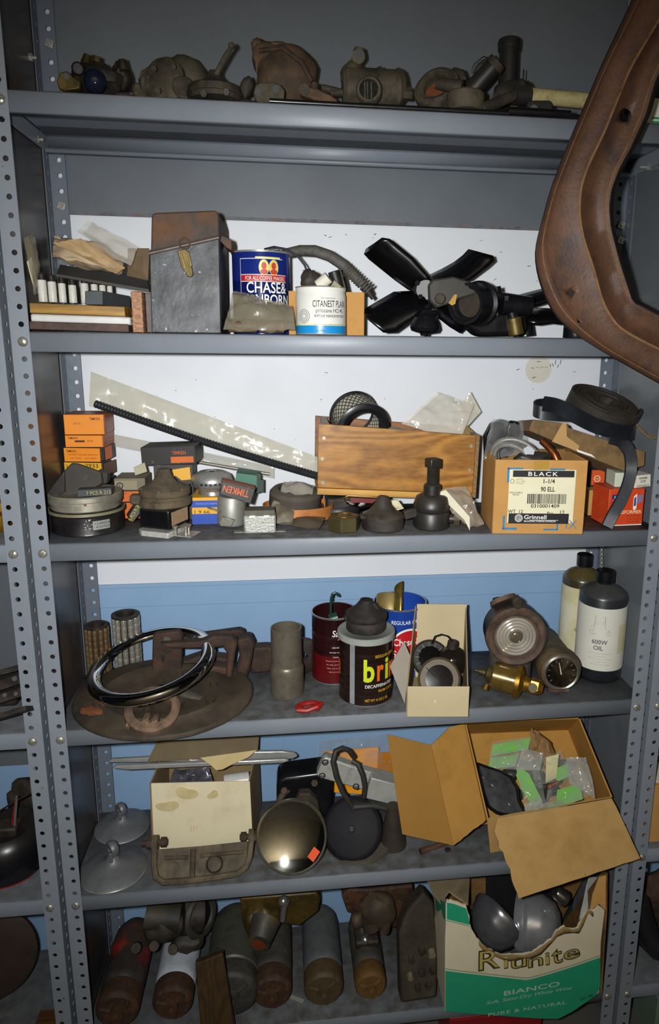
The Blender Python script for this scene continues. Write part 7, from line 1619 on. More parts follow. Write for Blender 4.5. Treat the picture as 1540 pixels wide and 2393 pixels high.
# flaps
def jag(p, q, n, a_, nz_seed, ax_):
    return [p.lerp(q, i/n)+V(ax_)*(a_*mnoise.noise(V((i*1.7, nz_seed, 0)))) for i in range(n+1)]
f1 = [FL+V((0.004,-0.002,-0.001)), FR+V((0,-0.002,-0.001)), U(1442,1890,-0.03), U(1497,2004,-0.075)]
lowedge = jag(U(1496,2006,-0.075), U(1212,2100,-0.085), 14, 0.0025, 3, (0,0,1))
leftedge = jag(U(1212,2098,-0.085), U(1156,1942,-0.035), 12, 0.005, 7, (1,0,0.3))
B().plate([FL+(FR-FL)*0.08+V((0,-0.002,0))]+[FR+V((0,-0.002,0)), U(1440,1885,-0.028)]+lowedge+leftedge[1:], 0.003).w('flap', CBL, t)
CRS = mt('#7c5c2e',rough=0.9,rv=0)
B().tube([FL+(FR-FL)*0.55+V((0,-0.0045,-0.004)), (FL+(FR-FL)*0.55).lerp(U(1360,2050,-0.0785),0.5)+V((0,-0.003,0.0)), U(1370,2050,-0.0795)+V((0,-0.0008,0.001))], 0.0006, 5).w('flap_crease', CRS, t)
B().tube([U(1250,1900,-0.030)+V((0,-0.006,0)), U(1332,2056,-0.0805)+V((0,-0.004,0))], 0.0008, 5).w('flap_crease', mt('#8d6a38',rough=0.9), t) if False else None
mid_t, mid_b = U(1008,1741,0.060), U(1060,1976,-0.020)
B().plate([BL_+V((-0.001,0,0)), U(1050,1700,0.11), mid_t, mid_b]+jag(mid_b, FL, 10, 0.004, 9, (0,0,1))[1:-1]+[FL+V((-0.002,0,0))], 0.003).w('flap', CB, t)
B().plate([mid_t+V((-0.001,0,0)), U(905,1716,0.075), U(940,1949,-0.005)]+jag(U(942,1950,-0.005), mid_b+V((-0.001,0,0)), 10, 0.003, 5, (0,0,1))[1:], 0.003).w('flap_fold', mt(['#86602a','#946c30'],rough=0.85,sc=9,bump=0.1,bsc=240,spec=0.2), t)
# contents, lying on the tipped floor of the box
def inb(px, py, dep):     # point on a plane parallel to the opening, dep metres inside it
    o = FL-nrm*dep; d_ = ray(px, py); return CAM+d_*((o-CAM).dot(nrm)/d_.dot(nrm))
t = thing('black_casting', 'glossy black cast part lying at the left in the big open box', 'casting', tuple(inb(1180,1840,0.05)))
pts = [(1112,1778),(1130,1785),(1170,1798),(1195,1812),(1212,1840),(1216,1870),(1234,1905),(1200,1912),(1160,1900),(1140,1885),(1128,1850)]
B().plate([inb(a_,c_,0.010) for a_, c_ in pts], 0.022).w('casting', BLACKM, t, bevel=0.006, seg=3)
for a_, c_ in ((1155,1830),(1195,1875),(1132,1810)): q = inb(a_,c_,0.010); B().cyl(q, q+nrm*0.006, 0.006, n=14).w('stud', BLACKM, t)
GRN = mt(['#57a524','#66b52c'],rough=0.5,sc=20)
def gbag(lb, pts, cpts, dep, seed, haze=0.12):
    t = thing('parts_bag', lb, 'bag', tuple(inb(*pts[0], dep)), group='clear parts bags with green cards')
    B().plate([inb(*q, dep) for q in cpts], 0.0012).w('green_card', GRN, t)
    B().bag(*[inb(*q, dep-0.006) for q in pts], bulge=0.009, amp=0.007, sc=34, seed=seed, n=14).w('clear_bag', film('#cfd2c8',haze,0.09), t)
gbag('clear bag with a green card, uppermost in the big open box', [(1140,1800),(1232,1790),(1240,1722),(1150,1735)], [(1146,1768),(1234,1752),(1240,1724),(1152,1740)], 0.028, 2)
gbag('clear bag with a green card, left of centre below the uppermost one', [(1150,1796),(1215,1800),(1212,1752),(1148,1760)], [(1140,1798),(1204,1790),(1212,1764),(1146,1772)], 0.024, 4)
gbag('clear bag with a long slanting green card in the middle of the big open box', [(1226,1885),(1280,1900),(1255,1770),(1204,1790)], [(1248,1888),(1268,1872),(1236,1808),(1212,1790),(1206,1812),(1222,1850)], 0.022, 6)
gbag('clear bag with a green card beside the cream header card, in the big box', [(1250,1838),(1345,1815),(1310,1755),(1240,1782)], [(1300,1828),(1334,1812),(1326,1784),(1298,1796)], 0.022, 8)
gbag('clear bag with a wide green card, lowest at the right of the big open box', [(1270,1905),(1380,1860),(1362,1800),(1282,1835)], [(1298,1888),(1362,1868),(1356,1830),(1302,1846)], 0.018, 10)
gbag('clear bag with a green card tucked along the front edge of the big open box', [(1262,1912),(1330,1890),(1310,1868),(1268,1880)], [(1272,1906),(1310,1888),(1290,1874),(1280,1882)], 0.016, 12)
for i, (lb_, pp_) in enumerate((('empty crumpled clear bag at the lower left of the big open box',[(1228,1915),(1275,1905),(1262,1862),(1225,1880)]),('empty crumpled clear bag along the right wall of the big open box',[(1330,1830),(1392,1868),(1370,1770),(1322,1770)]),('empty crumpled clear bag below the brown packing paper in the big open box',[(1205,1800),(1262,1800),(1270,1760),(1220,1750)]))):
    tt = thing('plastic_bag', lb_, 'bag', tuple(inb(*pp_[0], 0.02))); B().bag(*[inb(*q, 0.014) for q in pp_], bulge=0.010, amp=0.010, sc=34, seed=i+20, n=12).w('clear_bag', film('#c8c8be',0.32,0.1), tt)
t = thing('header_card', 'pale cream card standing in a clear bag right of centre in the big open box', 'card', tuple(inb(1285,1800,0.02)))
B().plate([inb(1275,1830,0.018), inb(1300,1818,0.018), inb(1306,1762,0.010), inb(1276,1770,0.012)], 0.0012).w('card', mt(['#c4bd8a','#b5ad78'],rough=0.6), t)
t = thing('packing_paper', 'crumpled brown packing paper at the back of the big open box', 'paper', tuple(inb(1250,1740,0.04)))
B().sheet(inb(1235,1760,0.04), inb(1305,1790,0.05), inb(1290,1735,0.06), inb(1240,1698,0.03), 12, 12, 0.012, 40, 5).w('paper', mt(['#7a5c34','#8f6d40'],rough=0.85,sc=30), t, solid=0.0006)
t = thing('copper_fitting', 'small reddish copper fitting among the bags in the big open box', 'fitting', tuple(inb(1290,1836,0.02)))
a, c = inb(1278,1840,0.014), inb(1304,1828,0.014); B().cyl(a, c, 0.004, n=12).w('fitting', mt(['#7a3a22','#94502f'],rough=0.4,metal=0.5), t)
# fill of dim parts under the bags
t = thing('parts_heap', 'dim mixed grey parts under the clear bags in the big open box', 'parts', tuple(inb(1280,1840,0.08))); b = B(); random.seed(9)
for i in range(16):
    q = inb(random.uniform(1180,1340), random.uniform(1780,1870), 0.080); b.blob(tuple(q),(0.020,0.015,0.010),nz=0.3,seed=i,sub=2)
b.w('parts', mt(['#22221e','#34342e','#1a1a17'],rough=0.5,sc=30), t)['kind'] = 'stuff'
# ================================================================== bottom shelf
K = 5; Z = top(5)
RB1 = mt(['#38220f','#5a371a','#2c1c10','#6e451f'],rough=0.75,sc=30,bump=0.3,bsc=120,dust='#3d3224',dk=0.3)
GRM = mt(['#35352f','#4a4942','#2b2a26'],rough=0.6,metal=0.25,sc=25,bump=0.2,dust='#5d574a',dk=0.4)
def starter(label, px, py, rpx, y0, L, bodym, endm, btop=1.0, lean_=0.0, cap=None):
    """starter motor lying on its side, near end facing out"""
    k_ = m_(1,py,y0,px); r = rpx*k_; q = U(px,py,y0); zc = max(q.z, Z+r*btop*1.06+0.0005)
    t = thing('starter_motor', label, 'motor', (q.x, y0, Z), group='starter motors on the bottom shelf')
    o = V((0,0,zc-Z)); ax = V((lean_,1,0.0))
    B().lathe([(r*0.3,0.0),(r*0.84,0.0),(r*0.9,0.002),(r*0.98,0.006),(r,0.010),(r,L*0.20),(r*0.94,L*0.215),(0,L*0.215)],44,tuple(o),ax).build('end_housing', endm, t)
    B().lathe([(r*0.92,L*0.21),(r*btop,L*0.23),(r*btop*1.02,L*0.30),(r*btop*1.02,L*0.80),(r*btop*0.95,L*0.90),(r*btop*0.7,L*0.98),(0,L)],44,tuple(o),ax).build('body', bodym, t, noisy=0.0008)
    B().lathe([(0,-0.001),(r*0.16,-0.001),(r*0.2,-0.008),(r*0.3,-0.008),(r*0.32,0.004)],26,tuple(o),ax).build('hub', cap or endm, t)
    for a_ in (40,160,280):
        b = B(); b.cyl(o+V((r*0.3*cos(rad(a_)),0.0,r*0.3*sin(rad(a_)))), o+V((r*0.8*cos(rad(a_)),0.0,r*0.8*sin(rad(a_)))), 0.0035, n=8); b.build('end_rib', endm, t)
    return t, o, r
REDP = mt(['#3a3733','#312d29','#3a2622','#9c1f18'],rough=0.55,sc=14,bump=0.2,dust='#4a443a',dk=0.3,contrast=0.17)
t, o, r = starter('starter motor with red paint remains at the left end of the bottom shelf', 272, 2366, 52, 0.018, 0.20, REDP, RB1)
t, o, r = starter('starter motor with a white painted body, second from the left on the bottom shelf', 402, 2350, 48, 0.030, 0.19, mt(['#a2a8ae','#b2b8be','#8f959a'],rough=0.55,sc=20,grime=0.25), RB1)
t, o, r = starter('large starter motor with a dusty grey body behind the leaning board', 540, 2345, 63, 0.022, 0.20, mt(['#3a392f','#4d4c42','#2e2d26'],rough=0.5,metal=0.2,sc=20,bump=0.2), GRM)
t, o, r = starter('starter motor with a grey body and rusty ringed end, right of the leaning board', 636, 2324, 46, 0.030, 0.19, GRM, RB1)
t, o, r = starter('starter motor with a smooth domed grey body, fifth from the left', 757, 2318, 46, 0.026, 0.195, mt(['#4a4d50','#5d6063','#3e4043'],rough=0.5,metal=0.3,sc=22,bump=0.15,dust='#5a564a',dk=0.3), mt(['#382b17','#4a3920','#2e2415'],rough=0.7,sc=30,bump=0.3,bsc=120))
t, o, r = starter('narrow starter motor with an ochre end and a bright lever, right of the domed one', 867, 2314, 37, 0.030, 0.18, GRM, mt(['#4a3212','#604416','#3a2710'],rough=0.75,sc=30,bump=0.3,bsc=120))
B().cyl(V((-0.006,0.07,o.z+r*1.15)),V((-0.010,0.10,o.z+r*1.6)),0.006,n=14).blob((-0.004,0.08,o.z+r*1.25),(0.012,0.016,0.012),nz=0.1,sub=2).build('lever', mt(['#8c8c88','#b5b5b0'],rough=0.25,metal=0.9,sc=40), t)
B().box((0,0.09,o.z+r*1.05),(0.05,0.05,0.02)).build('solenoid', IRON, t, bevel=0.005)
# leaning board
t = thing('leaning_board', 'rough brown board end leaning before the large dusty starter motor', 'board', tuple(U(505,2400,0.03))); t.location.z = Z
B().plate([U(470,2420,-0.034), U(550,2415,-0.036), U(520,2228,-0.004), U(503,2236,-0.004), U(456,2252,-0.008)], 0.014).w('board', wood('#2c1f11','#45321a',sc=30,ax='z'), t, bevel=0.002)
# iron block
t = thing('manifold_block', 'flat dirty cast block covered in bolts, standing left of the torn wine box', 'block', tuple(U(985,2370,0.04))); t.location.z = Z
DBK = mt(['#292317','#3b3221','#322b1d','#4a3e29'],rough=0.8,sc=20,bump=0.4,bsc=100,dust='#6a5c42',dk=0.3)
b = B(); b.plate([U(936,2366,0.003), U(1020,2352,0.0), U(1024,2210,0.040), U(1012,2130,0.065), U(990,2105,0.07), U(950,2150,0.06), U(932,2200,0.045)], 0.05); b.w('block', DBK, t, bevel=0.006, seg=3)
random.seed(4)
for i, (px, py) in enumerate(((960,2260),(985,2240),(1008,2246),(958,2300),(985,2290),(1010,2285),(975,2325),(1000,2320))):
    f = (2366-py)/260.0; q = U(px, py, 0.002+0.066*f-0.003); B().cyl(q+V((0,0.004,0)), q+V((0,-0.007,-0.001)), 0.0075 if i % 3 else 0.006, n=6 if i % 2 else 14).w('bolt', CASTD if i not in (2,3) else mt(['#6b624e','#7d735d'],rough=0.5), t)
# carburettors lying on top of the motors
y = 0.12
t = thing('carburettor', 'black carburettor with a wide air horn lying on the left-hand starter motors', 'carburettor', tuple(U(420,2215,y)))
B().ub((385,2160,y),52,38,40,nz=0.2,seed=3).uc((340,2140,y),(420,2145,y),30,34,n=22).ub((440,2195,y-0.01),38,26,30,nz=0.25,seed=6).w('body', mt(['#221f19','#332d24','#3d3428'],rough=0.6,sc=30,bump=0.3,dust='#4a4232',dk=0.4), t)
B().uc((425,2140,y+0.0),(470,2135,y+0.01),42,44,n=30).w('air_horn_neck', IRON, t)
B().ul((468,2140,y), [(30,-6),(46,-6),(50,0),(46,8),(36,8)], (0.8,-0.55,0.2), n=40, close=True).w('air_horn', mt(['#2a2824','#3c3a34'],rough=0.5,sc=30), t)
B().ul((470,2139,y), [(0,0),(40,0)], (0.8,-0.55,0.2), n=36).w('horn_bore', BLACKI, t)
for px, py in ((362,2207),(405,2215),(320,2212)): B().uc((px,py,y-0.02),(px-2,py+4,y-0.045),12,11,n=14).w('port', CASTD, t)
t = thing('carburettor', 'brassy carburettor with an open port facing out, lying over the middle starter motors', 'carburettor', tuple(U(630,2215,y)))
YB_ = mt(['#33280f','#574416','#3f3317','#6b541d'],rough=0.5,metal=0.4,sc=22,bump=0.3,bsc=120)
B().ub((610,2140,y),46,44,40,nz=0.2,seed=8).up([(560,2100),(740,2086),(748,2100),(745,2130),(700,2165),(660,2160),(565,2150)],y-0.002,0.03).w('body', YB_, t, bevel=0.004)
B().uc((620,2150,y-0.02),(606,2200,y-0.055),36,27,n=26).uc((606,2196,y-0.052),(604,2206,y-0.060),27,27,n=26).w('throat', mt(['#2c2a24','#45423a','#6a5420'],rough=0.55,metal=0.3,sc=30), t)
B().ul((604,2207,y-0.061), [(0,0.5),(17,0.5)], (-0.2,-0.9,-0.2), n=24).w('port_bore', mt(['#8a3c14','#a34c18'],rough=0.8,sc=60), t)
B().ut([(672,2100,y-0.02),(664,2120,y-0.025),(660,2150,y-0.025)],7,n=10).ub((662,2105,y-0.025),12,12,nz=0.2,sub=2).w('bright_lever', mt(['#8d8d88','#aaaaa4'],rough=0.3,metal=0.8,sc=40), t)
t = thing('carburettor', 'rusty flanged carburettor lying left of the torn wine box', 'carburettor', tuple(U(880,2190,y)))
B().up([(798,2095),(815,2078),(860,2080),(965,2070),(968,2110),(955,2165),(920,2172),(905,2150),(850,2135),(812,2135)],y+0.01,0.025).w('flange', RB1, t, bevel=0.004)
B().ub((885,2125,y-0.012),42,42,34,nz=0.25,seed=12).uc((865,2150,y-0.03),(868,2172,y-0.035),20,18,n=20).uc((905,2140,y-0.03),(898,2175,y-0.03),13,12).ub((835,2150,y-0.01),16,20,nz=0.3,seed=2,sub=2).w('body', mt(['#33291d','#4a3b2a','#57452e'],rough=0.7,sc=30,bump=0.35,dust='#4f4433',dk=0.4), t)
# small dark things on the shelf floor
t = thing('steel_strip', 'small pale strip lying between the grey-bodied motors on the bottom shelf', 'strip', (0,0,0)); q = G(694,2336,Z); t.location = q
B().box((0,0,0.0015),(0.030,0.008,0.002),(0,0,-28)).build('strip', mt('#8a8a80',rough=0.5), t)
# ------------------------------------------------------------------ torn wine box
yf = -0.041
t = thing('wine_box', 'torn green and white wine carton overhanging the bottom shelf, full of chrome lamp shells', 'box', tuple(U(1220,2378,yf))); t.location.z = Z
GRB = mt(['#1f8f6c','#23976f','#1b8566'],rough=0.6,sc=8); WHB = mt(['#cbbf9c','#d3c8a8','#c4b792'],rough=0.7,sc=10)
qf = lambda px, py: U(px, py, yf+0.012*((px-1040)/360.0-0.3))
tear = [(1044,2103),(1060,2106),(1089,2117),(1096,2140),(1100,2165),(1108,2182),(1118,2197),(1134,2212),(1155,2226),(1176,2231),(1198,2230),(1220,2232),(1242,2226),(1262,2214),(1289,2194),(1300,2176),(1318,2165),(1336,2172),(1351,2168),(1360,2148),(1373,2125),(1385,2130),(1398,2117),(1414,2128)]


tj = [tear[0]]; random.seed(2)
for (x0_, y0_), (x1_, y1_) in zip(tear, tear[1:]):
    for s_ in range(1, 4): f = s_/3; tj.append((x0_+(x1_-x0_)*f+random.uniform(-1.5,1.5), y0_+(y1_-y0_)*f+random.uniform(-2.2,2.2)))
def tear_y(px):
    for (x0_, y0_), (x1_, y1_) in zip(tear, tear[1:]):
        if x0_ <= px <= x1_: return y0_+(y1_-y0_)*(px-x0_)/(x1_-x0_)
    return tear[0][1] if px < tear[0][0] else tear[-1][1]
bot = [(1404,2200),(1400,2320),(1375,2338),(1340,2362),(1304,2381),(1260,2380),(1216,2377),(1120,2370),(1040,2363),(1040,2200)]
zb0 = qf(1216,2377).z
B().plate([qf(*q) for q in tj]+[qf(*q) for q in bot], 0.0035).w('panel', WHB, t)
def band(fn0, fn1, mat, nm, x0_=1040.5, x1_=1402, n=40, off=0.0012):
    b = B(); vs = []; fs = []
    for i in range(n+1):
        px = x0_+(x1_-x0_)*i/n; u0 = max(fn0(px), tear_y(px)+5 if fn0(px) < 2200 else 0); u1 = fn1(px)
        if u1 < u0: u1 = u0
        vs += [qf(px,u0)+V((0,-off,0)), qf(px,u1)+V((0,-off,0))]
    for i in range(n): fs.append((2*i,2*i+1,2*i+3,2*i+2))
    return b.add(vs, fs).w(nm, mat, t)
def curve(px, c): # shallow printed arc: lowest a little left of the middle, rising to the right
    return c[0]+(c[1]-c[0])*min(1,max(0,(px-1040)/190.0))**0.9 if px < 1230 else c[1]+(c[2]-c[1])*((px-1230)/170.0)**1.15
def bottom(px):
    pts = sorted([(1040,2362),(1120,2369),(1216,2376),(1260,2379),(1304,2380),(1340,2361),(1375,2337),(1400,2319),(1403,2300)])
    for (x0_, y0_), (x1_, y1_) in zip(pts, pts[1:]):
        if x0_ <= px <= x1_: return y0_+(y1_-y0_)*(px-x0_)/(x1_-x0_)
    return 2362
c1 = lambda px: curve(px,(2263,2285,2233))
band(lambda px: c1(px)+4, bottom, GRB, 'green_band')
band(lambda px: c1(px)-1.5, lambda px: c1(px)+1, mt('#8a9a7c',rough=0.7,rv=0), 'green_line')
band(lambda px: 2100, lambda px: 2146+(px-1040)*0.25, GRB, 'green_band', 1044, 1098, 12)
band(lambda px: 2148+(px-1040)*0.25, lambda px: 2150+(px-1040)*0.25, mt('#5f9a78',rough=0.7,rv=0), 'green_line', 1042, 1100, 12)
# torn corrugated lip showing brown paper
b = B(); m0 = [q for q in tear if q[0] >= 1118 and q[0] <= 1390]; vs = []; fs = []
for i, (px, py) in enumerate(m0): vs += [qf(px,py-1)+V((0,-0.0022,0)), qf(px+1,py+11+5*sin(i*2.1))+V((0,-0.0018,0))]
for i in range(len(m0)-1): fs.append((2*i,2*i+1,2*i+3,2*i+2))
b.add(vs, fs).w('torn_edge', mt(['#7d6438','#937848'],rough=0.9,sc=120,bump=0.5), t, solid=0.001)
# lettering
def wt(s, px, py, szpx, wpx, mat, rotdeg=0, **k):
    q = qf(px, py); kk = m_(1, py, yf, px); return text(s, t, mat, (q.x-t.location.x, q.y-t.location.y-0.0020, q.z-t.location.z), szpx*kk, rot=(0,-rotdeg,2.4), width=wpx*kk, **k)
GOLD = mt('#b5a250',rough=0.6,rv=0); DKO = mt('#3c3220',rough=0.6,rv=0)
for s_, px, py, sz, w_, rd in (('R',1143,2262,54,52,2),('i',1182,2260,36,11,4),('u',1212,2259,36,38,4),('n',1251,2256,36,36,5),('i',1279,2252,36,11,6),('t',1302,2248,46,26,8),('e',1336,2238,38,40,10)):
    wt(s_, px, py, sz, w_, DKO, rd, bold=0.03); wt(s_, px-0.6, py-1, sz*0.96, w_*0.86, GOLD, rd, bold=-0.012, lift=0.0007)
PG = mt('#a9c4ad',rough=0.6,rv=0)
wt('BIANCO',1242,2313,13,130,PG,2,bold=0.012); wt('Soft, Semi-Dry White Wine',1236,2327,9,200,PG,2,shear=0.3); wt('PURE & NATURAL',1232,2358,9,182,PG,0.5,bold=0.006,space=1.1)
wt('SKY 88',1370,2331,7,30,mt('#153c34',rough=0.6,rv=0),16)
# other panels
FLq, FRq = qf(1040,2363), qf(1402,2320); dV = V((0.0,0.19,0))
B().plate([qf(1040,2363)+dV, qf(1040,2363), qf(1042,2110), U(1022,2075,yf+0.19)], 0.0035).w('panel', WHB, t)
B().plate([qf(1042,2150)+V((-0.0012,0,0)), qf(1042,2112)+V((-0.0012,0,0)), U(1018,2092,yf+0.10)+V((-0.0012,0,0)), U(1020,2125,yf+0.10)+V((-0.0012,0,0))], 0.0006).w('green_band', GRB, t)
B().plate([qf(1402,2320)+V((0.001,0,0)), qf(1402,2320)+V((-0.012,0.17,0.0)), U(1412,2030,0.01), U(1416,2040,-0.02), qf(1414,2128)+V((0.001,0,0))], 0.0035).w('panel', CARDD, t)
B().plate([V((FLq.x,yf+0.19,Z+0.002)), V((FRq.x-0.02,yf+0.19,Z+0.002)), U(1370,2040,yf+0.19), U(1022,2060,yf+0.19)], 0.0035).w('panel', CARDD, t)
jl = [U(998,2055,0.06), U(1040,2050,0.08), U(1098,2052,0.08), U(1094,2112,0.0), U(1060,2090,0.01), U(1050,2082,0.01), U(1030,2110,0.0), U(1012,2088,0.03)]
B().plate(jl, 0.003).w('torn_flap', mt(['#7a6a4e','#8d7c5e','#6a5636'],rough=0.85,sc=20), t)
B().plate([U(1378,2130,-0.030), U(1400,2112,-0.030), U(1418,2130,-0.032), U(1420,2045,-0.020), U(1400,2050,-0.018), U(1385,2090,-0.022)], 0.003).w('torn_flap', CARD, t)
# chrome lamp shells in the wine box
CH2 = mt(['#a6a7a8','#bdbdbe','#909193'],rough=0.22,metal=0.7,sc=25,rv=0.06)
t = thing('lamp_shell', 'polished dark headlight shell at the left in the torn wine box', 'shell', tuple(U(1150,2230,0.03)))
ax = V((0.65,-0.1,0.35)).normalized(); ce = U(1185,2150,0.035); k_ = m_(1,2150,0.035)
ax1 = V((-0.75,-0.45,-0.35)).normalized()
B().lathe([(66*k_,-6*k_),(70*k_,-2*k_),(70*k_,8*k_),(66*k_,14*k_),(62*k_,30*k_),(50*k_,52*k_),(30*k_,68*k_),(0,74*k_)],56,tuple(U(1165,2145,0.075)),ax1).w('shell', mt(['#6d6d70','#87878b','#58585b'],rough=0.18,metal=0.75,sc=20,rv=0.05), t)
t = thing('lamp_shell', 'silver headlight shell with a raised band, at the right in the torn wine box', 'shell', tuple(U(1240,2230,0.03)))
ax2 = V((0.80,-0.42,0.12)).normalized(); ce2 = U(1214,2150,0.080)
B().lathe([(66*k_,-4*k_),(73*k_,-2*k_),(76*k_,6*k_),(76*k_,22*k_),(71*k_,28*k_),(69*k_,32*k_),(66*k_,58*k_),(52*k_,86*k_),(32*k_,98*k_),(0,102*k_)],56,tuple(ce2),ax2).w('shell', CH2, t)
t = thing('lamp_socket', 'small bright lamp socket behind the silver shell in the torn wine box', 'socket', tuple(U(1310,2100,0.06)))
B().uc((1296,2082,0.05),(1322,2102,0.045),14,18,n=24,ch=3).w('socket', mt(['#6b6a66','#8d8c86'],rough=0.2,metal=0.9,sc=30), t)
t = thing('packing_paper', 'grey packing paper at the right in the torn wine box', 'paper', tuple(U(1370,2100,0.05)))
B().sheet(U(1352,2150,0.03),U(1378,2140,0.03),U(1400,2050,0.07),U(1375,2048,0.07),8,14,0.006,30,4).w('paper', mt(['#8d8d84','#a5a59b'],rough=0.6,sc=20), t, solid=0.0006)
t = thing('black_backdrop', 'black sheet added as dark background behind the lamp shells in the torn wine box', 'sheet', tuple(U(1250,2200,0.12)))
B().plate([U(1135,2230,0.125), U(1300,2200,0.125), U(1300,2050,0.130), U(1135,2060,0.130)], 0.003).w('sheet', mt('#1a1a1a',rough=0.5), t)  # black background behind the shells, made by an added sheet
# ------------------------------------------------------------------ under the bottom shelf
t = thing('red_toolbox', 'red metal box on the floor under the bottom shelf', 'toolbox', (U(1160,2390,0.02).x, 0.09, FLZ))
b = B(); zt_ = U(1180,2377,0.0).z; zt_ = min(zt_, -13*5*PITCH-0.04)
b.box((0,0,(zt_-FLZ)/2),(0.20,0.14,zt_-FLZ)).build('box', mt(['#7a1418','#8e1a1e'],rough=0.4,sc=20), t, bevel=0.004)
B().box((0,0,zt_-FLZ+0.003),(0.204,0.144,0.006)).build('lid', mt(['#8a181c','#9c2024'],rough=0.35,sc=20), t, bevel=0.002)
# ================================================================== left-hand bay
def bay(k): return top(k)
Zl = top(3)
for i, (p0, p1, hgt, yy, lb) in enumerate(((1562,1548,14,0.12,'upper flat dark bar lying on the left bay shelf'),(1618,1590,24,0.07,'dark drilled angle bar in the middle of the left bay pile'),(1655,1632,22,0.03,'lowest dark bar at the front of the left bay pile'),(1692,1672,12,-0.026,'short dark bar at the shelf edge of the left bay'))):
    t = thing('iron_bar', lb, 'bar', tuple(U(20,p0,yy)), group='iron bars in the left bay')
    B().plate([U(-160,p0+46+hgt,yy), U(62,p1+hgt,yy), U(62,p1,yy+0.004), U(-160,p0+46,yy+0.004)], 0.03).w('bar', IRON, t, bevel=0.001)
    if i == 1:
        for px in (36,): B().uc((px,1606,yy-0.001),(px,1606,yy+0.003),6).w('hole', BLACKI, t)
    if i == 2:
        for px in (14,40): B().uc((px,1654-px*0.1,yy-0.001),(px,1654-px*0.1,yy+0.003),5).w('hole', BLACKI, t)
B().box((-0.25,0.14,Zl+0.012),(0.30,0.10,0.022)).build('casting_block', IRON, thing('iron_casting','dark casting under the iron bars in the left bay','casting',(0,0,0)), bevel=0.006)
Zl = top(4); q = U(30,2080,0.06); k_ = m_(1,2030,0.08)
t = thing('black_housing', 'shiny black bowl-shaped housing on the left bay shelf', 'housing', (U(20,2030,0.09).x, 0.095, Zl))
B().lathe([(0,0),(60*k_,0),(78*k_,10*k_),(84*k_,34*k_),(84*k_,60*k_),(78*k_,84*k_),(66*k_,98*k_),(60*k_,102*k_),(52*k_,98*k_),(0,96*k_)],44).build('bowl', mt(['#0c0c0e','#191a1e'],rough=0.2,sc=20,dust='#3d3830',dk=0.5), t)
B().ring(70*k_,50*k_,10*k_,(0,0,0.0),n=40).build('red_foot', mt(['#7a1814','#8e201a'],rough=0.4), t)
B().box((0,-0.01,104*k_),(70*k_,40*k_,22*k_)).build('top_bracket', IRON, t, bevel=0.004)
t = thing('wire_bundle', 'upright red and grey wires standing in the black housing of the left bay', 'wire', tuple(U(30,1960,0.08)))
B().ut([(22,1985,0.08),(28,1930,0.08),(33,1895,0.08),(38,1866,0.08)],3,n=8).w('red_wire', mt('#7a1c1c',rough=0.4), t); B().ut([(26,1985,0.078),(34,1930,0.078),(38,1880,0.078),(39,1860,0.078)],3,n=8).w('grey_wire', STEEL, t)
B().ut([(0,1895,0.09),(40,1870,0.09),(80,1850,0.09)],2.5,n=8).w('grey_cable', IRON, t)
t = thing('junk_casting', 'dark lumpy casting behind the black housing of the left bay', 'casting', (U(60,1930,0.16).x, 0.203, Zl))
B().blob((0,0,0.05),(0.05,0.026,0.055),nz=0.3,seed=3).build('lump', IRON, t)
t = thing('brass_part', 'brass part cut by the left photo edge, third shelf of the left bay', 'part', (U(-8,1190,0.08).x, 0.09, top(2)))
B().lathe([(0,0),(0.02,0),(0.026,0.01),(0.026,0.03),(0.018,0.036),(0.018,0.05),(0,0.052)],26).build('body', BRASS, t)
t = thing('dark_disc', 'large dark brown disc standing on the bottom shelf of the left bay', 'disc', tuple(U(-20,2330,0.10))); t.location.z = top(5)
ce = U(-40,2235,0.10); k_ = m_(1,2235,0.10)
B().lathe([(0,6*k_),(60*k_,7*k_),(100*k_,3*k_),(108*k_,0),(108*k_,-6*k_),(100*k_,-8*k_),(0,-8*k_)],56,tuple(ce),(0.15,-1,0.15)).w('disc', mt(['#211a16','#33261e','#2a1f19'],rough=0.6,sc=14,bump=0.15), t)
t = thing('wooden_block', 'brown wooden block on the bottom shelf of the left bay', 'block', (U(110,2385,0.03).x, 0.04, top(5)))
B().box((0,0,0.012),(0.05,0.05,0.024)).build('block', wood('#3c2814','#5f4020',sc=40), t, bevel=0.001)
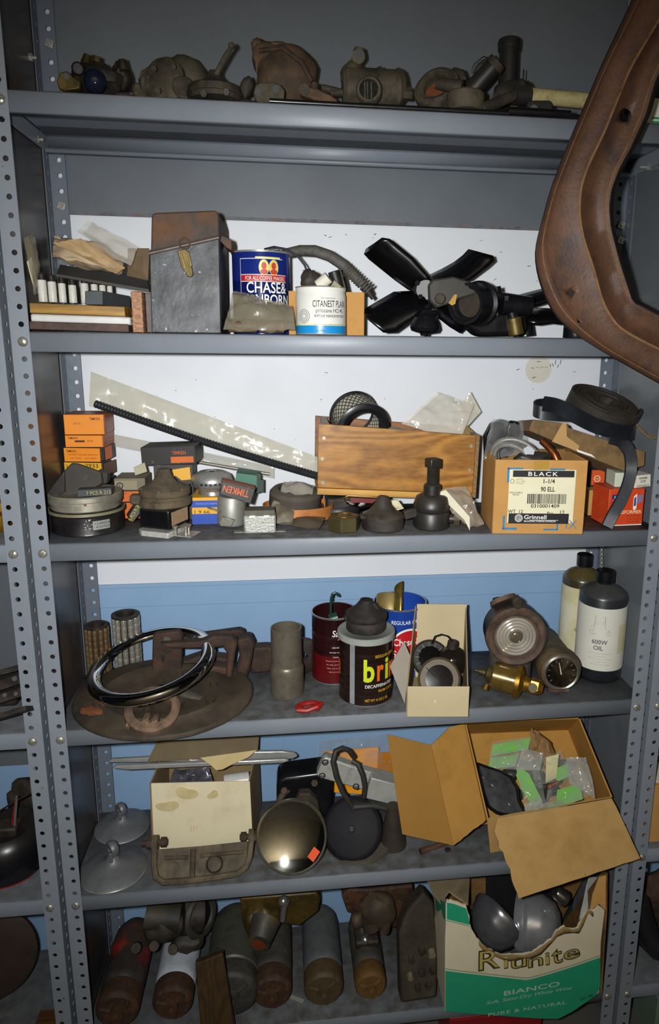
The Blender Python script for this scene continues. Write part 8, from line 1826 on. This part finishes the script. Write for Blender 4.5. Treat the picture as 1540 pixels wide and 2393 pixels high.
# ================================================================== right-hand bay
Zr = top(4)
t = thing('cardboard_box', 'brown cardboard box cut by the right photo edge, fifth shelf of the right bay', 'box', (U(1513,1960,0.02).x+0.06, 0.07, Zr))
zt_ = U(1520,1838,0.02).z-Zr
B().box((0,0,zt_/2),(0.12,0.10,zt_)).build('carton', CARD, t, bevel=0.001)
B().box((0.0,-0.015,zt_+0.004),(0.10,0.05,0.008),(8,0,0)).build('white_flap', WHITEP, t)
B().blob((-0.02,0.03,zt_+0.015),(0.03,0.03,0.02),nz=0.2,seed=4).build('black_top', BLACKD, t) if False else None
Zr = top(5); k_ = m_(1,2200,0.08)
t = thing('rubber_part', 'dark curved rubber part cut by the right photo edge, bottom shelf of the right bay', 'rubber', tuple(U(1520,2290,0.06)))
B().ut([(1490,2130,0.05),(1500,2170,0.05),(1516,2212,0.045),(1540,2245,0.03),(1580,2260,0.02)],22,n=14).ut([(1487,2190,0.07),(1500,2218,0.06),(1530,2248,0.05),(1570,2260,0.04)],16,n=12).w('tyre', mt(['#17171a','#232326'],rough=0.5,sc=20), t); t.location.z += 0.027
t = thing('rusty_casting', 'rust-brown casting behind the dark rubber part in the right bay', 'casting', (U(1545,2160,0.14).x, 0.15, Zr))
B().blob((0,0,0.07),(0.05,0.04,0.07),nz=0.15,seed=9).build('lump', RUSTD, t)
t = thing('green_carton', 'pale green carton on the floor at the bottom right corner', 'box', (U(1540,2390,0.05).x, 0.06, FLZ)); zt_ = U(1520,2330,0.02).z-FLZ
zt_ = min(zt_, -13*5*PITCH-0.016-FLZ)
B().box((0.012,0,zt_/2),(0.09,0.09,zt_)).build('carton', mt(['#5f7566','#6f8474'],rough=0.7,sc=20), t, bevel=0.001)
# ================================================================== let everything stand on its shelf: lift what dips into the sheet by a few millimetres
bpy.context.view_layer.update()
def _verts(o):
    out = []
    for ch in [o]+list(o.children_recursive):
        if ch.type == 'MESH':
            mw = ch.matrix_world; out += [mw @ v.co for v in ch.data.vertices]
    return out
for o in [o for o in bpy.data.objects if o.parent is None and o.get('category') and o.get('category') != 'shelving']:
    vs = _verts(o)
    if not vs: continue
    xs = sum(v.x for v in vs)/len(vs)
    best = 0.0
    for k in range(6):
        tk_ = top(k); near = [v.z for v in vs if -0.001 < v.y < 0.236 and tk_-0.030 < v.z < tk_+0.05]
        if near and max(v.z for v in vs) > tk_+0.003:
            d_ = tk_-min(near)
            if 0 < d_ < 0.028: best = max(best, d_)
    if best: o.location.z += best+0.0002
